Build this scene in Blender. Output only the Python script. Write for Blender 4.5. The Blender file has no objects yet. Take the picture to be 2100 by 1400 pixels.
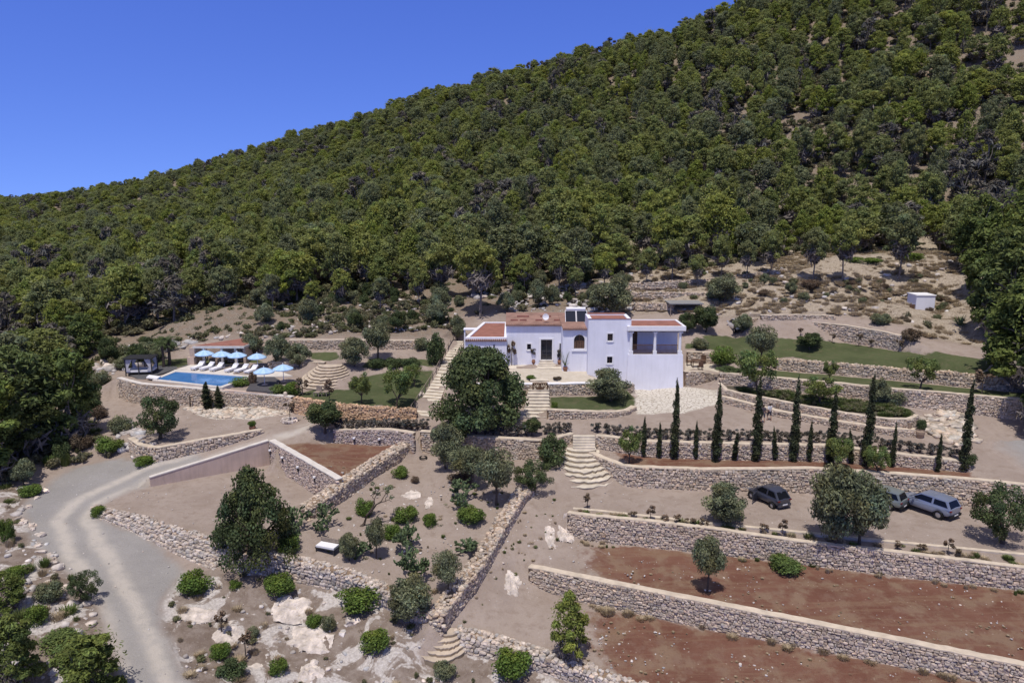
import bpy, bmesh, math, random
import numpy as np
from mathutils import Vector, Matrix
from mathutils.geometry import delaunay_2d_cdt
R = math.radians
SC = bpy.context.scene
COL = SC.collection
# ------------------------------------------------------------------ camera
CAMH, FPX, CX, CY = 21.0, 1500.0, 1050.0, 700.0
PITCH = 0.18966
CP, SP = math.cos(PITCH), math.sin(PITCH)
cd = bpy.data.cameras.new("camera"); cam = bpy.data.objects.new("camera", cd); COL.objects.link(cam)
cam.location = (0, 0, CAMH); cam.rotation_euler = (math.pi/2 - PITCH, 0, 0)
cd.sensor_width = 36.0; cd.lens = 36.0*FPX/2100.0; cd.clip_start = 0.5; cd.clip_end = 6000
SC.camera = cam
# ------------------------------------------------------------------ light
SUN_EL, SUN_AZ = R(70), R(196)       # azimuth measured clockwise from +Y
sx, sy, sz = math.cos(SUN_EL)*math.sin(SUN_AZ), math.cos(SUN_EL)*math.cos(SUN_AZ), math.sin(SUN_EL)
sl = bpy.data.lights.new("sun", 'SUN'); sl.energy = 3.7; sl.angle = R(0.5); sl.color = (1.0, 0.93, 0.85)
so = bpy.data.objects.new("sun", sl); COL.objects.link(so)
so.rotation_euler = Vector((sx, sy, sz)).to_track_quat('Z', 'Y').to_euler(); so.location = (0, 0, 80)
W = bpy.data.worlds.new("World"); SC.world = W; W.use_nodes = True
wn = W.node_tree.nodes; wl = W.node_tree.links
bg = wn['Background']; bg.inputs['Strength'].default_value = 0.14
tcw = wn.new('ShaderNodeTexCoord'); va = wn.new('ShaderNodeVectorMath'); va.operation = 'ADD'; va.inputs[1].default_value = (0, 0, .21)
vn = wn.new('ShaderNodeVectorMath'); vn.operation = 'NORMALIZE'
sk = wn.new('ShaderNodeTexSky'); sk.sky_type = 'NISHITA'; sk.sun_disc = False
sk.sun_elevation = SUN_EL; sk.sun_rotation = SUN_AZ
sk.altitude = 300; sk.air_density = 1.0; sk.dust_density = 0.0; sk.ozone_density = 5.0
hs = wn.new('ShaderNodeHueSaturation'); hs.inputs['Saturation'].default_value = 1.22; hs.inputs['Hue'].default_value = 0.528
wl.new(tcw.outputs['Generated'], va.inputs[0]); wl.new(va.outputs[0], vn.inputs[0]); wl.new(vn.outputs[0], sk.inputs['Vector'])
wl.new(sk.outputs[0], hs.inputs['Color']); sxyz = wn.new('ShaderNodeSeparateXYZ'); wl.new(tcw.outputs['Generated'], sxyz.inputs[0])
er = wn.new('ShaderNodeMapRange'); er.interpolation_type = 'SMOOTHSTEP'; er.inputs[1].default_value = .26; er.inputs[2].default_value = .6; wl.new(sxyz.outputs['Z'], er.inputs[0])
h2_ = wn.new('ShaderNodeHueSaturation'); h2_.inputs['Saturation'].default_value = .42; h2_.inputs['Value'].default_value = .72; wl.new(hs.outputs[0], h2_.inputs['Color'])
h3_ = wn.new('ShaderNodeHueSaturation'); h3_.inputs['Value'].default_value = 1.36; wl.new(hs.outputs[0], h3_.inputs['Color'])
mw = wn.new('ShaderNodeMix'); mw.data_type = 'RGBA'; wl.new(er.outputs[0], mw.inputs[0]); wl.new(h3_.outputs[0], mw.inputs[6]); wl.new(h2_.outputs[0], mw.inputs[7]); wl.new(mw.outputs[2], bg.inputs['Color'])
SC.view_settings.view_transform = 'Standard'; SC.view_settings.look = 'None'
SC.view_settings.exposure = 0.0; SC.view_settings.gamma = 1.0
SC.render.engine = 'CYCLES'
try:
    SC.cycles.max_bounces = 5; SC.cycles.diffuse_bounces = 3; SC.cycles.glossy_bounces = 2
    SC.cycles.transmission_bounces = 2; SC.cycles.use_denoising = True; SC.cycles.denoiser = 'OPENIMAGEDENOISE'; SC.cycles.denoising_prefilter = 'ACCURATE'
except Exception: pass

def ray(px, py):
    u = (px-CX)/FPX; v = (CY-py)/FPX
    return u, CP+v*SP, -SP+v*CP
def P(px, py, z):
    d = ray(px, py); t = (z-CAMH)/d[2]
    return np.array((d[0]*t, d[1]*t, z))
def PD(px, py, D):
    d = ray(px, py); return np.array((d[0]*D, d[1]*D, CAMH+d[2]*D))
def PY(px, py, Y):
    d = ray(px, py); t = Y/d[1]; return np.array((d[0]*t, Y, CAMH+d[2]*t))
def proj(p):
    x, y, z = p[0], p[1], p[2]-CAMH
    D = y*CP - z*SP; h = y*SP + z*CP
    return CX+FPX*x/D, CY-FPX*h/D, D
def depth(p): return p[1]*CP-(p[2]-CAMH)*SP

# ------------------------------------------------------------------ naming
def tag(o, label=None, cat=None, group=None, kind=None):
    if label: o['label'] = label
    if cat: o['category'] = cat
    if group: o['group'] = group
    if kind: o['kind'] = kind
    return o
def empty(name, loc=(0, 0, 0), rz=0, label=None, cat=None, group=None):
    o = bpy.data.objects.new(name, None); COL.objects.link(o); o.empty_display_size = .3
    o.location = [float(v) for v in loc]; o.rotation_euler = (0, 0, rz)
    return tag(o, label, cat, group)
class MB:
    """collects numpy verts / faces, builds one mesh object"""
    def __init__(s): s.v = []; s.f = []; s.m = []; s.c = []; s.n = 0
    def add(s, v, f, mat=0, col=(1, 1, 1)):
        v = np.asarray(v, float).reshape(-1, 3)
        if isinstance(f, np.ndarray): fl = [f + s.n]
        else:
            fl = [np.array([q], int)+s.n for q in f]
        s.v.append(v); s.n += len(v)
        c = np.asarray(col, float)
        for a in fl:
            s.f.append(a); s.m.append(np.full(len(a), mat) if np.isscalar(mat) else mat)
            s.c.append(np.broadcast_to(c, (len(a), 3)) if c.ndim == 1 else c)
        return s
    def box(s, x0, x1, y0, y1, z0, z1, mat=0, M=None, col=(1, 1, 1)):
        v = np.array([(x0, y0, z0), (x1, y0, z0), (x1, y1, z0), (x0, y1, z0), (x0, y0, z1), (x1, y0, z1), (x1, y1, z1), (x0, y1, z1)], float)
        if M is not None: v = (np.c_[v, np.ones(8)] @ np.array(M).T)[:, :3]
        f = np.array([(0, 3, 2, 1), (4, 5, 6, 7), (0, 1, 5, 4), (1, 2, 6, 5), (2, 3, 7, 6), (3, 0, 4, 7)])
        return s.add(v, f, mat, col)
    def prism(s, poly, z0, z1, mat=0, col=(1, 1, 1)):
        n = len(poly); p = np.array(poly, float)
        v = np.r_[np.c_[p[:, :2], np.full(n, z0)], np.c_[p[:, :2], np.full(n, z1)]]
        f = [tuple(range(n-1, -1, -1)), tuple(range(n, 2*n))]+[(i, (i+1) % n, n+(i+1) % n, n+i) for i in range(n)]
        return s.add(v, f, mat, col)
    def xprism(s, poly, y0, y1, mat=0, col=(1, 1, 1)):   # poly in x,z, extruded in y
        n = len(poly); p = np.array(poly, float)
        v = np.r_[np.c_[p[:, 0], np.full(n, y0), p[:, 1]], np.c_[p[:, 0], np.full(n, y1), p[:, 1]]]
        f = [tuple(range(n)), tuple(range(2*n-1, n-1, -1))]+[((i+1) % n, i, n+i, n+(i+1) % n) for i in range(n)]
        return s.add(v, f, mat, col)
    def tube(s, pts, rad, k=6, mat=0, col=(1, 1, 1), caps=True):
        pts = [Vector([float(a) for a in p]) for p in pts]; n = len(pts)
        if np.isscalar(rad): rad = [rad]*n
        V = []
        for i, p in enumerate(pts):
            d = (pts[min(i+1, n-1)]-pts[max(i-1, 0)])
            if d.length < 1e-6: d = Vector((0, 0, 1))
            d.normalize(); a = d.orthogonal() if abs(d.z) > .9 else d.cross(Vector((0, 0, 1)))
            if abs(d.z) > .9: a = Vector((1, 0, 0))-d*d.x
            a.normalize(); b = d.cross(a)
            for j in range(k):
                t = 2*math.pi*j/k; V.append(p+(a*math.cos(t)+b*math.sin(t))*rad[i])
        F = [(i*k+j, i*k+(j+1) % k, (i+1)*k+(j+1) % k, (i+1)*k+j) for i in range(n-1) for j in range(k)]
        s.add([tuple(v) for v in V], np.array(F), mat, col)
        if caps: s.add([tuple(v) for v in V[:k]]+[tuple(v) for v in V[-k:]], [tuple(range(k-1, -1, -1)), tuple(range(k, 2*k))], mat, col)
        return s
    def lathe(s, prof, k=16, loc=(0, 0, 0), mat=0, col=(1, 1, 1)):   # prof (r,z)
        V = [(loc[0]+r*math.cos(2*math.pi*j/k), loc[1]+r*math.sin(2*math.pi*j/k), loc[2]+z) for r, z in prof for j in range(k)]
        F = [(i*k+j, i*k+(j+1) % k, (i+1)*k+(j+1) % k, (i+1)*k+j) for i in range(len(prof)-1) for j in range(k)]
        return s.add(V, np.array(F), mat, col)
    def mesh(s, name, mats, smooth=False):
        me = bpy.data.meshes.new(name)
        V = np.concatenate(s.v); nv = len(V)
        me.vertices.add(nv); me.vertices.foreach_set('co', V.astype(np.float32).ravel())
        tot = np.concatenate([np.full(len(a), a.shape[1]) for a in s.f]); idx = np.concatenate([a.ravel() for a in s.f])
        me.loops.add(len(idx)); me.loops.foreach_set('vertex_index', idx.astype(np.int32))
        me.polygons.add(len(tot)); st = np.r_[0, np.cumsum(tot)[:-1]]
        me.polygons.foreach_set('loop_start', st.astype(np.int32))
        me.polygons.foreach_set('loop_total', tot.astype(np.int32))
        me.polygons.foreach_set('material_index', np.concatenate(s.m).astype(np.int32))
        me.polygons.foreach_set('use_smooth', np.full(len(tot), smooth))
        at = me.attributes.new('tint', 'FLOAT_COLOR', 'FACE')
        c = np.concatenate(s.c); at.data.foreach_set('color', np.c_[c, np.ones(len(c))].astype(np.float32).ravel())
        for m in (mats if isinstance(mats, (list, tuple)) else [mats]): me.materials.append(m)
        me.update(calc_edges=True); me.validate()
        return me
    def build(s, name, mats, parent=None, smooth=False, loc=None):
        o = bpy.data.objects.new(name, s.mesh(name, mats, smooth)); COL.objects.link(o)
        if parent: o.parent = parent
        if loc is not None: o.location = [float(v) for v in loc]
        return o
def centred(mb, c):
    c = np.asarray(c, float); mb.v = [a-c for a in mb.v]; return mb
def copy_tree(o, parent=None):
    c = o.copy(); COL.objects.link(c)
    if parent: c.parent = parent
    for ch in o.children: copy_tree(ch, c)
    return c

# ------------------------------------------------------------------ materials
def nodes(name):
    m = bpy.data.materials.new(name); m.use_nodes = True
    nt = m.node_tree; return m, nt, nt.nodes['Principled BSDF']
def N(nt, t, **kw):
    n = nt.nodes.new(t)
    for k, v in kw.items():
        if k in n.inputs: n.inputs[k].default_value = v
        else: setattr(n, k, v)
    return n
def mat(name, col, rough=.7, var=.12, scale=3.0, metal=0, spec=.3, bump=0, bscale=20, tint=False, rnd=0, det=6, vstreak=0):
    m, nt, b = nodes(name); L = nt.links
    b.inputs['Roughness'].default_value = rough; b.inputs['Metallic'].default_value = metal
    b.inputs['Specular IOR Level'].default_value = spec
    tc = N(nt, 'ShaderNodeTexCoord')
    no = N(nt, 'ShaderNodeTexNoise', Scale=scale, Detail=det); L.new(tc.outputs['Object'], no.inputs['Vector'])
    mr = N(nt, 'ShaderNodeMapRange'); mr.inputs['From Min'].default_value = .3; mr.inputs['From Max'].default_value = .7
    mr.inputs['To Min'].default_value = 1-var; mr.inputs['To Max'].default_value = 1+var
    L.new(no.outputs['Fac'], mr.inputs['Value'])
    vm = N(nt, 'ShaderNodeVectorMath', operation='SCALE'); vm.inputs[0].default_value = col
    L.new(mr.outputs[0], vm.inputs['Scale']); out = vm.outputs[0]
    if vstreak:
        mp = N(nt, 'ShaderNodeMapping'); mp.inputs['Scale'].default_value = (3.2, 3.2, .35); L.new(tc.outputs['Object'], mp.inputs['Vector'])
        ns = N(nt, 'ShaderNodeTexNoise', Scale=1.0, Detail=7, Roughness=.65); L.new(mp.outputs[0], ns.inputs['Vector'])
        mr2 = N(nt, 'ShaderNodeMapRange'); mr2.inputs['From Min'].default_value = .42; mr2.inputs['From Max'].default_value = .75; mr2.inputs['To Min'].default_value = 1; mr2.inputs['To Max'].default_value = 1-vstreak
        L.new(ns.outputs['Fac'], mr2.inputs['Value']); v3 = N(nt, 'ShaderNodeVectorMath', operation='SCALE'); L.new(out, v3.inputs[0]); L.new(mr2.outputs[0], v3.inputs['Scale']); out = v3.outputs[0]
    if tint:
        at = N(nt, 'ShaderNodeAttribute', attribute_name='tint')
        v2 = N(nt, 'ShaderNodeVectorMath', operation='MULTIPLY'); L.new(out, v2.inputs[0]); L.new(at.outputs['Color'], v2.inputs[1]); out = v2.outputs[0]
    L.new(out, b.inputs['Base Color'])
    if bump:
        n2 = N(nt, 'ShaderNodeTexNoise', Scale=bscale, Detail=5); L.new(tc.outputs['Object'], n2.inputs['Vector'])
        bp = N(nt, 'ShaderNodeBump', Strength=bump, Distance=.05); L.new(n2.outputs['Fac'], bp.inputs['Height']); L.new(bp.outputs[0], b.inputs['Normal'])
    return m
def leafmat(name, c1, c2, trans=.25):
    """c1..c2 mixed by a random per object; tint attribute varies clumps and leaves"""
    m, nt, b = nodes(name); L = nt.links
    oi = N(nt, 'ShaderNodeObjectInfo'); mx = N(nt, 'ShaderNodeMix', data_type='RGBA')
    mx.inputs[6].default_value = (*c1, 1); mx.inputs[7].default_value = (*c2, 1)
    L.new(oi.outputs['Random'], mx.inputs[0])
    at = N(nt, 'ShaderNodeAttribute', attribute_name='tint')
    v2 = N(nt, 'ShaderNodeVectorMath', operation='MULTIPLY'); L.new(mx.outputs[2], v2.inputs[0]); L.new(at.outputs['Color'], v2.inputs[1])
    L.new(v2.outputs[0], b.inputs['Base Color']); b.inputs['Roughness'].default_value = .65; b.inputs['Specular IOR Level'].default_value = .2
    tr = N(nt, 'ShaderNodeBsdfTranslucent'); L.new(v2.outputs[0], tr.inputs['Color'])
    ms = N(nt, 'ShaderNodeMixShader'); ms.inputs[0].default_value = trans
    L.new(b.outputs[0], ms.inputs[1]); L.new(tr.outputs[0], ms.inputs[2])
    L.new(ms.outputs[0], nt.nodes['Material Output'].inputs['Surface'])
    return m
M = {}
M['white'] = mat('white_limewash', (.79, .80, .87), .9, .05, .55, bump=.04, bscale=2, vstreak=.09)
M['whitetrim'] = mat('white_paint', (.80, .80, .82), .7, .04, 2)
M['cap'] = mat('cream_coping', (.56, .48, .38), .85, .16, 2.2, bump=.3, bscale=8)
M['capwhite'] = mat('pale_coping', (.62, .58, .53), .85, .10, 2.5)
M['stone'] = mat('wall_stone', (.475, .395, .315), .9, .28, 5, tint=True, bump=.4, bscale=14)
M['mortar'] = mat('stone_joint', (.24, .17, .115), .95, .25, 6, bump=.5, bscale=12)
M['concrete'] = mat('pinkish_render', (.56, .44, .365), .9, .12, .9, vstreak=.2, bump=.15, bscale=8)
M['rock'] = mat('limestone', (.50, .46, .43), .9, .32, 2.2, bump=.9, bscale=5, tint=True)
M['slab'] = mat('pale_flagstone', (.58, .52, .43), .85, .2, 1.6, bump=.35, bscale=6, tint=True)
M['terracotta'] = mat('terracotta_roof', (.29, .13, .10), .85, .2, 1.5, bump=.3, bscale=10)
M['roofbrown'] = mat('brown_roof', (.29, .175, .14), .85, .25, 1.2, bump=.3, bscale=10)
M['glass'] = mat('dark_glass', (.015, .018, .03), .08, 0, spec=.6)
M['wood'] = mat('brown_wood', (.12, .07, .045), .7, .3, 8)
M['woodgrey'] = mat('weathered_wood', (.27, .22, .18), .8, .25, 8)
M['bark'] = mat('bark', (.09, .07, .055), .9, .35, 6, bump=.5, bscale=14)
M['pinebark'] = mat('grey_pine_bark', (.20, .175, .155), .9, .3, 6)
M['pot'] = mat('terracotta_pot', (.30, .15, .09), .8, .15, 5)
M['clay'] = mat('clay_urn', (.36, .27, .19), .8, .15, 5)
M['black'] = mat('black_fabric', (.02, .02, .022), .8, .2, 4)
M['darkmetal'] = mat('dark_metal', (.06, .06, .065), .5, .1, 4, metal=.4)
M['blackpaint'] = mat('black_rubber', (.012, .012, .013), .7, .1, 8)
M['cushion'] = mat('white_cushion', (.78, .78, .80), .85, .04, 4)
M['curtain'] = mat('pale_curtain', (.5, .5, .54), .9, .08, 4)
M['parasol'] = mat('pale_blue_canvas', (.36, .55, .80), .8, .05, 3, tint=True)
M['pine'] = leafmat('pine_needles', (.30, .335, .08), (.21, .235, .13), .48)
M['pineyoung'] = leafmat('young_pine_needles', (.26, .305, .06), (.21, .25, .075), .42)
M['pinedark'] = leafmat('dark_pine_needles', (.155, .20, .05), (.13, .165, .055), .35)
M['scrub'] = leafmat('scrub_leaves', (.14, .155, .07), (.19, .175, .11), .3)
M['deadtwig'] = leafmat('grey_twigs', (.12, .11, .09), (.15, .14, .115), .05)
M['carob'] = leafmat('carob_leaves', (.075, .105, .042), (.09, .12, .048), .22)
M['olive'] = leafmat('olive_leaves', (.205, .225, .13), (.17, .19, .105), .32)
M['bushgreen'] = leafmat('bright_bush_leaves', (.10, .16, .030), (.12, .175, .036), .2)
M['cypress'] = leafmat('cypress_leaves', (.050, .060, .028), (.055, .066, .030), .1)
M['cactus'] = leafmat('cactus_pads', (.10, .14, .065), (.085, .12, .06), .03)
M['almond'] = leafmat('light_tree_leaves', (.17, .22, .07), (.18, .22, .07), .35)
M['hedge'] = leafmat('purplish_grey_hedge_leaves', (.14, .125, .11), (.11, .105, .085), .15)
M['brownbush'] = leafmat('brown_dry_leaves', (.16, .11, .075), (.11, .085, .055), .1)
M['drygrass'] = leafmat('dry_grass', (.50, .42, .30), (.42, .34, .23), .3)
M['weed'] = leafmat('green_weeds', (.11, .16, .045), (.13, .15, .05), .2)
# ------------------------------------------------------------------ walls measured off the photograph
# each: name, label, pts=[(px, ytop, ybot, zbot[, ztop])] left to right with the low side towards the right-hand side of travel
rng = np.random.default_rng(7)
WALLS = []
def wall(name, label, pts, thick=.45, cap='cap', style='wall', par=.12, cat='wall', size=.2, capw=.0, group=None, tint=(1, 1, 1)):
    bot = []; top = []
    for p in pts:
        b = P(p[0], p[2], p[3])
        if len(p) > 4: t = P(p[0], p[1], p[4])
        else:
            t = PY(p[0], p[1], b[1]); 
            b = np.array((t[0], b[1], p[3]))
        bot.append(b); top.append(t)
    bot = np.array(bot); top = np.array(top)
    d = np.gradient(bot[:, :2], axis=0); d /= np.linalg.norm(d, axis=1)[:, None]
    n = np.c_[d[:, 1], -d[:, 0]]                     # towards the low side
    w = dict(name=name, label=label, bot=bot, top=top, n=n, thick=thick, cap=cap, style=style, par=par, cat=cat, size=size, capw=capw, group=group, tint=tint)
    WALLS.append(w); return w
wall('retaining_wall', 'dry stone retaining wall with cream coping behind the parked cars', [
    (1196,923,932,1.25),(1235,941,962,.65),(1276,956,993,0),(1296,959,999,0),(1450,964,1006,0),(1600,963,1009,0),(1673,962,1012,-.05),
    (1813,972,1023,-.1),(1930,980,1031,-.1),(2033,988,1041,-.1),(2130,1000,1051,-.1),(2400,1030,1080,-.2)], size=.23)
wall('retaining_wall', 'low stone wall with cream coping right behind the row of cypresses', [
    (1221,894,918,1.55),(1330,907,937,1.5),(1450,910,941,1.5),(1540,912,943,1.5),(1700,915,946,1.65),(1767,923,951,1.65),(1850,933,957,1.65),(1967,947,966,1.7),(1987,952,967,1.72)])
wall('retaining_wall', 'stone wall under the hedge at the back of the sandy garden yard', [
    (861,886,932,.7),(900,889,933,.75),(980,897,938,.8),(1050,901,941,.8),(1106,905,945,.8)], size=.22)
wall('retaining_wall', 'short stone side wall rising to the road left of the fan shaped steps', [
    (1110,906,946,.8),(1145,898,922,1.5),(1177,890,903,2.0)])
wall('retaining_wall', 'curved grey stone wall with pale coping behind the red soil bed', [
    (683,883,908,1.35),(740,882,911,1.33),(793,882,914,1.3),(825,886,920,1.2),(847,890,925,1.15)], size=.18, tint=(.98,.98,1.05))
wall('boundary_wall', 'broad rubble wall slanting down beside the red soil bed', [
    (632,1042,1066,.1),(660,1026,1054,.15),(710,990,1020,.3),(767,952,978,.45),(817,922,948,.6),(857,900,926,.7)], thick=.85, cap=None, style='rubble', par=.15, size=.24)
wall('retaining_wall', 'plain pinkish rendered wall sloping along the driveway', [
    (307,980,998,.0),(430,942,975,-.1),(551,904,953,-.2)], thick=.3, style='plain', cap='capwhite', par=.1)
wall('retaining_wall', 'grey stone wall with pale pink coping and small wall lamps', [
    (553,904,954,-.2),(590,925,978,-.3),(625,945,1001,-.38),(665,968,1028,-.45),(692,984,1045,-.5)], thick=.4, style='wall', cap='capwhite', par=.35, size=.17, tint=(1.0,.98,1.04), capw=.1)
wall('retaining_wall', 'stone wall with pale coping tapering along the upper edge of the driveway', [
    (262,900,934,.75),(285,915,944,.85),(323,920,946,.95),(433,900,922,1.45),(500,889,902,1.85),(540,882,887,2.05)], size=.22)
wall('retaining_wall', 'long stone wall with white coping below the swimming pool', [
    (240,776,815,2.0),(262,782,824,2.0),(287,788,828,2.05),(350,793,830,2.1),(413,799,832,2.1),(470,804,833,2.1),(547,810,838,2.15),(597,815,845,2.15)], cap='capwhite', size=.2, par=.1)
wall('retaining_wall', 'brown dry stone wall below the lawn with two small trees', [
    (600,816,847,2.15),(643,822,855,2.2),(697,830,862,2.3),(770,836,862,2.4),(850,840,858,2.45)], cap=None, size=.24, tint=(1.1,.92,.75), par=.05)
wall('retaining_wall', 'low stone wall with coping in front of the small house lawn', [
    (1122,841,860,2.58),(1200,845,859,2.6),(1260,846,856,2.65),(1290,842,850,2.68),(1304,834,841,2.75)])
wall('terrace_wall', 'stone terrace wall topped with a bright white parapet left of the wooden gate', [
    (940,790,815,3.2),(1000,789,813,3.25),(1092,788,811,3.3)], cap='whitetrim', par=.3, capw=.1)
wall('terrace_wall', 'stone terrace wall topped with a bright white parapet right of the wooden gate', [
    (1122,788,811,3.3),(1210,787,810,3.3),(1270,787,809,3.3),(1300,787,806,3.25)], cap='whitetrim', par=.3, capw=.1)
wall('retaining_wall', 'stone wall with cream coping between the white house and the wooden rail', [
    (1405,763,792,3.2),(1430,763,790,3.2),(1453,764,785,3.2),(1468,772,786,3.2)])
wall('retaining_wall', 'stone wall behind the outdoor table right of the balcony', [
    (1408,722,742,4.35),(1440,723,744,4.35),(1468,724,746,4.4)])
wall('kerb_wall', 'low curved stone bench wall along the road below the planted bed', [
    (1477,813,824,2.8),(1540,830,842,2.7),(1600,845,856,2.7),(1700,862,873,2.6),(1760,871,883,2.55),(1817,880,892,2.5),(1882,883,896,2.4)], thick=.5, par=.06, size=.16)
wall('retaining_wall', 'curved stone wall with cream coping holding the dark planted bed', [
    (1472,786,811,3.1),(1487,800,817,3.08),(1515,807,823,3.07),(1550,813,830,3.05),(1633,830,849,3.0),(1733,848,866,2.95),(1817,860,878,2.9),(1867,861,882,2.85),(1884,852,874,2.9)], thick=.35, size=.16)
wall('retaining_wall', 'stone wall with thin cream coping at the back of the dark planted bed', [
    (1475,765,782,3.8),(1587,775,797,3.8),(1733,788,815,3.8),(1817,797,826,3.8),(1867,801,834,3.75),(1933,806,840,3.6),(2000,812,848,3.4),(2110,821,863,3.2),(2400,850,895,2.9)], size=.2)
wall('retaining_wall', 'rough uncapped stone wall across the middle of the right lawns', [
    (1590,737,758,5.0),(1733,747,770,5.0),(1850,757,780,5.0),(1967,765,793,5.0),(2110,784,804,4.95),(2400,815,835,4.8)], cap=None, size=.26, par=.03, tint=(1.02,1,.95))
wall('retaining_wall', 'long stone wall with pale coping at the back of the upper right lawn', [
    (1540,652,684,6.3),(1633,658,690,6.3),(1733,668,701,6.3),(1800,679,711,6.3),(1850,690,720,6.3)], size=.2)
wall('retaining_wall', 'thin low stone wall above the upper right lawn', [
    (1560,647,655,8.3),(1640,646,655,8.3),(1713,648,656,8.3)], cap='cap', thick=.35)
wall('retaining_wall', 'stone bank of rubble below the plain sandy parking yard', [
    (188,1040,1054,-.2,.12),(265,1058,1086,-.5,.15),(330,1078,1118,-.75,.15),(400,1098,1150,-.95,.1),(440,1110,1165,-1.0,.05)], thick=.4, cap=None, style='rubble', size=.22, par=.05, tint=(.98,1.03,1.12))
wall('boundary_wall', 'rubble wall edging the bench yard above the white rock slope', [
    (440,1118,1160,-1.0,0),(520,1135,1172,-1.2,-.1),(590,1150,1185,-1.5,-.35),(680,1170,1205,-1.8,-.7),(760,1200,1228,-2.1,-1.1),(830,1238,1262,-2.4,-1.6),(885,1262,1290,-2.8,-2.0)], thick=.7, cap=None, style='rubble', size=.24, par=.12, tint=(1,1.04,1.12))
wall('boundary_wall', 'broad dry stone wall running diagonally down the middle of the garden', [
    (906,1262,1296,-2.75),(922,1240,1271,-2.55),(973,1175,1209,-2.05),(1001,1138,1161,-1.55),(1034,1080,1101,-.95),(1074,1014,1032,-.1),(1092,1000,1014,.0)], thick=.8, cap=None, style='rubble', size=.22, par=.35, capw=.0)
wall('boundary_wall', 'grey rubble wall below the lowest red field at the bottom', [
    (933,1297,1330,-3.6,-2.9),(1033,1324,1352,-4.0,-3.2),(1133,1354,1382,-4.2,-3.35),(1233,1391,1420,-4.4,-3.5),(1330,1425,1455,-4.5,-3.6)], thick=.8, cap=None, style='rubble', size=.25, par=.1, tint=(.98,1.02,1.1))
wall('retaining_wall', 'lowest long stone wall with cream coping crossing the red field', [
    (1083,1164,1190,-2.6),(1120,1171,1212,-3.0),(1200,1187,1236,-3.15),(1350,1217,1266,-3.15),(1500,1247,1298,-3.15),(1650,1277,1326,-3.15),(1800,1307,1355,-3.15),(1950,1337,1384,-3.1),(2110,1369,1415,-3.1),(2400,1430,1480,-3.2)], thick=.42, size=.2, capw=.04)
wall('retaining_wall', 'long stone wall below the planted strip of the parking terrace', [
    (1163,1052,1092,-1.3),(1200,1058,1108,-1.6),(1330,1070,1121,-1.6),(1457,1085,1135,-1.6),(1640,1112,1155,-1.6),(1821,1132,1178,-1.6),(2100,1166,1210,-1.6),(2400,1200,1250,-1.7)], thick=.35, size=.2)
wall('kerb_wall', 'low cream kerb between the car park gravel and the planted strip', [
    (1175,1043,1047,-.02),(1213,1046,1050,-.02),(1457,1073,1077,0),(1629,1090,1094,-.03),(1821,1110,1114,-.1),(2079,1135,1139,-.2),(2400,1165,1170,-.25)], thick=.3, style='plain', par=.1)
wall('retaining_wall', 'stone wall with pale coping beyond the semicircular steps', [
    (593,698,716,5.1),(650,698,717,5.1),(720,698,717,5.1),(800,699,717,5.1),(870,699,716,5.1),(905,700,714,5.2)], size=.2)
wall('retaining_wall', 'low stone wall left of the semicircular steps behind the parasols', [
    (548,744,752,4.0),(610,743,752,4.0),(665,744,753,4.1)], size=.2, cap='cap')
wall('retaining_wall', 'highest dry stone terrace wall at the foot of the pine forest', [
    (1290,582,592,10.0),(1380,577,589,10.3),(1452,573,586,10.4),(1536,563,576,11.0),(1612,553,562,11.8)], cap=None, size=.26)
wall('retaining_wall', 'middle dry stone terrace wall behind the house', [
    (1295,601,611,9.2),(1380,600,611,9.3),(1464,602,613,9.3)], cap=None, size=.26)
wall('retaining_wall', 'lowest dry stone terrace wall just behind the red roofs', [
    (1300,622,633,8.3),(1380,624,635,8.3)], cap=None, size=.24)
wall('kerb_wall', 'low pale curb between the plain sandy yard and the broad rubble wall', [(697,1014,1022,.0),(670,1030,1038,-.05),(632,1053,1061,-.1)], thick=.3, style='plain', cap='capwhite', par=.1)
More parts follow.
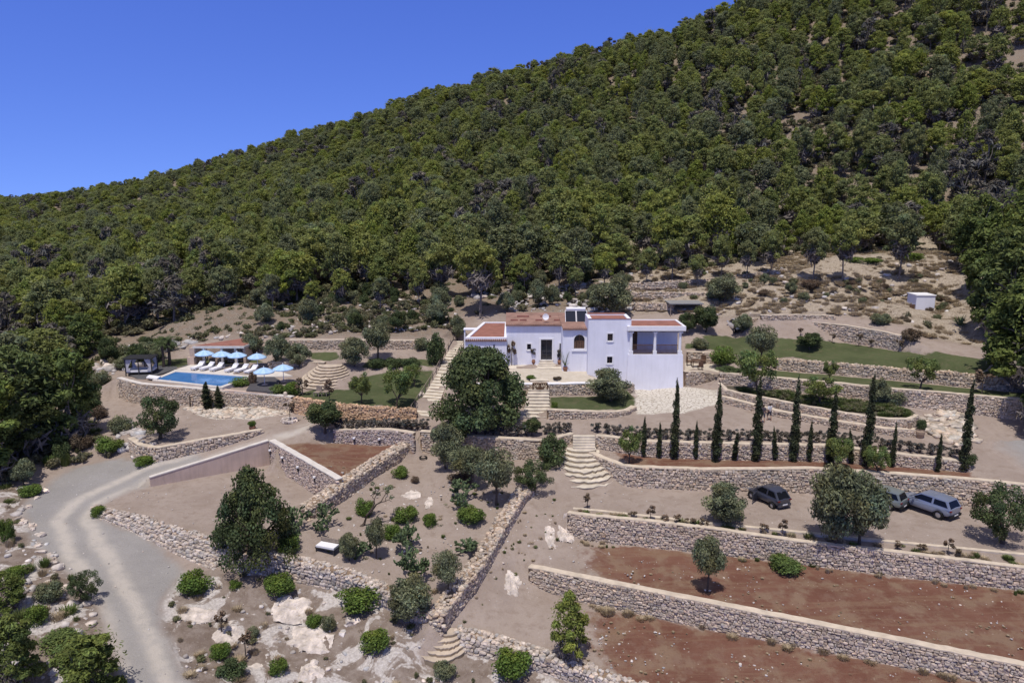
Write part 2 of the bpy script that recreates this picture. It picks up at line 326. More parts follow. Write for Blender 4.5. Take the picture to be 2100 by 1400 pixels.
# ------------------------------------------------------------------ heights
SPOT = [ # px,py,z measured ground
 # driveway and road
 (307,982,.5),(250,1000,.3),(323,948,.9),(150,1020,.2),(150,960,.4),(60,1050,.1),(110,1010,.2),(80,1080,-.2),(150,1170,-.8),(220,1260,-1.2),(262,1400,-2.0),(190,1052,-.2),(330,1240,-1.4),(345,1320,-1.8),(395,1400,-2.2),(250,1150,-.9),(300,1200,-1.2),(370,1172,-1.1),
 (560,890,2.05),(620,880,2.15),(430,926,1.4),(500,905,1.8),(700,868,2.3),(760,872,2.35),(900,868,2.4),(1000,872,2.5),(1115,864,2.55),(1200,870,2.6),(1300,862,2.65),(1400,850,2.75),(1475,830,2.8),(1400,880,2.65),(1600,870,2.65),(1600,895,2.6),(1750,895,2.5),(1890,905,2.3),(1900,920,2.3),(2000,930,2.05),(2030,965,1.8),(2100,940,2.0),(2100,975,1.75),(2300,950,1.9),
 # yards
 (600,850,2.15),(450,850,2.1),(300,850,2.05),(220,860,1.9),(520,870,2.15),(400,880,2.1),(300,890,2.0),(560,860,2.15),
 (400,1040,-.05),(550,970,-.22),(640,1030,-.42),(300,1020,.1),(500,1080,-.1),(600,1060,-.3),(560,1120,-.2),(450,1105,.0),
 (700,930,1.4),(640,940,1.6),(570,915,1.85),(790,930,1.3),(700,975,1.4),(760,950,1.2),
 (700,1060,.1),(740,1010,.3),(850,1000,.2),(950,1000,.3),(1000,960,.6),(850,1100,-.7),(800,1150,-1.0),(700,1120,-.5),(900,1200,-1.5),(650,1140,-.5),(880,1240,-1.8),(950,1120,-.9),(1000,1060,-.4),(1050,1010,.1),
 (1150,1015,.0),(1130,1060,-.6),(1100,1100,-1.1),(1060,1140,-1.6),(1030,1180,-2.1),(980,1240,-2.6),(950,1285,-2.8),(1140,1100,-1.3),(1100,1150,-1.65),(1120,960,.9),
 (1300,1030,0),(1500,1040,0),(1800,1060,-.12),(2000,1100,-.2),(1250,1010,0),
 (1250,1150,-1.68),(1400,1190,-1.75),(1600,1230,-1.8),(1900,1280,-1.85),(2100,1320,-1.85),(2100,1230,-1.7),
 (1050,1240,-2.9),(1150,1300,-3.25),(1300,1330,-3.3),(1500,1360,-3.4),(1700,1400,-3.45),(1400,1450,-3.6),(1900,1500,-3.6),(1250,1380,-3.45),
 # rock slope
 (430,1230,-1.8),(500,1250,-2.1),(600,1290,-2.8),(750,1370,-3.7),(500,1390,-3.0),(700,1260,-2.5),(860,1362,-3.9),(1000,1400,-4.5),(400,1190,-1.3),(600,1220,-2.0),(900,1330,-3.3),(650,1480,-4.2),(1100,1450,-4.8),(1250,1500,-4.9),
 # left of road
 (0,1030,.3),(0,1200,-.3),(0,1400,-1.6),(100,1300,-1.0),(180,1400,-1.9),(30,1100,-.1),(60,1180,-.5),(-100,1300,-.9),(200,900,1.6),(260,930,.9),
 # house
 (843,853,2.3),(868,815,2.85),(893,775,3.65),(915,730,4.6),(933,700,5.25),(888,858,2.3),(905,818,2.85),(920,778,3.65),(938,732,4.6),(957,701,5.25),(830,853,2.4),(855,815,3.3),
 (1078,850,2.55),(1122,850,2.55),(1080,832,2.85),(1124,832,2.9),(1083,812,3.3),(1122,812,3.35),(1088,795,3.75),(1124,795,3.75),(1101,840,2.75),
 (1080,775,4.4),(1150,775,4.4),(1204,775,4.4),(1290,785,4.35),(1204,762,4.4),(1085,757,4.5),(1040,757,4.5),(960,770,4.35),(1150,745,4.6),(1302,798,2.95),(1350,795,3.05),(1400,792,3.15),(1304,812,2.9),(1400,830,2.85),(1470,800,3.1),(1240,825,3.35),(1150,830,3.35),(1288,815,3.3),(1128,815,3.3),
 (1060,860,2.6),(960,870,2.5),(1065,815,3.3),(960,815,3.25),(900,840,2.8),
 (1420,755,4.3),(1420,745,4.33),(1455,750,4.35),(1470,760,4.3),(1440,760,4.3),
 (950,702,5.3),(920,730,4.7),(905,760,4.1),(893,800,3.4),(865,856,2.45),(880,700,5.2),(1000,690,5.6),(980,650,7.0),
 # right terraces
 (1500,745,5.0),(1490,720,5.6),(1560,715,5.8),(1560,745,5.0),(1440,705,6.0),(1500,690,6.3),(1700,720,6.2),(1850,735,6.2),(2000,755,6.1),(1950,735,6.4),(1900,770,4.97),(2050,800,4.9),(1650,772,4.95),(1700,840,3.85),(1600,805,3.9),(1850,850,3.75),(1800,840,3.85),
 (1900,870,2.9),(1940,880,2.7),(2000,880,2.7),(2100,890,2.6),(2000,905,2.4),(1950,860,3.1),
 (1700,650,8.4),(1800,665,8.3),
 # left terraces
 (300,772,3.5),(400,760,3.65),(300,750,3.65),(480,740,3.7),(540,790,3.6),(560,800,3.55),(620,805,3.5),(700,815,3.5),(800,825,3.45),(855,825,3.2),(860,790,3.5),(740,785,3.6),(700,800,3.6),(620,780,3.65),(560,760,3.7),(450,725,3.9),(340,745,3.8),(250,765,3.4),
 (690,747,4.85),(760,755,4.4),(850,755,4.4),(640,738,4.8),(700,725,5.0),(800,725,5.0),(880,730,5.0),(580,730,4.6),(500,715,4.5)]
BORDER = [(-500,1700,-2.5),(300,1800,-4.6),(1050,1900,-6.5),(1900,1800,-5.5),(2900,1700,-4.8),(2900,1250,-2.4),(2900,1000,0),(2700,930,2.3),(2500,860,4.5),(2300,800,6.0),(2130,750,6.3),(2030,715,6.7),(1950,700,6.9),(1880,688,7.5),(1868,668,8.3),(1790,652,8.6),(1713,643,8.8),(1620,643,8.7),(1540,644,8.5),(1480,650,7.9),(1420,640,8.2),(1360,640,8.0),(1290,641,7.9),(1160,641,7.9),(1040,642,7.9),(950,650,7.4),(905,690,6.2),(867,694,6.1),(790,693,6.1),(700,692,6.1),(593,693,6.0),(500,690,5.6),(400,697,5.0),(330,735,4.2),(240,760,3.4),(190,785,2.6),(175,830,1.9),(190,880,1.5),(100,925,1.0),(0,960,.9),(-300,1000,.9),(-700,1200,-.3)]
def G(px, py, D): return PD(px, py, D)
def C(px, py, D): p = PD(px, py, D); p[2] -= 5.5; return p
HILL = [G(-900,770,78),G(-600,760,78),G(-300,770,78),G(0,760,80),G(150,720,84),G(300,690,88),G(450,640,92),G(600,628,95),G(800,630,92),G(1000,622,92),G(1200,610,92),G(1700,560,92),G(1800,558,92),G(1640,600,86),G(1640,622,83),
 G(1300,560,98),G(1450,552,98),G(1600,545,96),G(1900,525,95),G(2050,560,88),G(2300,560,85),G(2050,640,80),G(1900,640,82),G(1960,600,86),
 C(-400,620,110),C(-400,450,300),C(-400,405,650),C(-1200,600,120),C(-1500,405,650),
 C(0,620,110),C(0,520,170),C(0,460,280),C(0,425,430),C(0,403,650),C(200,414,560),C(100,412,600),C(270,410,480),
 C(300,560,120),C(300,480,190),C(300,420,290),C(370,370,400),
 C(600,480,125),C(600,400,180),C(600,330,260),C(600,274,335),C(480,320,365),C(700,254,315),
 C(830,420,135),C(830,300,215),C(830,204,295),C(1050,400,130),C(1050,270,190),C(1060,138,262),C(950,170,280),
 C(1290,400,125),C(1290,240,180),C(1290,78,243),C(1180,108,252),C(1450,420,122),C(1450,250,160),C(1450,110,195),C(1500,8,226),
 C(1750,420,115),C(1750,250,145),C(1750,100,175),C(1750,-60,210),C(2050,450,105),C(2050,250,130),C(2050,80,160),C(2050,-150,205),C(2600,450,105),C(2600,200,130),C(2600,-250,200)]
for r_ in [C(370,370,400),C(600,274,335),C(830,204,295),C(1060,138,262),C(1290,78,243),C(1500,8,226),C(1750,-60,210),C(2050,-150,205),C(2600,-250,200),C(270,410,480),C(0,403,650),C(-1500,405,650)]:
    q = r_.copy(); k = 1+90/math.hypot(q[0], q[1]); q[:2] *= k; q[2] -= 28; HILL.append(q)
    q = r_.copy(); k = 1+700/math.hypot(q[0], q[1]); q[:2] *= k; q[2] = 5; HILL.append(q)
border = np.array([P(*b) for b in BORDER])
# densify border
def resample(pts, step, closed=False):
    pts = np.asarray(pts, float)
    if closed: pts = np.r_[pts, pts[:1]]
    out = []
    for a, b in zip(pts[:-1], pts[1:]):
        k = max(1, int(round(np.linalg.norm(b[:2]-a[:2])/step)))
        for i in range(k): out.append(a+(b-a)*i/k)
    if not closed: out.append(pts[-1])
    return np.array(out)
borderd = resample(border, 4.0, True)
def pip(poly, pts):
    x, y = pts[:, 0], pts[:, 1]; ins = np.zeros(len(pts), bool); n = len(poly)
    for i in range(n):
        x0, y0 = poly[i][:2]; x1, y1 = poly[(i+1) % n][:2]
        c = (y0 > y) != (y1 > y)
        if y1 != y0: ins ^= c & (x < (x1-x0)*(y-y0)/(y1-y0)+x0)
    return ins
def segdist(line, pts, closed=True):
    d = np.full(len(pts), 1e9); n = len(line)
    for i in range(n if closed else n-1):
        a = np.array(line[i][:2]); b = np.array(line[(i+1) % n][:2]); ab = b-a; L2 = max(ab@ab, 1e-9)
        t = np.clip(((pts[:, :2]-a)@ab)/L2, 0, 1); q = a+t[:, None]*ab
        d = np.minimum(d, np.hypot(pts[:, 0]-q[:, 0], pts[:, 1]-q[:, 1]))
    return d
# RBF outside the garden
inb = pip(border, np.array(HILL)); HP = np.r_[np.array(HILL)[~inb], borderd]
SCL = 100.0
A_ = HP[:, :2]/SCL; n_ = len(A_)
K_ = np.linalg.norm(A_[:, None]-A_[None], axis=2); Q_ = np.c_[np.ones(n_), A_]
sol = np.linalg.solve(np.block([[K_+1e-6*np.eye(n_), Q_], [Q_.T, np.zeros((3, 3))]]), np.r_[HP[:, 2], 0, 0, 0])
def zhill(xy):
    out = np.empty(len(xy))
    for i in range(0, len(xy), 20000):
        q = xy[i:i+20000]/SCL; k = np.linalg.norm(q[:, None]-A_[None], axis=2)
        out[i:i+20000] = k@sol[:n_]+np.c_[np.ones(len(q)), q]@sol[n_:]
    return out
# coarse triangulation inside
CV = []; CE = []
def addline(pts, closed=False):
    i0 = len(CV)
    for p in pts: CV.append(p)
    k = len(pts)
    for i in range(k-1): CE.append((i0+i, i0+i+1))
    if closed: CE.append((i0+k-1, i0))
LINES = []
addline(borderd, True)
for w in WALLS:
    ins = min(.12, w['thick']*.3)
    lo = np.c_[w['bot'][:, :2]-w['n']*ins, w['bot'][:, 2]]
    off = w['thick']-ins
    hi = np.c_[w['top'][:, :2]-w['n']*off, w['top'][:, 2]-w['par']]
    if w['name'] == 'boundary_wall' and w['thick'] > .6: pass
    addline(lo); addline(hi); LINES += [lo, hi]; w['hi'] = hi; w['lo'] = lo
for s in SPOT: CV.append(P(*s))
V2 = [Vector((float(p[0]), float(p[1]))) for p in CV]
vo, eo, fo, ov, oe, of = delaunay_2d_cdt(V2, CE, [], 0, 1e-4)
cz = np.zeros(len(vo)); CVa = np.array(CV)
vo = np.array([(v.x, v.y) for v in vo])
for i, l in enumerate(ov):
    if l: cz[i] = np.mean([CV[j][2] for j in l])
    else:
        d = np.linalg.norm(CVa[:, :2]-vo[i], axis=1); j = np.argsort(d)[:2]; cz[i] = CVa[j, 2].mean()
fo = np.array([f for f in fo if len(f) == 3])
T0, T1, T2 = vo[fo[:, 0]], vo[fo[:, 1]], vo[fo[:, 2]]
den = (T1[:, 1]-T2[:, 1])*(T0[:, 0]-T2[:, 0])+(T2[:, 0]-T1[:, 0])*(T0[:, 1]-T2[:, 1])
ok = np.abs(den) > 1e-9; fo, T0, T1, T2, den = fo[ok], T0[ok], T1[ok], T2[ok], den[ok]
tz = cz[fo]
def ztin(xy):
    out = np.empty(len(xy))
    for i in range(0, len(xy), 4000):
        x = xy[i:i+4000, 0:1]; y = xy[i:i+4000, 1:2]
        a = ((T1[:, 1]-T2[:, 1])*(x-T2[:, 0])+(T2[:, 0]-T1[:, 0])*(y-T2[:, 1]))/den
        b = ((T2[:, 1]-T0[:, 1])*(x-T2[:, 0])+(T0[:, 0]-T2[:, 0])*(y-T2[:, 1]))/den
        c = 1-a-b; m = np.minimum(np.minimum(a, b), c); j = m.argmax(1); r = np.arange(len(x))
        aa, bb, cc = a[r, j], b[r, j], c[r, j]
        out[i:i+4000] = aa*tz[j, 0]+bb*tz[j, 1]+cc*tz[j, 2]
    return out
def Z(xy):
    xy = np.atleast_2d(np.asarray(xy, float))[:, :2]; ins = pip(border, xy); out = np.empty(len(xy))
    if ins.any(): out[ins] = ztin(xy[ins])
    if (~ins).any(): out[~ins] = zhill(xy[~ins])
    return out
def drape(pp, lo=28, hi=130, step=.4):
    """where the rays through these photo points meet the ground"""
    pp = np.asarray(pp, float); d = np.array([ray(a[0], a[1]) for a in pp]); n = len(pp)
    t = np.full(n, float(lo)); done = np.zeros(n, bool); tp = t.copy(); res = t.copy(); gp = np.full(n, 1.)
    while t[0] < hi and not done.all():
        q = d*t[:, None]; g = q[:, 2]+CAMH-Z(q)
        hit = (g < 0) & ~done
        res[hit] = (tp+(t-tp)*gp/(gp-g+1e-9))[hit]; done |= hit
        tp = t.copy(); gp = g; t = t+step
    res[~done] = hi
    q = d*res[:, None]; q[:, 2] += CAMH; return q
# ------------------------------------------------------------------ ground regions (photo outlines draped on the heights)
REG = {
 'gravel_road': [[(430,1480),(392,1400),(360,1340),(333,1300),(332,1240),(372,1170),(330,1119),(265,1088),(190,1056),(205,1036),(260,1008),(307,985),(420,944),(400,930),(300,948),(250,940),(150,958),(90,1000),(55,1030),(48,1055),(80,1112),(130,1165),(205,1235),(225,1300),(258,1400),(262,1500)]],
 'driveway': [[(420,944),(552,906),(640,900),(683,880),(793,879),(861,884),(980,895),(1106,903),(1179,888),(1221,891),(1330,904),(1540,909),(1700,912),(1850,930),(1990,946),(2033,985),(2130,996),(2500,1030),(2500,915),(2100,905),(2030,915),(1950,915),(1900,903),(1882,898),(1817,894),(1700,875),(1600,858),(1540,844),(1477,828),(1400,847),(1296,853),(1200,861),(1115,863),(960,868),(860,860),(700,868),(640,862),(600,880),(540,890),(433,924),(400,930)]],
 'red_soil': [[(570,914),(690,905),(800,912),(850,925),(818,925),(767,950),(700,992)],
              [(1262,925),(1450,938),(1700,944),(1967,964),(1992,970),(1990,985),(1813,975),(1673,966),(1450,967),(1300,962)],
              [(1178,1108),(1330,1119),(1640,1152),(1821,1177),(2100,1208),(2500,1262),(2500,1450),(2100,1366),(1500,1246),(1200,1187),(1095,1166)],
              [(1110,1215),(1200,1238),(1500,1300),(1800,1356),(2061,1402),(2400,1480),(2300,1600),(1500,1600),(1240,1392),(1133,1350),(1060,1320),(1080,1260)]],
 'lawn': [[(603,815),(700,829),(800,836),(850,838),(875,800),(890,760),(800,762),(720,775),(715,800),(640,800),(610,808)],
          [(1128,814),(1296,811),(1304,820),(1300,835),(1288,842),(1200,843),(1130,840)],
          [(1440,690),(1540,688),(1733,703),(1850,722),(1950,728),(2100,748),(2400,800),(2400,815),(2100,782),(1850,755),(1733,745),(1590,735),(1525,730),(1470,718)],
          [(1510,760),(1590,760),(1733,772),(1850,782),(1967,795),(2110,806),(2400,840),(2400,850),(2110,819),(1933,804),(1733,786),(1587,773)],
          [(630,722),(690,722),(700,738),(640,736)],[(757,736),(880,736),(890,752),(740,752)],[(315,742),(400,733),(520,728),(540,742),(400,750),(330,758)],
          [(1405,705),(1470,706),(1470,718),(1405,716)]],
 'planted_bed': [[(1480,786),(1560,796),(1700,815),(1817,829),(1860,838),(1882,850),(1866,858),(1817,857),(1733,845),(1633,827),(1550,810),(1492,798)]],
 'rocky_ground': [[(372,1172),(430,1168),(520,1176),(590,1188),(680,1208),(760,1232),(830,1265),(885,1292),(860,1300),(850,1355),(930,1358),(960,1335),(1000,1346),(1093,1373),(1233,1425),(1400,1520),(430,1500),(360,1340),(332,1300),(332,1240)],
                  [(-300,1000),(0,1000),(60,1000),(45,1058),(78,1112),(128,1167),(200,1237),(222,1300),(255,1400),(262,1500),(-300,1500)]],
 'cobbles': [[(1302,799),(1400,793),(1470,800),(1478,812),(1477,828),(1400,846),(1306,850),(1303,835)],
             [(377,838),(420,832),(547,833),(600,842),(590,850),(520,860),(430,858)]],
 'patio': [[(1040,757),(1204,757),(1207,770),(1290,777),(1290,786),(1040,786)],[(1405,744),(1468,746),(1474,764),(1405,762)]],
 'hillside': []}
REGW = {}
for k, polys in REG.items():
    REGW[k] = [drape(resample(np.c_[np.array(p, float), np.zeros(len(p))], 60, True)[:, :2], lo=24, hi=112)[:, :3] for p in polys]
# ------------------------------------------------------------------ fine ground mesh
pts = []; 
ys = 26.0
while ys < 88:
    hw = min(.80*ys+3, 85); k = int(2*hw/.5); xs = np.linspace(-hw, hw, k); q = np.c_[xs, np.full(k, ys)]+rng.uniform(-.13, .13, (k, 2)); pts.append(q); ys += .5
ys = 88.0; st = 1.0
while ys < 780:
    hw = .80*ys+6; k = int(2*hw/(st*1.1)); xs = np.linspace(-hw, hw, k); pts.append(np.c_[xs, np.full(k, ys)]+rng.uniform(-.25, .25, (k, 2))*st); ys += st; st = min(st*1.028, 14)
pts = np.concatenate(pts)
# far apron of ground out to the horizon
ring = []
for rr in (260, 900, 2200, 4500):
    for a in np.arange(0, 360, 10):
        q = np.array((rr*math.sin(R(a)), rr*math.cos(R(a))))
        if abs(q[0]) > .8*q[1]+10 or q[1] > 800: ring.append(q)
for a in np.arange(-180, 180, 12):
    q = np.array((110*math.sin(R(a)), 30+110*math.cos(R(a))))
    if abs(q[0]) > .8*q[1]+8: ring.append(q)
ring = np.array(ring)
allp = [np.c_[pts, np.zeros(len(pts))], np.c_[ring, np.zeros(len(ring))]]
fe = []; base = len(pts)+len(ring); extra = []
def addc(line, closed, step):
    global base
    l = resample(line, step, closed); k = len(l)
    for i in range(k-1): fe.append((base+i, base+i+1))
    if closed: fe.append((base+k-1, base))
    extra.append(l[:, :3]); base += k
addc(border, True, 4.0)
for l in LINES: addc(l, False, .6)
for k in ('gravel_road', 'driveway', 'red_soil', 'lawn', 'planted_bed', 'cobbles', 'patio'):
    for p in REGW[k]: addc(p, True, .8)
# thin grid points that fall too near constraint points
ex = np.concatenate(extra)
cell = {}
for q in ex: cell.setdefault((int(q[0]//.5), int(q[1]//.5)), []).append(q[:2])
keep = np.ones(len(pts), bool)
for i, q in enumerate(pts):
    if q[1] > 95: continue
    a, b = int(q[0]//.5), int(q[1]//.5)
    for da in (-1, 0, 1):
        for db in (-1, 0, 1):
            for c_ in cell.get((a+da, b+db), ()):
                if (c_[0]-q[0])**2+(c_[1]-q[1])**2 < .045: keep[i] = False
nk = int((~keep).sum()); pts = pts[keep]
fe = [(a-nk, b-nk) for a, b in fe]
XY = np.r_[pts, ring, ex[:, :2]]
vo2, eo2, fo2, *_ = delaunay_2d_cdt([Vector((float(a), float(b))) for a, b in XY], fe, [], 0, 1e-4)
GV = np.array([(v.x, v.y) for v in vo2]); GF = np.array([f for f in fo2 if len(f) == 3])
far = np.hypot(GV[:, 0], GV[:, 1]) > 820
gz = np.empty(len(GV)); gz[~far] = Z(GV[~far]); gz[far] = 5.0
nearring = (~far) & (np.abs(GV[:, 0]) > .8*GV[:, 1]+9)
gz[nearring & (gz > 60)] = 60
# natural unevenness
def vnoise(xy, s, seed=0, octv=4):
    out = np.zeros(len(xy)); amp = 1.; r = np.random.default_rng(seed)
    for o in range(octv):
        g = r.uniform(-1, 1, (97, 97)); q = xy/s+37.7; i = np.floor(q).astype(int); f = q-i; f = f*f*(3-2*f)
        a = g[i[:, 0] % 97, i[:, 1] % 97]; b = g[(i[:, 0]+1) % 97, i[:, 1] % 97]; c = g[i[:, 0] % 97, (i[:, 1]+1) % 97]; d = g[(i[:, 0]+1) % 97, (i[:, 1]+1) % 97]
        out += amp*((a*(1-f[:, 0])+b*f[:, 0])*(1-f[:, 1])+(c*(1-f[:, 0])+d*f[:, 0])*f[:, 1]); s *= .5; amp *= .5
    return out
SD = {}
for k, polys in REGW.items():
    d = np.full(len(GV), -50.)
    for p in polys:
        e = segdist(p, GV); e[~pip(p, GV)] *= -1; d = np.maximum(d, e)
    SD[k] = d
gsd = segdist(border, GV); gsd[~pip(border, GV)] *= -1
wd = np.full(len(GV), 50.)
for l in LINES: wd = np.minimum(wd, segdist(l, GV, False))
soft = np.clip(wd/.8, 0, 1)*np.clip(np.abs(gsd)/1.5, 0, 1)
def inside(k, w=.6): return np.clip(SD[k]/w, 0, 1)
hard = np.clip(inside('gravel_road')+inside('driveway')+inside('lawn')+inside('patio'), 0, 1)
gz += soft*(.035+.05*(1-hard))*vnoise(GV, 1.3, 1)
rk = inside('rocky_ground', 1.)
gz += soft*rk*(.22*np.abs(vnoise(GV, 2.2, 2))-.06)
outm = np.clip(-gsd/3, 0, 1)*(~far)
gz += outm*(.55*vnoise(GV, 6, 3)+.2*vnoise(GV, 1.6, 4)*np.clip(1-(GV[:, 1]-100)/150, 0, 1))
def ZZ(x, y): return float(Z([(x, y)])[0])
# weights
wA = np.zeros((len(GV), 4)); wB = np.zeros((len(GV), 4))
def sdw(k, w=1.2): return np.clip(.5+SD[k]/(2*w), 0, 1)
pxy = np.array([proj((a, b, c)) for (a, b), c in zip(GV, gz)])
# red soil fades out to the left
redf = sdw('red_soil', .8)
fade = np.clip((GV[:, 0]-3.2-np.clip((GV[:, 1]-40)*.1, 0, 1))/4.5, 0, 1); low = GV[:, 1] < 50
redf = np.where(low & (GV[:, 0] > -2), redf*(.25+.75*fade), redf)
wA[:, 0] = redf
wA[:, 1] = sdw('lawn', 1.)
wA[:, 2] = np.maximum(sdw('gravel_road', 1.5), np.clip((GV[:, 0]-34)/7, 0, 1)*(SD['driveway'] > -.5)*.8)
wA[:, 3] = sdw('rocky_ground', 1.2)
outg = np.clip(.5-gsd/4, 0, 1)
wB[:, 0] = np.where(GV[:, 0] > 12, outg, outg*.35)*np.clip(1.2-(gz-12)/10, 0, 1)  # dry hillside grass, right
wB[:, 1] = sdw('cobbles', 1.)
wB[:, 2] = np.maximum(sdw('patio', .6), 0)
wB[:, 3] = sdw('planted_bed', .8)
# wheel tracks: lateral distance from the road centre line
ctr = drape([(322,1440),(300,1400),(275,1330),(245,1250),(205,1175),(165,1110),(150,1065),(175,1030),(235,1003),(310,968),(420,932),(520,900),(600,878)])
lat = np.full(len(GV), 9.); bestd = np.full(len(GV), 1e9)
rc = resample(ctr, .5)
for a, b in zip(rc[:-1], rc[1:]):
    ab = b[:2]-a[:2]; L_ = np.linalg.norm(ab); t = np.clip(((GV-a[:2])@ab)/(L_*L_), 0, 1); q = a[:2]+t[:, None]*ab
    d = np.hypot(*(GV-q).T); sg = np.sign(ab[0]*(GV[:, 1]-a[1])-ab[1]*(GV[:, 0]-a[0]))
    u = d < bestd; bestd[u] = d[u]; lat[u] = (d*sg)[u]
# ------------------------------------------------------------------ ground material
def ground_material():
    m, nt, b = nodes('ground_soil'); L = nt.links
    geo = N(nt, 'ShaderNodeNewGeometry'); pos = geo.outputs['Position']
    def noise(s, d=6, r=.6): n = N(nt, 'ShaderNodeTexNoise', Scale=s, Detail=d, Roughness=r); L.new(pos, n.inputs['Vector']); return n.outputs['Fac']
    def math_(op, a, b_=None, c=None, clamp=False):
        n = N(nt, 'ShaderNodeMath', operation=op); n.use_clamp = clamp
        for i, v in enumerate((a, b_, c)):
            if v is None: continue
            if hasattr(v, 'is_linked') or not isinstance(v, (int, float)): L.new(v, n.inputs[i])
            else: n.inputs[i].default_value = v
        return n.outputs[0]
    def ramp(v, lo, hi, a=0, b_=1):
        n = N(nt, 'ShaderNodeMapRange'); n.interpolation_type = 'SMOOTHSTEP'
        L.new(v, n.inputs[0])
        for i, q in enumerate((lo, hi, a, b_)): n.inputs[i+1].default_value = q
        return n.outputs[0]
    def mix(f, a, b_):
        n = N(nt, 'ShaderNodeMix', data_type='RGBA')
        if isinstance(f, float): n.inputs[0].default_value = f
        else: L.new(f, n.inputs[0])
        for i, v in ((6, a), (7, b_)):
            if isinstance(v, tuple): n.inputs[i].default_value = (*v, 1)
            else: L.new(v, n.inputs[i])
        return n.outputs[2]
    A = N(nt, 'ShaderNodeAttribute', attribute_name='wA'); sa = N(nt, 'ShaderNodeSeparateColor'); L.new(A.outputs['Color'], sa.inputs[0])
    B = N(nt, 'ShaderNodeAttribute', attribute_name='wB'); sb = N(nt, 'ShaderNodeSeparateColor'); L.new(B.outputs['Color'], sb.inputs[0])
    LT = N(nt, 'ShaderNodeAttribute', attribute_name='lat').outputs['Fac']
    red, grass, grey, rock = sa.outputs[0], sa.outputs[1], sa.outputs[2], A.outputs['Alpha']
    dry, cob, pat, bed = sb.outputs[0], sb.outputs[1], sb.outputs[2], B.outputs['Alpha']
    nA, nB, nC, nD = noise(.35), noise(1.6), noise(7, 5, .7), noise(28, 3, .7)
    spk = N(nt, 'ShaderNodeTexVoronoi', Scale=3.2); L.new(pos, spk.inputs['Vector'])
    speck = ramp(spk.outputs['Distance'], .10, .16, 1, 0)
    sel = N(nt, 'ShaderNodeSeparateColor'); L.new(spk.outputs['Color'], sel.inputs[0])
    speck = math_('MULTIPLY', speck, ramp(sel.outputs[0], .72, .76))
    # sandy gravel
    c = mix(ramp(nA, .3, .7), (.325,.264,.224), (.385,.32,.276)); c = mix(ramp(nB, .45, .75), c, (.29,.23,.19))
    c = mix(math_('MULTIPLY', ramp(nC, .5, .72), .35), c, (.23,.18,.14)); c = mix(math_('MULTIPLY', speck, .5), c, (.5,.45,.4))
    def thr(w, n, amt=.35, e=.1): return ramp(math_('ADD', w, math_('MULTIPLY', math_('SUBTRACT', n, .5), amt)), .5-e, .5+e)
    # forest floor / hill soil where neither
    hil = mix(ramp(nC, .35, .65), (.15,.12,.092), (.31,.265,.215)); hil = mix(ramp(nB, .45, .6), hil, (.235,.18,.135))
    drg = mix(ramp(nC, .35, .62), (.27,.22,.17), (.44,.38,.30)); drg = mix(ramp(nB, .5, .7), drg, (.22,.175,.135))
    H = N(nt, 'ShaderNodeAttribute', attribute_name='hill').outputs['Fac']
    c = mix(H, c, hil); c = mix(ramp(math_('ADD', dry, math_('MULTIPLY', math_('SUBTRACT', nB, .5), .6)), .35, .65), c, drg)
    # rocky slope: brown soil with white bedrock patches
    vo_ = N(nt, 'ShaderNodeTexNoise', Scale=.42, Detail=7, Roughness=.62, Distortion=.6); L.new(pos, vo_.inputs['Vector'])
    soil = mix(ramp(nB, .35, .65), (.20,.155,.125), (.285,.235,.20)); soil = mix(math_('MULTIPLY', ramp(nC, .55, .7), .6), soil, (.40,.36,.31))
    bedr = mix(ramp(nC, .35, .65), (.42,.38,.35), (.62,.58,.54))
    rk_ = mix(ramp(vo_.outputs['Fac'], .515, .56), soil, bedr)
    c = mix(thr(rock, nB), c, rk_)
    # red soil
    rd = mix(ramp(nA, .35, .65), (.155,.072,.050), (.19,.096,.068)); rd = mix(math_('MULTIPLY', ramp(noise(.55, 6, .65), .47, .62), .8), rd, (.25,.175,.12)); rd = mix(math_('MULTIPLY', ramp(nB, .48, .68), .6), rd, (.215,.135,.10))
    mp = N(nt, 'ShaderNodeMapping'); mp.inputs['Rotation'].default_value = (0, 0, .28); mp.inputs['Scale'].default_value = (.12, 2.6, 1); L.new(pos, mp.inputs['Vector'])
    nf = N(nt, 'ShaderNodeTexNoise', Scale=1.0, Detail=5, Roughness=.7); L.new(mp.outputs[0], nf.inputs['Vector']); rd = mix(math_('MULTIPLY', ramp(nf.outputs['Fac'], .48, .62), .55), rd, (.235,.15,.098))
    rd = mix(math_('MULTIPLY', ramp(nC, .55, .7), .45), rd, (.115,.055,.038)); rd = mix(math_('MULTIPLY', speck, .55), rd, (.46,.36,.29))
    c = mix(ramp(math_('ADD', red, math_('MULTIPLY', math_('SUBTRACT', nB, .5), .9)), .33, .67), c, rd)
    # grass
    gr = mix(ramp(nA, .35, .65), (.075,.092,.042), (.10,.118,.055)); gr = mix(math_('MULTIPLY', ramp(nB, .5, .7), .55), gr, (.15,.13,.08)); gr = mix(math_('MULTIPLY', ramp(nD, .5, .65), .5), gr, (.045,.06,.02))
    c = mix(thr(grass, nB, .25, .06), c, gr)
    bd = mix(ramp(nB, .4, .6), (.085,.085,.06), (.12,.10,.075)); c = mix(thr(bed, nB, .2, .08), c, bd)
    # grey gravel road with dusty wheel tracks
    gg = mix(ramp(nA, .3, .7), (.285,.272,.262), (.335,.32,.308)); gg = mix(math_('MULTIPLY', ramp(nC, .5, .72), .5), gg, (.235,.225,.215))
    gg = mix(math_('MULTIPLY', ramp(nD, .52, .66), .45), gg, (.46,.44,.41)); gg = mix(math_('MULTIPLY', ramp(nD, .36, .46, 1, 0), .35), gg, (.19,.18,.17)); gg = mix(math_('MULTIPLY', speck, .5), gg, (.5,.48,.45))
    c = mix(thr(grey, nA, .5, .16), c, gg)
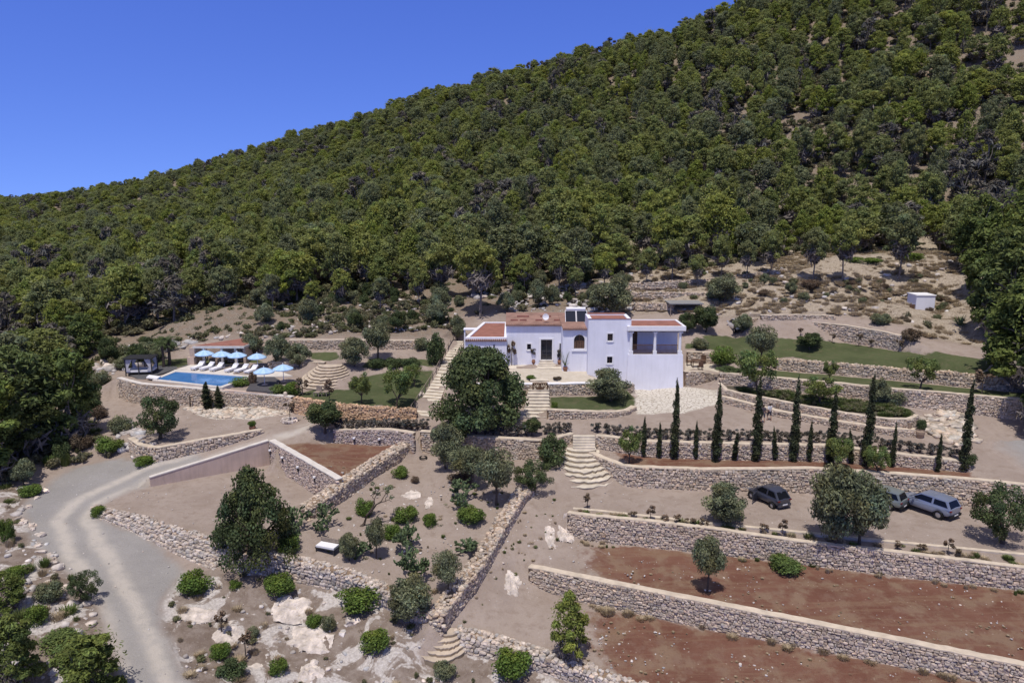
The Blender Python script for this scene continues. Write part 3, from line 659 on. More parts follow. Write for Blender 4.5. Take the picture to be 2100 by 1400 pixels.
    wob = math_('ADD', LT, math_('MULTIPLY', math_('SUBTRACT', nA, .5), 1.0))
    ab = math_('ABSOLUTE', wob); tr = ramp(math_('ABSOLUTE', math_('SUBTRACT', ab, .85)), .05, .75, 1, 0)
    wide = ramp(ab, 1.3, 2.4, 1, 0)
    tr = math_('ADD', math_('MULTIPLY', tr, ramp(nB, .25, .6, .45, 1)), math_('MULTIPLY', wide, .12), clamp=True)
    RM = N(nt, 'ShaderNodeAttribute', attribute_name='roadm').outputs['Fac']
    c = mix(math_('MULTIPLY', math_('MULTIPLY', tr, RM), .9), c, (.52,.475,.42))
    # cobbles and paving
    vc = N(nt, 'ShaderNodeTexVoronoi', Scale=2.6, feature='DISTANCE_TO_EDGE'); L.new(pos, vc.inputs['Vector'])
    cb = mix(ramp(vc.outputs['Distance'], .02, .09), (.34,.29,.23), (.66,.62,.55)); cb = mix(math_('MULTIPLY', ramp(nC, .4, .7), .4), cb, (.48,.43,.36))
    c = mix(thr(cob, nB, .3, .08), c, cb)
    pv = mix(ramp(nB, .3, .7), (.60,.54,.45), (.52,.46,.37)); c = mix(ramp(pat, .45, .55), c, pv)
    L.new(c, b.inputs['Base Color']); b.inputs['Roughness'].default_value = .95; b.inputs['Specular IOR Level'].default_value = .1
    bp = N(nt, 'ShaderNodeBump', Strength=.5, Distance=.12); L.new(nC, bp.inputs['Height']); 
    bp2 = N(nt, 'ShaderNodeBump', Strength=.4, Distance=.05); L.new(nD, bp2.inputs['Height']); L.new(bp.outputs[0], bp2.inputs['Normal']); L.new(bp2.outputs[0], b.inputs['Normal'])
    return m
M['ground'] = ground_material()
# classify faces
cen = GV[GF].mean(1); cls = np.zeros(len(GF), int)
names = ['ground', 'gravel_road', 'driveway', 'red_soil', 'lawn', 'planted_bed', 'rocky_ground', 'cobbled_ramp', 'patio', 'hillside']
cls[~pip(border, cen)] = 9
for i, k in ((6, 'rocky_ground'), (2, 'driveway'), (1, 'gravel_road'), (3, 'red_soil'), (4, 'lawn'), (5, 'planted_bed'), (7, 'cobbles'), (8, 'patio')):
    for p in REGW[k]:
        q = pip(p, cen)
        if i == 6: q &= cls == 0
        cls[q] = i
fz = gz[GF]
hillw = np.clip(-gsd/2+.5, 0, 1)
roadm = np.clip(.5+np.maximum(SD['gravel_road'], SD['driveway'])/1.0, 0, 1)*np.clip(1-(GV[:, 0]+12)/12, 0, 1)
for i, nm in enumerate(names):
    f = GF[cls == i]
    if len(f) == 0: continue
    used, inv = np.unique(f.ravel(), return_inverse=True); f2 = inv.reshape(-1, 3)
    a, b_, c_ = GV[used][f2[:, 0]], GV[used][f2[:, 1]], GV[used][f2[:, 2]]
    flip = ((b_-a)[:, 0]*(c_-a)[:, 1]-(b_-a)[:, 1]*(c_-a)[:, 0]) < 0; f2[flip] = f2[flip][:, ::-1]
    mb = MB(); mb.add(np.c_[GV[used], gz[used]], f2)
    o = mb.build(nm, M['ground'], smooth=True); tag(o, kind='structure')
    me = o.data
    for an, arr in (('wA', wA), ('wB', wB)):
        at = me.attributes.new(an, 'FLOAT_COLOR', 'POINT'); at.data.foreach_set('color', arr[used].astype(np.float32).ravel())
    for an, arr in (('lat', lat), ('hill', hillw), ('roadm', roadm)):
        at = me.attributes.new(an, 'FLOAT', 'POINT'); at.data.foreach_set('value', arr[used].astype(np.float32))
print('GROUND', len(GV), len(GF))
# ------------------------------------------------------------------ stones
def stone_template():
    g = np.linspace(-1, 1, 3); V = {}; F = []
    def vid(p):
        k = tuple(np.round(p, 3)); return V.setdefault(k, len(V))
    for ax in range(3):
        for s in (-1, 1):
            for i in range(2):
                for j in range(2):
                    q = []
                    for (a, b) in ((i, j), (i+1, j), (i+1, j+1), (i, j+1)):
                        p = [0, 0, 0]; p[ax] = s; p[(ax+1) % 3] = g[a]; p[(ax+2) % 3] = g[b]; q.append(vid(p))
                    F.append(q if s > 0 else q[::-1])
    v = np.array(list(V.keys()), float); n = v/np.linalg.norm(v, axis=1)[:, None]
    return v*.45+n*.62, np.array(F)
SV, SF = stone_template()
def stones(mb, cen, X, Y_, Zx, size, rg, mat=0, jit=.12, base=(1, 1, 1)):
    """cen (n,3); X,Y_,Zx unit axes (n,3); size (n,3) half sizes"""
    n = len(cen)
    if n == 0: return
    v = SV[None]*(1+rg.uniform(-jit, jit, (n, 1, 3)))+rg.normal(0, jit*.55, (n, len(SV), 3))
    v = v*size[:, None, :]
    w = cen[:, None]+v[:, :, 0:1]*X[:, None]+v[:, :, 1:2]*Y_[:, None]+v[:, :, 2:3]*Zx[:, None]
    f = (SF[None]+np.arange(n)[:, None, None]*len(SV)).reshape(-1, 4)
    br = rg.normal(1, .17, n).clip(.5, 1.5); warm = rg.normal(0, .035, n)
    c = np.stack([br*(1+warm), br, br*(1-warm)], 1)*np.array(base); c = np.repeat(c, len(SF), 0)
    mb.add(w.reshape(-1, 3), f, mat, c)
def lumps(mb, cen, size, rg, mat=0, base=(1, 1, 1), jit=.18):
    n = len(cen); a = rg.uniform(0, 2*math.pi, n); b = rg.uniform(-.35, .35, n)
    X = np.stack([np.cos(a), np.sin(a), b], 1); X /= np.linalg.norm(X, axis=1)[:, None]
    Yv = np.stack([-np.sin(a), np.cos(a), rg.uniform(-.3, .3, n)], 1); Yv -= (Yv*X).sum(1)[:, None]*X; Yv /= np.linalg.norm(Yv, axis=1)[:, None]
    Zv = np.cross(X, Yv); stones(mb, np.asarray(cen), X, Yv, Zv, np.asarray(size), rg, mat, jit, base)
def build_wall(w, seed):
    rg = np.random.default_rng(seed); bot, top, n = w['bot'], w['top'], w['n']; th = w['thick']; s0 = w['size']
    # cumulative resample
    seg = np.r_[0, np.cumsum(np.linalg.norm(np.diff(bot[:, :2], axis=0), axis=1))]; Ltot = seg[-1]
    def at(s):
        s = np.clip(s, 0, Ltot); o = []
        for arr in (bot, top, n): o.append(np.stack([np.interp(s, seg, arr[:, k]) for k in range(arr.shape[1])], 1))
        o[2] /= np.linalg.norm(o[2], axis=1)[:, None]; return o
    k = max(2, int(Ltot/.5)+1); ss = np.linspace(0, Ltot, k); b, t, nn = at(ss)
    n3 = np.c_[nn, np.zeros(k)]
    rise = w['style'] == 'rubble'
    b = b.copy(); t = t.copy(); hh = t[:, 2:3]-b[:, 2:3]
    if w['style'] != 'plain': t[:, 2] += rg.normal(0, .008 if w['cap'] else .06, k)
    # solid core
    ins = 0 if w['style'] == 'plain' else .05
    f0 = b-n3*ins; f0[:, 2] -= .35; f1 = t-n3*ins; f1[:, 2] -= 0 if w['style'] == 'plain' else .03
    g0 = b-n3*(th-ins); g0[:, 2] -= .35; g1 = t-n3*(th-ins); g1[:, 2] = f1[:, 2]
    hi = w['hi']
    V = np.concatenate([f0, f1, g1, g0]); F = []
    for r_ in range(3):
        for i in range(k-1): F.append((r_*k+i, r_*k+i+1, (r_+1)*k+i+1, (r_+1)*k+i))
    F = np.array(F)
    mb = MB(); mb.add(V, F, 0); mb.add(V, [(0, k, 2*k, 3*k), (k-1, 4*k-1, 3*k-1, 2*k-1)], 0)
    if w['style'] != 'plain':
        # face stones in rough courses
        C_, X_, Y2, Z2, S_ = [], [], [], [], []
        def face(off, sgn, hmin=0):
            hmax = hh.max(); z = 0.0
            while z < hmax+.25:
                ch = s0*rg.uniform(.55, .95); s = rg.uniform(0, s0)
                while s < Ltot:
                    ln = s0*rg.uniform(.6, 1.7); sc = s+ln/2; s += ln
                    bb, tt, n2 = at(np.array([sc])); H = tt[0, 2]-bb[0, 2]; zc = z+ch/2-.12+rg.uniform(-.25, .25)*ch
                    if zc > H-.02: continue
                    u = max(zc, 0)/max(H, .01); q = bb[0]*(1-u)+tt[0]*u; q[2] = bb[0, 2]+zc
                    nx = np.array([n2[0, 0], n2[0, 1], .12]); nx /= np.linalg.norm(nx)
                    q[:2] += n2[0]*(-off); T = np.array([-n2[0, 1], n2[0, 0], rg.normal(0, .1)]); T /= np.linalg.norm(T)
                    C_.append(q+nx*sgn*(-.02+rg.uniform(-.02, .03))); X_.append(T); Y2.append(nx*sgn); Z2.append(np.cross(T, nx*sgn))
                    S_.append((ln*.5, .10 if not rise else .15, ch*.55*rg.uniform(.85, 1.15)))
                z += ch
        face(0, 1)
        if rise and th > .6: face(th, -1)
        if w['cap'] is None:                          # loose top stones
            m = int(Ltot*th/(s0*s0*.55)); s = rg.uniform(0, Ltot, m); bb, tt, n2 = at(s); o = rg.uniform(0, th, m)
            q = tt-np.c_[n2, np.zeros(m)]*o[:, None]; q[:, 2] += rg.uniform(-.07, .05, m)
            sz = np.stack([rg.uniform(.3, .65, m)*s0, rg.uniform(.3, .6, m)*s0, rg.uniform(.2, .42, m)*s0], 1)
            lumps(mb, q, sz, rg, 1, w['tint'])
            for (bb, tt, n2) in ((bot[0], top[0], n[0]), (bot[-1], top[-1], n[-1])):   # rounded rubble ends
                m = int(th*max(tt[2]-bb[2], .3)/(s0*s0*.5))+4; o = rg.uniform(0, th, m); hz = rg.uniform(-.1, 1, m); q = bb+(tt-bb)*hz[:, None]-np.c_[np.tile(n2, (m, 1)), np.zeros(m)]*o[:, None]
                q[:, :2] += rg.uniform(-.12, .12, (m, 2)); lumps(mb, q, np.stack([rg.uniform(.45, .75, m)*s0, rg.uniform(.45, .75, m)*s0, rg.uniform(.3, .5, m)*s0], 1), rg, 1, w['tint'])
        if C_: stones(mb, np.array(C_), np.array(X_), np.array(Y2), np.array(Z2), np.array(S_), rg, 1, .14, w['tint'])
    c0 = (b[k//2]+t[k//2])/2; c0[2] = b[k//2][2]
    e = None
    mats = [M['concrete'] if w['style'] == 'plain' else M['mortar'], M['stone']]
    if w['cat'] and 'cream kerb' in w['label']: mats[0] = M['cap']
    lab = w['label']
    if w['cap'] and 'cream kerb' not in w['label']:
        root = empty(w['name'], c0, 0, lab, 'wall', w['group'])
        centred(mb, c0).build('masonry', mats, root)
        ov = .03+w['capw']/2; ch = .075; zt = t[:, 2]
        a0 = t+n3*ov; a1 = t-n3*(th+ov*.6)
        def lv(a, dz): q = a.copy(); q[:, 2] = zt+dz+rg.normal(0, .008, k); return q
        V = np.concatenate([lv(a0, -.005), lv(a0, ch), lv(a1, ch), lv(a1, -.005)]); F = []
        for r_ in range(4):
            for i in range(k-1): F.append((r_*k+i, r_*k+i+1, ((r_+1) % 4)*k+i+1, ((r_+1) % 4)*k+i))
        cm = MB(); cm.add(V, np.array(F)); cm.add(V, [(0, k, 2*k, 3*k), (k-1, 4*k-1, 3*k-1, 2*k-1)])
        centred(cm, c0).build('coping', M[w['cap']], root)
        w['obj'] = root
    else:
        o = centred(mb, c0).build(w['name'], mats, loc=c0); tag(o, lab, 'wall', w['group']); w['obj'] = o
for i, w in enumerate(WALLS): build_wall(w, 100+i)
print('WALLS')
# ------------------------------------------------------------------ foliage
def unit(v): return v/np.maximum(np.linalg.norm(v, axis=-1, keepdims=True), 1e-9)
def leaves(mb, clumps, n, size, rg, spread=.16, flat=.35, mat=0, inner=.25, up=.15, asp=1.7, leafvar=.2, zmin=None):
    """clumps: (x,y,z,rx,ry,rz). n leaf quads spread over the clump shells"""
    cl = np.array(clumps, float); wgt = (cl[:, 3]*cl[:, 4]*cl[:, 5])**(2/3); wgt /= wgt.sum()
    ct = rg.normal(1, spread, len(cl)).clip(.55, 1.5); ch = rg.normal(0, spread*.3, len(cl))
    k = rg.choice(len(cl), n, p=wgt); d = unit(rg.normal(0, 1, (n, 3))+np.array((0, 0, up)))
    rad = np.where(rg.random(n) < inner, rg.uniform(.3, .85, n), rg.uniform(.8, 1.06, n))
    # bumpy sub-clumps so the shell is uneven
    rad *= 1+.14*np.sin(d[:, 0]*7+k)*np.cos(d[:, 1]*6+k*2)+.08*np.sin(d[:, 2]*11+k*3)
    c = cl[k, :3]+d*rad[:, None]*cl[k, 3:6]
    nr = unit(d*1.0+rg.normal(0, .75, (n, 3))+np.array((0, 0, flat)))
    a = unit(np.cross(nr, unit(rg.normal(0, 1, (n, 3))))); b = np.cross(nr, a)
    s = size*rg.uniform(.55, 1.3, n)[:, None]
    v = np.stack([c-a*s*asp*.5-b*s*.25, c+b*s*-.5+a*s*.1, c+a*s*asp*.5+b*s*.2, c+b*s*.5-a*s*.1], 1)
    if zmin is not None: v[:, :, 2] = np.maximum(v[:, :, 2], zmin)
    f = np.arange(4*n).reshape(-1, 4); t = (ct[k]*rg.normal(1, leafvar, n)).clip(.4, 1.9); h = ch[k]+rg.normal(0, .04, n)
    mb.add(v.reshape(-1, 3), f, mat, np.stack([t*(1+h), t, t*(1-h)], 1))
def ellip_clumps(rg, n, w, z0, z1, rmin, rmax, flat=.8, shell=.62, top=1.0):
    out = []; zc = (z0+z1)/2; hz = (z1-z0)/2
    for i in range(n):
        d = rg.normal(0, 1, 3); d /= np.linalg.norm(d); r = rg.uniform(shell, 1)**.6
        R_ = rg.uniform(rmin, rmax)
        p = d*r*np.array((w/2-R_*.8, w/2-R_*.8, max(hz-R_*flat*.8, .05)))
        if d[2] > .2: p[:2] *= top
        out.append((p[0], p[1], zc+p[2], R_, R_, R_*flat))
    return out
def trunk_mb(rg, base_r, forks, k=6, bend=.25, split=None):
    """trunk from the ground to a fork, limbs out to the clumps"""
    mb = MB(); zs = min(f[2] for f in forks)
    top = np.array([0, 0, split if split else zs*.6]); lean = rg.normal(0, bend*.4, 2)
    mid = np.array([lean[0]*.4, lean[1]*.4, top[2]*.5]); top[:2] = lean
    mb.tube([(0, 0, -.4), (0, 0, .05), mid, top], [base_r*1.3, base_r*1.1, base_r*.85, base_r*.75], k)
    for f in forks:
        f = np.array(f[:3]); m = (top+f)/2+rg.normal(0, bend*.5, 3); m[2] = min(m[2], f[2])
        mb.tube([top, m, f], [base_r*.5, base_r*.32, base_r*.12], 5, caps=False)
    return mb
PROTO = {}
def proto(kind, var, w, h, parts): PROTO.setdefault(kind, []).append((w, h, parts))
def mk(kind, var):
    rg = np.random.default_rng(hash((kind, 5)) % 1000 if False else sum(map(ord, kind))*7+var)
    if kind in ('pine', 'pineyoung', 'deadpine', 'pinetall', 'pinedark'):
        tall = kind == 'pinetall'
        h = 8.0; w = 5.4; z0 = {'pine': 2.6, 'pinedark': 1.2, 'pineyoung': 1.9, 'deadpine': 2.2, 'pinetall': 3.6}[kind]+rg.uniform(-.4, .5)
        c = []
        n = {'deadpine': 16, 'pinedark': 36}.get(kind, 26)
        for i in range(n):
            u = (i+.5)/n; z = z0+(h-z0)*u*.93; env = (math.sin(math.pi*min(1, .18+.82*u)**.75))**.6 if kind == 'pineyoung' else (1-(u*1.02-.25)**2*1.15)**.5 if u < 1 else .2
            rr = max(.1, env)*w/2*rg.uniform(.45, .85); a = i*2.4+rg.uniform(-.5, .5); R_ = rg.uniform(.38, .95)*(1 if u < .85 else .75)
            c.append((rr*math.cos(a), rr*math.sin(a), z, R_, R_, R_*rg.uniform(.5, .75)))
        ox, oy, sec = rg.normal(0, .35), rg.normal(0, .35), rg.uniform(0, 6.28)
        c = [(x_+ox*(z_/h), y_+oy*(z_/h), z_, a_, b_, c_) for x_, y_, z_, a_, b_, c_ in c if not (abs((math.atan2(y_, x_)-sec+math.pi) % 6.283-math.pi) < .55 and z_ < h*.8 and math.hypot(x_, y_) > .8)]
        c.append((ox, oy, h-.45, .6, .6, .5))
        mb = MB(); dp = kind == 'deadpine'; nl = {'pine': 5600, 'pinedark': 8500, 'pineyoung': 5200, 'deadpine': 1500, 'pinetall': 5600}[kind]
        leaves(mb, c, nl, .165 if not dp else .2, rg, .16, leafvar=.3, flat=.5, asp=2.4 if not dp else 5, inner=.35)
        if not dp:   # feathery sprays filling an uneven crown
            zc = (z0+h)/2; body = [(rg.normal(0, .3), rg.normal(0, .3), zc+rg.normal(0, .3), w*.5*rg.uniform(.6, .95), w*.5*rg.uniform(.6, .95), (h-z0)*.5*rg.uniform(.75, .98)) for _ in range(3)]
            leaves(mb, body, 1300, .15, rg, .06, leafvar=.28, flat=.7, asp=2.6, inner=.45)
        tb = trunk_mb(rg, .15, c[::1] if dp else c[::2], 5, .35, split=h*.42)
        if not dp: leaves(tb, [(0, 0, z0+.3, w*.36, w*.36, .9), (0, 0, z0-.5, w*.25, w*.25, .7)], 500, .2, rg, .1, asp=6, inner=.8)
        lm = {'pine': 'pine', 'pinedark': 'pinedark', 'pineyoung': 'pineyoung', 'deadpine': 'deadtwig', 'pinetall': 'pine'}[kind]
        return w, h, [('crown', mb.mesh('crown', M[lm])), ('trunk', tb.mesh('trunk', M['pinebark']))]
    if kind in ('carob', 'carobopen'):
        w, h = 8.0, 6.0
        c = []
        for i in range(95):
            u = rg.random()**.8; z_ = .35+u*(h-.9); sh = (1-u**2.4)**.5 if var != 1 else (1-u**2.1)**.55*(.82+.28*(1-u))+.03; R_ = rg.uniform(.4, 1.0)
            a_ = rg.uniform(0, 6.283); rr_ = max(0, (w/2-R_*.75)*sh*rg.uniform(.7, 1.0)*(1+.13*math.sin(2*a_+var)+.08*math.sin(5*a_)))
            c.append((rr_*math.cos(a_), rr_*math.sin(a_), z_, R_, R_, R_*.85))
        if kind == 'carobopen': c = ellip_clumps(rg, 46, w, .6, h, .45, .85, .8, .45)
        mb = MB(); leaves(mb, c, (26000 if var != 1 else 19000) if kind == 'carob' else 9500, .15 if kind == 'carob' else .15, rg, .24, inner=.2, asp=1.4, leafvar=.28, zmin=.08)
        tb = trunk_mb(rg, .3, c[::5], 8, .5, split=1.2)
        return w, h, [('crown', mb.mesh('crown', M['carob'])), ('trunk', tb.mesh('trunk', M['bark']))]
    if kind in ('olive', 'oliveround', 'olivetrunk', 'almond', 'mastic'):
        w, h = 4.0, 4.0; z0 = {'olive': .5, 'oliveround': .05, 'olivetrunk': 1.3, 'almond': 1.0, 'mastic': .8}[kind]
        c = ellip_clumps(rg, 30, w, z0, h, .45, .8, .9, .65)
        if kind == 'almond': c = ellip_clumps(rg, 26, w, z0, h, .3, .6, .8, .45)
        else: c = [(x_+rg.normal(0, .12), y_+rg.normal(0, .12), z_+rg.normal(0, .1), a_*rg.uniform(.75, 1.25), b_, c_) for x_, y_, z_, a_, b_, c_ in c]
        mb = MB(); leaves(mb, c, {'almond': 4200, 'olivetrunk': 7000}.get(kind, 9500), .105, rg, .2, inner=.3, asp=2.2, leafvar=.3)
        tb = trunk_mb(rg, .13, c[::4], 6, .35, split=max(z0, .8)*.9)
        lm = {'almond': 'almond', 'mastic': 'carob'}.get(kind, 'olive')
        return w, h, [('crown', mb.mesh('crown', M[lm])), ('trunk', tb.mesh('trunk', M['bark']))]
    if kind in ('bush', 'greybush', 'brownbush', 'yellowbush', 'darkbush'):
        w, h = 2.0, 1.4; c = ellip_clumps(rg, 16, w, .0, h, .28, .45, .9, .8); c.append((0, 0, .45, .75, .75, .6))
        mb = MB(); leaves(mb, c, 4200, .075, rg, .16, inner=.15, asp=1.5, leafvar=.28, zmin=-.03)
        tb = MB(); 
        for q in c[::4]: tb.tube([(0, 0, -.1), (q[0]*.5, q[1]*.5, q[2]*.6), q[:3]], [.04, .03, .012], 4)
        lm = {'bush': 'bushgreen', 'greybush': 'olive', 'brownbush': 'brownbush', 'yellowbush': 'weed', 'darkbush': 'carob'}[kind]
        return w, h, [('crown', mb.mesh('crown', M[lm])), ('stem', tb.mesh('stem', M['bark']))]
    if kind == 'hedge':
        w, h = 1.2, 1.1; mb = MB(); c = []; tb = MB()
        for i in range(14):
            a = rg.uniform(0, 6.28); r = rg.uniform(.1, .5); z = rg.uniform(.35, 1.05); c.append((r*math.cos(a), r*math.sin(a), z, .14, .14, .12))
            tb.tube([(0, 0, -.05), (r*.4*math.cos(a), r*.4*math.sin(a), z*.5), (r*math.cos(a), r*math.sin(a), z)], [.015, .012, .006], 3, caps=False)
        leaves(mb, c, 700, .07, rg, .25, asp=2, leafvar=.3)
        return w, h, [('crown', mb.mesh('crown', M['hedge'])), ('stem', tb.mesh('stem', M['bark']))]
    if kind == 'cypress':
        w, h = .9, 7.0; mb = MB(); c = []
        for i in range(26):
            u = i/25; r = .45*min(1, .72+u*1.5)*(1-u**2.2)**.7+.03; a = rg.uniform(0, 6.28); o = r*.3
            c.append((o*math.cos(a), o*math.sin(a), .25+u*(h-.45), r*.75, r*.75, .42))
        leaves(mb, c, 5200, .085, rg, .22, inner=.1, up=.6, flat=0, asp=2, leafvar=.3)
        tb = MB(); tb.tube([(0, 0, -.2), (0, 0, h*.7)], [.08, .02], 5)
        return w, h, [('crown', mb.mesh('crown', M['cypress'])), ('trunk', tb.mesh('trunk', M['bark']))]
    if kind == 'cactus':
        w, h = 3.0, 2.2; mb = MB(); n = 0
        def pad(p, d, s, dep):
            nonlocal n
            if n > 420 or dep > 8: return
            n += 1
            d = unit(d); f = unit(rg.normal(0, 1, 3)); f = unit(f-d*(f@d)); g = np.cross(d, f); c = p+d*s*.95
            K = 8; ang = np.arange(K)*2*math.pi/K
            rim = c+np.outer(np.cos(ang), d)*s+np.outer(np.sin(ang), f)*s*.62
            v = np.r_[rim, [c+g*s*.14], [c-g*s*.14]]; F = np.array([(i, (i+1) % K, K, K) for i in range(K)])
            t = rg.normal(1, .2)
            mb.add(v, np.array([(i, (i+1) % K, K) for i in range(K)]), 0, (t, t, t)); mb.add(v, np.array([((i+1) % K, i, K+1) for i in range(K)]), 0, (t, t, t))
            for j in range(rg.integers(1, 4) if dep > 1 else 3):
                nd = d+rg.normal(0, .65, 3); nd[2] = abs(nd[2])*.7+.05; pad(c+d*s*.7, nd, s*rg.uniform(.86, .99), dep+1)
        for j in range(14):
            a = rg.uniform(0, 6.28); r = rg.uniform(0, .22); pad(np.array((r*math.cos(a), r*math.sin(a), -.05)), np.array((math.cos(a)*rg.uniform(.3, 1.1), math.sin(a)*rg.uniform(.3, 1.1), .8)), .24, 0)
        return w, h, [('pads', mb.mesh('pads', M['cactus']))]
    if kind == 'sapling':
        w, h = .5, 1.2; tb = MB(); tb.tube([(0, 0, -.1), (.02, 0, .5), (0, .02, .95)], [.025, .02, .01], 4); c = []
        for i in range(7): a = rg.uniform(0, 6.28); r = rg.uniform(.05, .2); c.append((r*math.cos(a), r*math.sin(a), rg.uniform(.55, 1.12), .1, .1, .1))
        mb = MB(); leaves(mb, c, 160, .08, rg, .25)
        return w, h, [('crown', mb.mesh('crown', M['brownbush'])), ('stem', tb.mesh('stem', M['bark']))]
    if kind == 'scrub':
        w, h = 1.4, .9; c = ellip_clumps(rg, 9, w, 0, h, .22, .38, .9, .7); mb = MB(); leaves(mb, c, 420, .13, rg, .2, zmin=-.03)
        return w, h, [('crown', mb.mesh('crown', M['scrub']))]
    if kind in ('grasstuft', 'weedtuft'):
        w, h = 1.0, .45; mb = MB(); n = 260; a = rg.uniform(0, 6.28, n); r = rg.uniform(0, .4, n); p = np.stack([r*np.cos(a), r*np.sin(a), np.zeros(n)-.03], 1)
        t = p+np.stack([np.cos(a)*.22, np.sin(a)*.22, rg.uniform(.18, .48, n)], 1)+rg.normal(0, .06, (n, 3)); s = np.stack([-np.sin(a), np.cos(a), 0*a], 1)*.03
        v = np.stack([p-s, p+s, t+s*.5, t-s*.5], 1).reshape(-1, 3); c = rg.normal(1, .2, n).clip(.5, 1.6)
        mb.add(v, np.arange(4*n).reshape(-1, 4), 0, np.stack([c, c, c], 1))
        return w, h, [('blades', mb.mesh('blades', M['drygrass' if kind == 'grasstuft' else 'weed']))]
    if kind in ('palm', 'agave'):
        w, h = (3.0, 4.2) if kind == 'palm' else (1.8, 1.3); mb = MB(); nf = 26 if kind == 'palm' else 34; z0 = 3.0 if kind == 'palm' else .05; Ln = 1.6 if kind == 'palm' else 1.2
        for i in range(nf):
            a = i*2.4; e = rg.uniform(-.2, 1.2) if kind == 'palm' else rg.uniform(.3, 1.35); pts_ = []
            for j in range(7):
                u = j/6; rr = Ln*u*math.cos(e*(1-.3*u)); zz = z0+Ln*u*math.sin(e)-(.9*u*u if kind == 'palm' else 0); pts_.append((rr*math.cos(a), rr*math.sin(a), zz))
            if kind == 'palm':
                pa = np.array(pts_); sd = np.array((-math.sin(a), math.cos(a), 0)); tng = unit(np.gradient(pa, axis=0))
                for j in range(1, 7):
                    for s_ in (-1, 1):
                        for q in (0, .5):
                            b0 = pa[j-1]*(1-q)+pa[j]*q; tip = b0+sd*s_*.38*(1.1-j/9)+tng[j]*.2-np.array((0, 0, .1)); wv = tng[j]*.045
                            mb.add([b0-wv, b0+wv, tip+wv*.2, tip-wv*.2], np.array([(0, 1, 2, 3)]))
            else:
                pa = np.array(pts_); sd = np.array((-math.sin(a), math.cos(a), 0)); wd_ = .07*np.array((1, 1, .95, .85, .65, .4, .05))[:, None]
                mb.add(np.r_[pa-sd*wd_, pa+sd*wd_], np.array([(j, j+1, 8+j, 7+j) for j in range(6)]))
        pr = [('fronds' if kind == 'palm' else 'leaves', mb.mesh('fronds', M['carob'] if kind == 'palm' else M['cactus']))]
        if kind == 'palm': tb = MB(); tb.tube([(0, 0, -.3), (.05, 0, 1.5), (0, 0, 3.05)], [.22, .17, .2], 9); pr.append(('trunk', tb.mesh('trunk', M['bark'])))
        return w, h, pr
    if kind == 'bare':
        w, h = 2.2, 3.4; tb = MB(); rr = rg
        def br(p, d, L_, r, k):
            q = p+d*L_; m = (p+q)/2+rr.normal(0, L_*.1, 3); tb.tube([p, m, q], [r, r*.85, r*.65], 6)
            if k == 0: ends.append(q); return
            for _ in range(2 if k < 3 else 2): br(q, unit(d+rr.normal(0, .55, 3)+np.array((0, 0, .15))), L_*.72, r*.6, k-1)
        ends = []; br(np.array((-.9, 0, -.1)), unit(np.array((.65, .1, 1.))), 1.25, .11, 4)
        mb = MB(); leaves(mb, [(*e_, .14, .14, .12) for e_ in ends[::2]], 260, .09, rg, .2)
        return w, h, [('crown', mb.mesh('crown', M['olive'])), ('trunk', tb.mesh('trunk', M['bark']))]
NV = dict(pinedark=4, pine=10, pineyoung=5, deadpine=3, pinetall=3, carob=3, carobopen=2, olive=3, oliveround=2, olivetrunk=2, almond=3, mastic=2, bush=4, greybush=2, brownbush=2, yellowbush=1, darkbush=2, hedge=4, cypress=3, cactus=4, sapling=2, scrub=3, grasstuft=2, weedtuft=1, palm=1, agave=1, bare=1)
for k_, n_v in NV.items():
    for v_ in range(n_v): w_, h_, pr_ = mk(k_, v_); proto(k_, v_, w_, h_, pr_)
prg = np.random.default_rng(11)
def place(kind, name, loc, w, h, label, cat, group=None, rz=None, var=None, lean=(0, 0)):
    pl = PROTO[kind]; v = int(prg.integers(len(pl))) if var is None else var % len(pl); w0, h0, parts = pl[v]
    rz = prg.uniform(0, 6.28) if rz is None else rz
    if len(parts) == 1:
        o = bpy.data.objects.new(name, parts[0][1]); COL.objects.link(o); o.location = [float(a) for a in loc]; o.rotation_euler = (lean[0], lean[1], rz)
    else:
        o = empty(name, loc, rz); o.rotation_euler = (lean[0], lean[1], rz)
        for nm, me in parts: c = bpy.data.objects.new(nm, me); COL.objects.link(c); c.parent = o
    o.scale = (w/w0, w/w0, h/h0); tag(o, label, cat, group); return o
BUSHY = {'bush', 'greybush', 'brownbush', 'yellowbush', 'darkbush', 'oliveround', 'cactus', 'scrub', 'carob', 'carobopen', 'hedge', 'mastic'}
PL = []   # kind, name, px, ybase, wpx, ytop, label, category, group
def pl(kind, name, px, yb, wpx, yt, label, cat='tree', group=None, rz=None, lean=(0, 0), var=None): PL.append((kind, name, px, yb, wpx, yt, label, cat, group, rz, lean, var))
B = 'bush'
pl('carob','carob_tree',985,893,212,706,'huge dark green carob tree spreading in front of the left wing of the white house', var=0)
pl('olive','olive_tree',914,962,72,862,'narrow grey green olive tree below the big carob against the stone wall')
pl('olivetrunk','olive_tree',964,995,82,912,'dark olive tree left of its silvery twin in the sandy yard')
pl('olivetrunk','olive_tree',1018,1036,84,918,'silvery olive tree with forked trunk right of the prickly pear', var=1)
pl('carobopen','fig_tree',1096,1022,92,938,'green fig tree at the top end of the diagonal stone wall')
pl('darkbush','shrub',1134,968,64,890,'dark leafy shrub filling the corner left of the fan shaped steps', B)
pl('cactus','prickly_pear',964,1050,68,984,'prickly pear clump just above the bright round bush in the sandy yard','cactus')
pl('brownbush','shrub',945,1000,60,968,'low dark shrub behind the prickly pear beside the two olives', B)
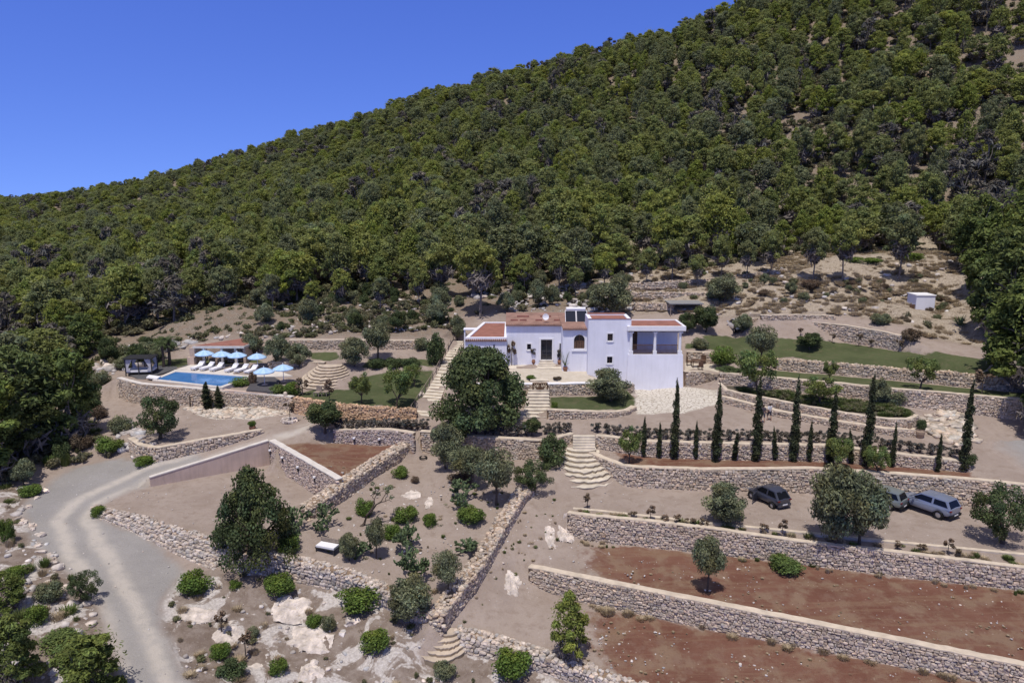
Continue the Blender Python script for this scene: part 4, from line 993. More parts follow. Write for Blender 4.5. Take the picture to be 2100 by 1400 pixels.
for a in [(964,1082,62,1036,'bright green dome bush directly below the prickly pear'),(818,984,38,954,'small round bush nearest the rubble wall in the sandy yard'),(828,1079,56,1036,'brownish green dome bush in the middle of the sandy yard'),
          (882,1085,34,1052,'small round bush right of the brownish dome bush'),(745,1063,42,1018,'brown tinged bush behind the twisted bare tree'),(800,1112,42,1070,'green bush beside the slim grey olive and the prickly pears'),
          (588,1145,54,1098,'bright green bush at the right foot of the large garden carob'),(735,1274,104,1198,'widest bright green dome bush, left of the dense round olive'),(760,1354,72,1292,'bright green dome bush left of the tan fan steps at the bottom'),
          (566,1234,74,1176,'bright green bush on rocks below the shadow of the large garden carob'),(392,1228,72,1168,'green bush at the right edge of the gravel turning area'),(643,1295,38,1258,'small bright bush on white rock beside a grey plant'),
          (442,1359,50,1318,'bright bush among white rocks right of the road'),(566,1393,42,1350,'small round bright bush at the bottom among pale rocks'),(1046,1408,92,1330,'big bright round bush at the bottom below the grey rubble wall'),
          (197,1064,34,1036,'little green bush at the tip of the rubble bank by the bend'),(214,938,60,893,'bright round bush at the left of the gravel road below the yard'),(290,960,48,934,'flat green bush at the foot of the coped driveway wall'),
          (66,1292,50,1240,'bright round bush left of the road near the lower left corner'),(50,1022,48,990,'green bush below the small grey olive at the left edge'),(478,1216,30,1188,'small green shrub left of the big carob shadow'),
          (1490,752,62,708,'bright green rounded bush beside the paved path right of the house'),(10,1118,30,1060,'green bush cut by the left edge beside the gravel bend'),(22,1190,50,1160,'low green bush at the left edge above the lower pines')]:
    pl('bush','round_bush',a[0],a[1],a[2],a[3],a[4],B)
pl('brownbush','shrub',850,992,20,973,'tiny brown shrub beside the small round bush', B)
pl('bare','bare_tree',760,1083,70,985,'twisted nearly bare tree leaning in the sandy yard', rz=0, var=0)
pl('olivetrunk','olive_tree',772,1147,46,1060,'slim grey olive in the middle of the prickly pear group', var=1)
pl('olive','olive_tree',716,1150,44,1092,'low grey olive behind the white bench')
pl('cactus','prickly_pear',720,1166,66,1108,'prickly pear clump right beside the white bench','cactus')
pl('cactus','prickly_pear',858,1148,72,1064,'tall prickly pear between two green bushes and the bare yard','cactus')
pl('cactus','prickly_pear',833,1190,72,1098,'prickly pear on a bare stem nearest the bench yard wall','cactus')
pl('cactus','prickly_pear',617,1112,62,1040,'prickly pear against the right side of the large garden carob','cactus')
pl('cactus','prickly_pear',674,1102,54,1034,'prickly pear growing over the end of the low curb by the rubble wall','cactus')
pl('cactus','prickly_pear',932,1150,66,1096,'dark prickly pear above the small olive by the diagonal wall','cactus')
pl('olivetrunk','olive_tree',918,1222,60,1130,'small olive leaning over the lower end of the diagonal wall')
pl('oliveround','olive_tree',838,1310,100,1180,'dense round olive casting a black shadow above the tan fan steps', var=0)
pl('carob','carob_tree',508,1196,172,966,'large conical carob tree in the middle of the left garden', var=1)
pl('olivetrunk','olive_tree',1450,1214,68,1100,'lone grey olive with crooked trunk on the red field')
pl('oliveround','olive_tree',1500,1092,98,985,'round olive beside the small dark hatchback', var=1)
pl('olive','olive_tree',1712,1118,118,954,'left half of the big twin olive in front of the hidden estate car', var=0)
pl('olive','olive_tree',1762,1116,112,962,'right half of the big twin olive in front of the hidden estate car', var=1)
pl('almond','almond_tree',1722,966,66,888,'light green tree left of two behind the big twin olive')
pl('almond','almond_tree',1796,978,56,906,'light green tree right of two behind the big twin olive')
pl('carobopen','fig_tree',2078,1130,136,984,'loose green tree at the right edge of the car park')
pl('darkbush','shrub',1990,968,40,926,'dark bush at the foot of the last tall cypress', B)
pl('almond','almond_tree',1290,952,54,868,'small bright green tree at the left end of the cypress row')
pl('mastic','small_tree',1091,898,40,854,'little standard tree on the road edge opposite the garden steps')
pl('oliveround','olive_tree',1257,834,96,750,'broad olive tree in front of the tall block of the white house')
pl('mastic','mastic_tree',660,910,84,818,'dark round tree shading the corner of the red soil bed')
pl('carobopen','carob_tree',316,912,110,806,'spreading dark green carob tree in the upper sandy yard', var=1)
pl('almond','almond_tree',741,827,50,756,'smaller left tree on the sunken lawn')
pl('almond','almond_tree',813,837,70,744,'larger right tree on the sunken lawn')
pl('almond','almond_tree',850,792,44,738,'small tree farther back by the stepped path')
for i,(x,yb,w_,yt) in enumerate([(770,760,40,734),(806,758,42,732),(842,758,42,732)]): pl('darkbush','shrub',x,yb,w_,yt,'dark hedge bush in the row behind the sunken lawn',B,'hedge row behind the sunken lawn')
pl('olive','olive_tree',519,728,48,680,'first olive right of the pool house')
pl('olive','olive_tree',568,748,54,684,'second and widest olive right of the pool house')
pl('olive','olive_tree',613,754,52,702,'third olive right of the pool house behind the parasols')
pl('olive','olive_tree',727,752,64,690,'grey green olive above the semicircular steps')
pl('olivetrunk','olive_tree',775,738,66,656,'tall thin olive left of the olive terrace shrubs')
pl('greybush','shrub',834,668,54,648,'wide flat grey green shrub on the slope left of the house', B)
pl('darkbush','shrub',890,752,46,682,'tall bushy shrub beside the top of the stepped path', B)
pl('olive','small_tree',938,698,34,644,'thin green tree at the top left of the house', 'tree')
pl('greybush','shrub',862,720,34,690,'grey shrub on the terrace wall near the stepped path', B)
pl('palm','palm_tree',348,748,50,676,'palm nearest the pool house','palm')
pl('palm','palm_tree',336,752,44,686,'palm just left of the first palm behind the day bed','palm')
pl('greybush','shrub',286,744,72,700,'wide grey green shrub behind the black day bed', B)
pl('greybush','shrub',250,760,50,730,'grey shrub left of the black day bed', B)
pl('yellowbush','shrub',325,720,36,690,'yellow green shrub left of the palms', B)
pl('cypress','upright_shrub',426,838,22,782,'taller dark upright shrub in front of the pool wall', B)
pl('cypress','upright_shrub',450,838,18,790,'shorter grey upright shrub in front of the pool wall', B)
pl('greybush','shrub',538,836,24,814,'small shrub on the white stones below the pool wall', B)
pl('brownbush','shrub',404,832,20,812,'low dry shrub against the pool wall', B)
pl('brownbush','shrub',517,792,18,762,'brown shrub at the right corner of the pool', B)
pl('yellowbush','clipped_mound',565,818,42,788,'yellow green clipped mound at the right of the pool deck', B)
pl('bush','clipped_mound',598,812,42,782,'green clipped mound beside the yellow green one', B)
pl('bush','shrub',488,795,50,772,'low green planting along the front corner of the pool', B)
pl('sapling','young_tree',621,810,26,772,'young tree by the two grey garden chairs')
pl('sapling','young_tree',676,822,22,776,'bare young tree in front of the garden chairs')
pl('sapling','young_tree',595,866,22,815,'slim young tree in a round stone ring at the driveway fork')
# right terraces
pl('almond','tree',1553,806,92,704,'widest loose green tree on the dark planted bed')
pl('olivetrunk','tree',1560,748,66,664,'grey leaved tree behind the wide loose tree')
pl('almond','tree',1682,830,80,764,'low round crowned tree in the middle of the dark planted bed')
pl('almond','tree',1700,782,36,732,'light green narrow tree against the rough stone wall')
pl('olive','tree',1800,830,44,772,'grey green rounded shrub tree near the sixth cypress')
pl('greybush','shrub',1842,834,50,798,'grey shrub against the wall at the right of the dark planted bed', B)
pl('almond','tree',1886,800,66,722,'green tree on the narrow lawn strip to the right')
pl('sapling','young_tree',2014,808,34,752,'thin young tree at the far right of the lawn strip')
pl('mastic','fig_tree',1668,724,56,680,'low dark fig tree alone on the upper right lawn')
pl('mastic','tree',1453,692,60,624,'dense dark tree just right of the balcony roof')
pl('mastic','tree',1412,690,44,640,'dark tree squeezed behind the balcony roof corner')
pl('olive','tree',1522,682,44,642,'grey tree next to the parked white car')
pl('greybush','shrub',1440,722,40,690,'grey shrub on the low wall right of the balcony', B)
pl('darkbush','shrub',1500,772,56,750,'dark low mound at the left tip of the planted bed', B)
for i,(x,yb,yt) in enumerate([(1641,690,668),(1706,702,680),(1761,710,678),(1786,712,692),(1843,722,690)]): pl('sapling','young_tree',x,yb,14,yt,'small pruned tree against the long pale coped wall','tree','pruned trees along the upper lawn wall')
pl('olive','tree',1252,648,92,570,'wide olive tree rising behind the tall block of the house')
pl('olive','tree',1484,622,70,560,'olive tree at the end of the terrace walls behind the house')
pl('olive','tree',1105,628,46,570,'olive tree on the slope behind the roof vents')
pl('olive','tree',1040,640,40,596,'pale olive tree behind the left end of the main roof')
pl('agave','agave',1968,674,34,640,'blue green agave below the white hut','plant')
pl('greybush','shrub',1812,670,44,640,'sprawling shrub above the upper lawn wall', B)
pl('brownbush','shrub',1875,712,40,672,'brown shrub at the right end of the upper lawn wall', B)
pl('bush','shrub',1780,547,80,526,'long bright green shrub at the forest edge', B)
pl('bush','shrub',1880,540,60,518,'bright green shrub patch right of the long one', B)
pl('brownbush','shrub',1669,596,42,572,'round dark shrub at the foot of the first lone pine', B)
pl('brownbush','shrub',1570,608,26,592,'round dark shrub left of the first lone pine', B)
pl('darkbush','shrub',1903,640,16,622,'small shrub at the front corner of the white hut', B)
# left side
pl('olive','olive_tree',50,995,50,938,'small grey olive at the left edge above the gravel bend')
pl('carobopen','small_tree',168,1242,72,1168,'small green tree casting a star shaped shadow on the road edge')
pl('greybush','shrub',88,1240,60,1190,'grey shrub left of the small tree by the road', B)
pl('pinedark','pine_tree',185,1440,140,1300,'young pine at the bottom edge just left of the road', 'tree')
pl('pinedark','pine_tree',25,1420,110,1268,'dark pine filling the lower left corner', 'tree')
pl('pinedark','pine_tree',20,1250,70,1168,'small pine at the left edge halfway down', 'tree')
pl('yellowbush','shrub',108,1352,100,1296,'wide fresh green shrub in the lower left', B)
pl('pineyoung','pine_tree',1167,1356,84,1218,'young bright green pine on the lowest red field', 'tree')
pl('darkbush','shrub',120,952,40,905,'dark bush left of the bright round bush by the road', B)
pl('brownbush','shrub',160,930,44,886,'purple brown bush above the gravel road', B)
pl('darkbush','shrub',60,935,64,880,'dark bush under the pines at the left edge', B)
pl('greybush','shrub',240,892,50,850,'grey shrub on the boulder bank left of the sandy yard', B)
pl('brownbush','shrub',200,862,36,830,'brown shrub at the left end of the sandy yard', B)
pl('greybush','shrub',672,1302,34,1258,'grey leaved plant on the white rock', B)
pl('darkbush','shrub',468,1400,62,1352,'dark bush at the bottom beside the road', B)
pl('greybush','shrub',908,1402,54,1358,'grey bush at the bottom under the tan fan steps', B)
pl('sapling','young_tree',505,1352,26,1290,'thin sapling on the rocks','tree')
pl('sapling','young_tree',455,1300,26,1250,'small bare sapling among pale rocks','tree')
pl('greybush','shrub',515,1312,30,1284,'small grey green plant on the pale rocks', B)
pl('yellowbush','weeds',1620,1182,80,1138,'bright green weeds at the foot of the long terrace wall', 'plant')
pl('greybush','shrub',1010,790+40,26,812,'small shrub under the big carob',B)
pl('brownbush','shrub',1143,782,18,770,'little brown shrub on the patio edge beside the gate steps', B)
pl('bush','shrub',1090,782,22,768,'low green plant left of the gate steps', B)
pl('bush','shrub',1137,838,16,822,'small shrub at the left corner of the house lawn', B)
# cypresses
ORD = ['first','second','third','fourth','fifth','sixth','seventh']
for i,(x,yb,yt,w_) in enumerate([(1382,941,780,19),(1468,946,790,20),(1549,946,776,22),(1626,947,776,21),(1702,950,798,20),(1776,956,768,22),(1975,967,783,22)]):
    pl('cypress','cypress_tree',x,yb,w_,yt,'%s tall cypress counted from the left'%ORD[i],'tree','cypresses along the road wall')
LN = ['leftmost of the small cypresses','small cypress just left of the first tall one','small cypress between the first and second tall ones','small leaning cypress right of the second tall one','small cypress right of the third tall one','small cypress right of the fourth tall one','small leaning cypress right of the fifth tall one','small cypress right of the sixth tall one','small lone cypress near the right end of the row']
for i,(x,yb,yt,ln) in enumerate([(1320,937,855,0),(1351,938,866,0),(1426,941,864,0),(1505,942,880,-.22),(1590,943,875,-.1),(1659,946,864,0),(1746,950,874,.2),(1829,958,866,0),(1922,967,888,0)]):
    pl('cypress','small_cypress',x,yb,12,yt,LN[i],'tree','cypresses along the road wall',lean=(0,ln))
# hedges and saplings in rows
for i in range(16): pl('hedge','hedge_shrub',688+i*12,882+(i%2),18,864,'purplish grey shrub in the row above the curved wall','hedge shrub','shrubs above the curved grey wall')
for i in range(8): pl('hedge','hedge_shrub',960+i*17,892+i*.8,26,868,'grey shrub in the row above the garden yard wall','hedge shrub','shrubs above the garden yard wall')
for i in range(4): pl('hedge','hedge_shrub',1118+i*16,893-i*1.5,26,872,'grey shrub above the short side wall of the fan steps','hedge shrub','shrubs beside the fan steps')
x=1226
for i in range(36):
    yb=np.interp(x,[1221,1330,1540,1700,1850,1967],[889,902,906,909,927,941]); pl('hedge','hedge_shrub',x,yb,28,yb-24,'purplish grey shrub in the long row behind the cypresses','hedge shrub','long row of shrubs along the road wall'); x+=20.8
for i,(x,yb,yt) in enumerate([(1205,1045,1008),(1296,1063,1046),(1333,1068,1034),(1363,1071,1055),(1388,1075,1052),(1416,1079,1058),(1444,1083,1062),(1568,1092,1072),(1603,1100,1062),(1840,1125,1106),(1888,1130,1112),(1943,1136,1100),(1960,1140,1118)]):
    pl('sapling','sapling',x,yb,20,yt,'young sapling planted in the strip between kerb and wall' if i!=0 else 'young sapling at the left tip of the planted strip','sapling',None if i==0 else 'saplings in the planted strip')
# isolated pines along the forest edge
for a in [(985,650,96,496,'tall pine rising just behind the left wing of the house'),(907,616,76,500,'tall pine left of the house with a bare lower trunk'),(1666,580,62,468,'first of three lone pines on the dry slope'),(1727,582,66,446,'second of three lone pines on the dry slope'),(1843,575,72,438,'third of three lone pines on the dry slope'),
          (838,600,60,520,'pine at the forest edge above the grey shrubs'),(1148,600,60,500,'pine at the forest edge behind the main roof')]:
    pl('pinetall','pine_tree',a[0],a[1],a[2],a[3],a[4])
for a in [(55,930,165,705,'largest dark pine at the left edge above the road'),(150,905,130,712,'dark pine left of the sandy yard'),(-30,985,170,775,'pine cut by the left edge beside the gravel bend'),
          (2095,800,170,560,'big dark pine at the right edge beside the lawn end'),(2060,700,150,470,'big pine right of the dry slope'),(2120,690,160,430,'dark pine cut by the right edge above the dry slope'),(2030,620,110,440,'pine above the agave on the right'),(2140,900,150,640,'dark pine at the right edge beside the lowest lawn strip'),(2090,640,130,400,'tall dark pine at the right edge high above the lawn end'),(1995,560,90,400,'pine at the top right corner of the dry slope'),(2075,760,120,610,'lowest dark pine of the right edge group'),(2110,560,150,340,'dark pine near the right edge in the middle of the forest front')]:
    pl('pinedark','pine_tree',a[0],a[1],a[2],a[3],a[4])
pl('pine','pine_tree',100,800,110,672,'pine behind the largest left pine')
pl('pine','pine_tree',20,820,110,680,'pine at the far left behind the dark pines')
locs = drape([(p[2], p[3]) for p in PL], lo=24, hi=130)
XR = np.random.default_rng(41)
for poly, n, kinds, lab, grp in (([(560,606),(930,600),(960,640),(930,690),(600,690),(500,685)], 44, [('olive',2.2,2.4),('greybush',1.6,1.2),('mastic',1.6,2.0),('darkbush',1.3,1.0)], 'small scrubby tree on the rocky slope behind the sunken lawn', 'scrubby trees behind the sunken lawn'),
    ([(1000,600),(1290,575),(1290,628),(1000,630)], 20, [('olive',1.8,2.2),('greybush',1.4,1.1),('mastic',1.6,2.0)], 'small scrubby tree on the slope just above the house roofs', 'scrubby trees above the house roofs'),
    ([(1310,590),(1600,565),(1660,630),(1400,632)], 14, [('greybush',1.2,.8),('olive',1.3,1.4)], 'low shrub among the dry terrace walls behind the house', 'shrubs among the dry terrace walls'),
    ([(1640,590),(1900,560),(2000,640),(1900,690),(1720,640)], 26, [('greybush',.9,.6),('brownbush',.9,.6),('scrub',1.0,.6)], 'low dry shrub on the grassy slope around the white hut', 'dry shrubs around the white hut'),
    ([(180,760),(320,690),(400,700),(330,735),(240,765),(200,850),(150,860)], 26, [('greybush',1.7,1.3),('darkbush',1.4,1.1),('mastic',2.0,2.2)], 'wild shrub on the bank left of the pool', 'wild shrubs left of the pool')):
    d = drape(poly, lo=40, hi=130); lo_, hi_ = d[:, :2].min(0), d[:, :2].max(0); r_ = XR.uniform(lo_, hi_, (n*4, 2)); r_ = r_[pip(d, r_)][:n]
    for q in r_:
        kd, w_, h_ = kinds[int(XR.integers(len(kinds)))]; k_ = XR.uniform(.6, 1.3); place(kd, 'shrub', (q[0], q[1], ZZ(q[0], q[1])-.05), w_*k_, h_*k_, lab, 'shrub', grp)
for x_, y_, w_, t_ in ((1325,590,46,505),(1378,580,50,490),(1430,592,40,520),(1478,572,48,480),(1530,575,44,492),(1580,566,48,470),(1240,598,46,515),(1180,612,38,545),(1075,605,44,520),(780,640,40,565),(700,628,44,548),(640,640,36,575),(860,625,44,535),(560,640,40,560)):
    q = drape([(x_, y_)], lo=40, hi=130)[0]; D_ = depth(q); place('pinetall', 'pine_tree', q-np.array((0, 0, .05)), w_*D_/FPX, (y_-t_)*D_/FPX*.98, 'slender pine with bare lower trunk standing on the slope below the forest edge', 'tree', 'slender pines on the slope below the forest edge')
TREELOC = []
for p, q in zip(PL, locs):
    kind, name, px, yb, wpx, yt, label, cat, group, rz, lean, var = p
    D = depth(q); w = wpx*D/FPX; dep = math.atan2(CAMH-q[2], math.hypot(q[0], q[1]))
    if kind in BUSHY and kind not in ('carob', 'carobopen'): q = q+np.array((0, w*.35, 0)); q[2] = ZZ(q[0], q[1])
    if kind in ('carob', 'carobopen'): q = q+np.array((0, w*.25, 0)); q[2] = ZZ(q[0], q[1])
    D = depth(q); yb2 = proj(q)[1]
    h = max(.2, ((yb2-yt)*D/FPX-.12*w*math.sin(dep))/math.cos(dep)) if kind != 'cypress' else (yb2-yt)*D/FPX/math.cos(dep)
    if kind == 'hedge': h = max(h, .9); w = 1.15
    place(kind, name, q-np.array((0, 0, .03)), w, h, label, cat, group, rz, var, lean); TREELOC.append((q[0], q[1], w/2))
print('PLANTS', len(PL))
# ------------------------------------------------------------------ pine forest: the nearest 300 stand alone, the rest is one wood
TLX = [-900,0,60,150,230,330,420,480,560,650,700,800,900,950,1000,1060,1120,1200,1300,1450,1560,1620,1700,1780,1850,1900,1960,2000,2060,2140,3000]
TLY = [800,790,770,740,700,674,662,638,624,626,614,616,598,604,612,602,588,578,560,550,538,525,522,520,515,505,530,560,650,740,760]
frg = np.random.default_rng(23); cand = []
y = 86.0
while y < 700:
    s = 4.3 if y < 240 else 4.3+(y-240)*.011
    hw = .76*y+8; k = int(2*hw/s); xs = np.linspace(-hw, hw, k)+frg.uniform(-.42, .42, k)*s
    cand.append(np.c_[xs, np.full(k, y)+frg.uniform(-.42, .42, k)*s, np.full(k, s)]); y += s
cand = np.concatenate(cand)
nearl = drape([(x, yy) for x, yy in ((-250, 900), (-200, 860), (-100, 880), (-150, 820), (-60, 800), (60, 770), (110, 760), (170, 735), (-300, 790), (2180, 700), (2240, 760), (2200, 620), (2300, 690))], hi=120)
cand = np.r_[cand, np.c_[nearl[:, :2], np.full(len(nearl), 4.7)]]
cz_ = Z(cand[:, :2]); pr = np.array([proj((a[0], a[1], c)) for a, c in zip(cand, cz_)])
okk = (pr[:, 1] < np.interp(pr[:, 0], TLX, TLY)+frg.normal(0, 7, len(pr))) | (cand[:, 1] < 84)
okk &= ~pip(border, cand[:, :2]) | (cand[:, 1] < 84)
for tx, ty, tr in TREELOC: okk &= np.hypot(cand[:, 0]-tx, cand[:, 1]-ty) > min(tr*.8, 2.2)
# thin bare patches
thin = vnoise(cand[:, :2], 26, 9, 3); right = np.clip((pr[:, 0]-1300)/500, 0, 1)
okk &= ~((thin > .85-.25*right) & (frg.random(len(cand)) < .55+.2*right))
for bx, by, br_ in ((1880, 395, 24), (1535, 450, 22), (1640, 330, 12), (1080, 385, 10)): okk &= ~(np.hypot((pr[:, 0]-bx)*.8, pr[:, 1]-by) < br_)
# hidden beyond the crest
def visible(p, z):
    top = np.array((p[0], p[1], z+8)); t = np.linspace(.35, .97, 40); o = np.array((0, 0, CAMH)); q = o+(top-o)*t[:, None]
    return not (Z(q[:, :2]) > q[:, 2]+1).any()
cand = cand[okk]; cz_ = cz_[okk]; pr = pr[okk]
order = np.argsort(pr[:, 2]); cand, cz_, pr = cand[order], cz_[order], pr[order]
inview = (pr[:, 0] > -60) & (pr[:, 0] < 2160)
vis = np.array([visible(c, z) if c[1] > 180 else True for c, z in zip(cand, cz_)])
deadn = vnoise(cand[:, :2], 14, 31, 2)
FG = 'single pines along the lower edge of the forest'
cnt = 0; REST = []
for c, z, q, iv, vs, dn in zip(cand, cz_, pr, inview, vis, deadn):
    if not vs: continue
    r = frg.random(); dead = (dn > .7 and r < .45) or r < .045; young = (not dead) and frg.random() < .28
    kind = 'deadpine' if dead else 'pinedark' if c[1] < 84 else 'pineyoung' if young else 'pine'
    h = frg.uniform(4.6, 9.6)*(.85 if young else 1); w = min(h*.9, frg.uniform(3.4, 6.4))*(.85 if young else 1)*(1 if q[2] < 240 else 1.1)
    if q[2] > 220: h *= .85
    if c[1] < 84 and q[0] < 300: h = min(h, 5.2); w = min(w, 4.2)
    if iv and cnt < 250:
        cnt += 1
        lab = ('green pine in the front rows of the hillside forest', 'grey leafless pine in the front rows of the hillside forest')[dead]
        place(kind, 'pine_tree', (c[0], c[1], z-.1), w, h, lab, 'tree', FG if not dead else 'grey leafless pines in the front rows of the forest')
    else: REST.append((c[0], c[1], z-.15, kind, w, h))
print('FOREST', cnt, len(REST))
def scatter(name, rows, label, cat, seed=1):
    """rows: x,y,z,kind,w,h -> one stuff object instancing the plant meshes on points (geometry nodes)"""
    kinds = sorted({r[3] for r in rows}); protos = []
    pc = bpy.data.collections.new(name+'_kit'); idx0 = {}
    for k in kinds:
        idx0[k] = len(protos)
        for (w0, h0, parts) in PROTO[k]:
            mbv = []
            o = bpy.data.objects.new('%03d' % len(protos), join_meshes([m for _, m in parts])); pc.objects.link(o); protos.append((w0, h0))
    rg = np.random.default_rng(seed); n = len(rows); pos = np.array([r[:3] for r in rows], np.float32)
    me = bpy.data.meshes.new(name); me.vertices.add(n); me.vertices.foreach_set('co', pos.ravel()); ids = []; scl = []
    for r in rows:
        v = idx0[r[3]]+int(rg.integers(len(PROTO[r[3]]))); ids.append(v); w0, h0 = protos[v]; scl += [r[4]/w0, r[4]/w0, r[5]/h0]
    a = me.attributes.new('idx', 'INT', 'POINT'); a.data.foreach_set('value', ids)
    a = me.attributes.new('scl', 'FLOAT_VECTOR', 'POINT'); a.data.foreach_set('vector', scl)
    rot = np.zeros((n, 3), np.float32); rot[:, 2] = rg.uniform(0, 6.28, n)
    a = me.attributes.new('rot', 'FLOAT_VECTOR', 'POINT'); a.data.foreach_set('vector', rot.ravel())
    o = bpy.data.objects.new(name, me); COL.objects.link(o); tag(o, label, cat, kind='stuff')
    ng = bpy.data.node_groups.new(name, 'GeometryNodeTree')
    ng.interface.new_socket('Geometry', in_out='INPUT', socket_type='NodeSocketGeometry'); ng.interface.new_socket('Geometry', in_out='OUTPUT', socket_type='NodeSocketGeometry')
    gi, go = ng.nodes.new('NodeGroupInput'), ng.nodes.new('NodeGroupOutput'); ip = ng.nodes.new('GeometryNodeInstanceOnPoints')
    ci = ng.nodes.new('GeometryNodeCollectionInfo'); ci.inputs['Collection'].default_value = pc; ci.inputs['Separate Children'].default_value = True; ci.inputs['Reset Children'].default_value = True
    def na(nm, ty): x = ng.nodes.new('GeometryNodeInputNamedAttribute'); x.data_type = ty; x.inputs['Name'].default_value = nm; return x.outputs[0]
    l = ng.links; l.new(gi.outputs[0], ip.inputs['Points']); l.new(ci.outputs[0], ip.inputs['Instance']); ip.inputs['Pick Instance'].default_value = True
    l.new(na('idx', 'INT'), ip.inputs['Instance Index']); l.new(na('scl', 'FLOAT_VECTOR'), ip.inputs['Scale'])
    e2r = ng.nodes.new('FunctionNodeEulerToRotation'); l.new(na('rot', 'FLOAT_VECTOR'), e2r.inputs[0]); l.new(e2r.outputs[0], ip.inputs['Rotation'])
    l.new(ip.outputs[0], go.inputs[0])
    md = o.modifiers.new('scatter', 'NODES'); md.node_group = ng
    return o
def join_meshes(ms):
    if len(ms) == 1: return ms[0]
    key = '+'.join(m.name for m in ms)
    if key in bpy.data.meshes: return bpy.data.meshes[key]
    mb = MB(); mats = []
    for m in ms:
        nv = len(m.vertices); v = np.empty(nv*3, np.float32); m.vertices.foreach_get('co', v)
        nl = len(m.loops); li = np.empty(nl, np.int32); m.loops.foreach_get('vertex_index', li)
        npoly = len(m.polygons); lt = np.empty(npoly, np.int32); m.polygons.foreach_get('loop_total', lt); ls = np.empty(npoly, np.int32); m.polygons.foreach_get('loop_start', ls)
        c = np.empty(npoly*4, np.float32); m.attributes['tint'].data.foreach_get('color', c); c = c.reshape(-1, 4)[:, :3]
        b0 = mb.n; mb.v.append(v.reshape(-1, 3)); mb.n += nv
        for k in np.unique(lt):
            s = lt == k; f = li[ls[s][:, None]+np.arange(k)]+b0; mb.f.append(f); mb.m.append(np.full(s.sum(), len(mats))); mb.c.append(c[s])
        mats.append(m.materials[0])
    me = mb.mesh(key, mats); me.name = key; return me
scatter('forest', REST, 'dense green pine forest covering the upper hillside', 'forest', 3)
# undergrowth, dry tufts and loose stones
ug = []
n = 15000; xs = frg.uniform(-150, 150, n); ys_ = 60+frg.random(n)**1.1*170; q = np.c_[xs, ys_]; q = q[np.abs(q[:, 0]) < .78*q[:, 1]]
q = q[~pip(border, q)]; z = Z(q); pq = np.array([proj((a[0], a[1], c)) for a, c in zip(q, z)])
tl = np.interp(pq[:, 0], TLX, TLY)
for a, c, p in zip(q, z, pq):
    if p[1] < np.interp(p[0], TLX, TLY): 
        if frg.random() < .9: ug.append((a[0], a[1], c-.05, 'scrub', frg.uniform(.9, 2.6), frg.uniform(.5, 1.6)))
    elif frg.random() < (.08 if p[0] > 1250 else .6): ug.append((a[0], a[1], c-.05, 'scrub', frg.uniform(.4, 1.5), frg.uniform(.3, 1.0)))
scatter('undergrowth', ug, 'low scrub and undergrowth between the pines and on the dry slopes', 'undergrowth', 4)
gt = []
n = 3200; q = np.c_[frg.uniform(8, 75, n), frg.uniform(72, 105, n)]; q = q[np.abs(q[:, 0]) < .78*q[:, 1]]; z = Z(q); ins = pip(border, q)
pq = np.array([proj((a[0], a[1], c)) for a, c in zip(q, z)])
for a, c, p, i in zip(q, z, pq, ins):
    if not i and p[1] > np.interp(p[0], TLX, TLY)-12 and p[0] > 1270: gt.append((a[0], a[1], c-.03, 'grasstuft', frg.uniform(.4, 1.1), frg.uniform(.15, .45)))
scatter('dry_grass', gt, 'dry straw coloured grass tufts on the slope to the right of the house', 'grass', 5)
wt = []
def strip(poly, n, kinds, w, h):
    d = drape(poly, lo=24, hi=120); lo, hi = d[:, :2].min(0), d[:, :2].max(0); r = frg.uniform(lo, hi, (n, 2)); r = r[pip(d, r)]
    for a, c in zip(r, Z(r)): wt.append((a[0], a[1], c-.02, kinds[int(frg.integers(len(kinds)))], frg.uniform(*w), frg.uniform(*h)))
strip([(1180,1047),(1457,1077),(1640,1099),(1821,1114),(2100,1145),(2100,1162),(1821,1130),(1640,1110),(1457,1084),(1200,1057)], 700, ['weedtuft', 'grasstuft'], (.25,.6), (.1,.3))
strip([(1180,1106),(1457,1136),(1640,1156),(2100,1212),(2100,1222),(1640,1166),(1457,1143),(1180,1116)], 420, ['grasstuft', 'grasstuft', 'grasstuft', 'weedtuft'], (.15,.5), (.1,.28))
strip([(1200,1238),(1500,1300),(1800,1356),(2080,1410),(2080,1424),(1800,1368),(1500,1310),(1200,1250)], 500, ['grasstuft'], (.25,.7), (.15,.35))
strip([(1240,1150),(2100,1240),(2100,1350),(1500,1235),(1240,1190)], 300, ['grasstuft'], (.08,.2), (.03,.07))
strip([(1180,1260),(1500,1310),(2050,1410),(1500,1500),(1250,1380),(1100,1330)], 350, ['grasstuft'], (.08,.22), (.03,.08))
strip([(1500,792),(1600,805),(1700,820),(1817,832),(1860,842),(1866,856),(1817,854),(1733,842),(1633,825),(1550,808)], 1400, ['weedtuft', 'scrub'], (.4,.8), (.25,.4))
strip([(0,1000),(60,1000),(45,1058),(78,1112),(128,1167),(200,1237),(222,1300),(255,1400),(0,1400)], 170, ['scrub', 'grasstuft', 'weedtuft'], (.3,1.0), (.15,.5))
strip([(0,880),(170,860),(230,900),(240,935),(100,965),(0,1000)], 160, ['scrub', 'weedtuft'], (.5,1.4), (.3,.9))
strip([(372,1172),(520,1176),(680,1208),(885,1292),(850,1355),(1233,1425),(500,1450),(390,1390),(332,1240)], 160, ['scrub', 'grasstuft'], (.2,.7), (.1,.35))
strip([(300,700),(480,620),(900,620),(940,688),(593,694),(500,690),(400,700)], 650, ['scrub'], (.4,1.4), (.25,.9))
strip([(1150,1015),(1180,1045),(1160,1100),(1100,1165),(940,1290),(1000,1180),(1080,1040)], 130, ['grasstuft', 'weedtuft'], (.1,.35), (.05,.18))
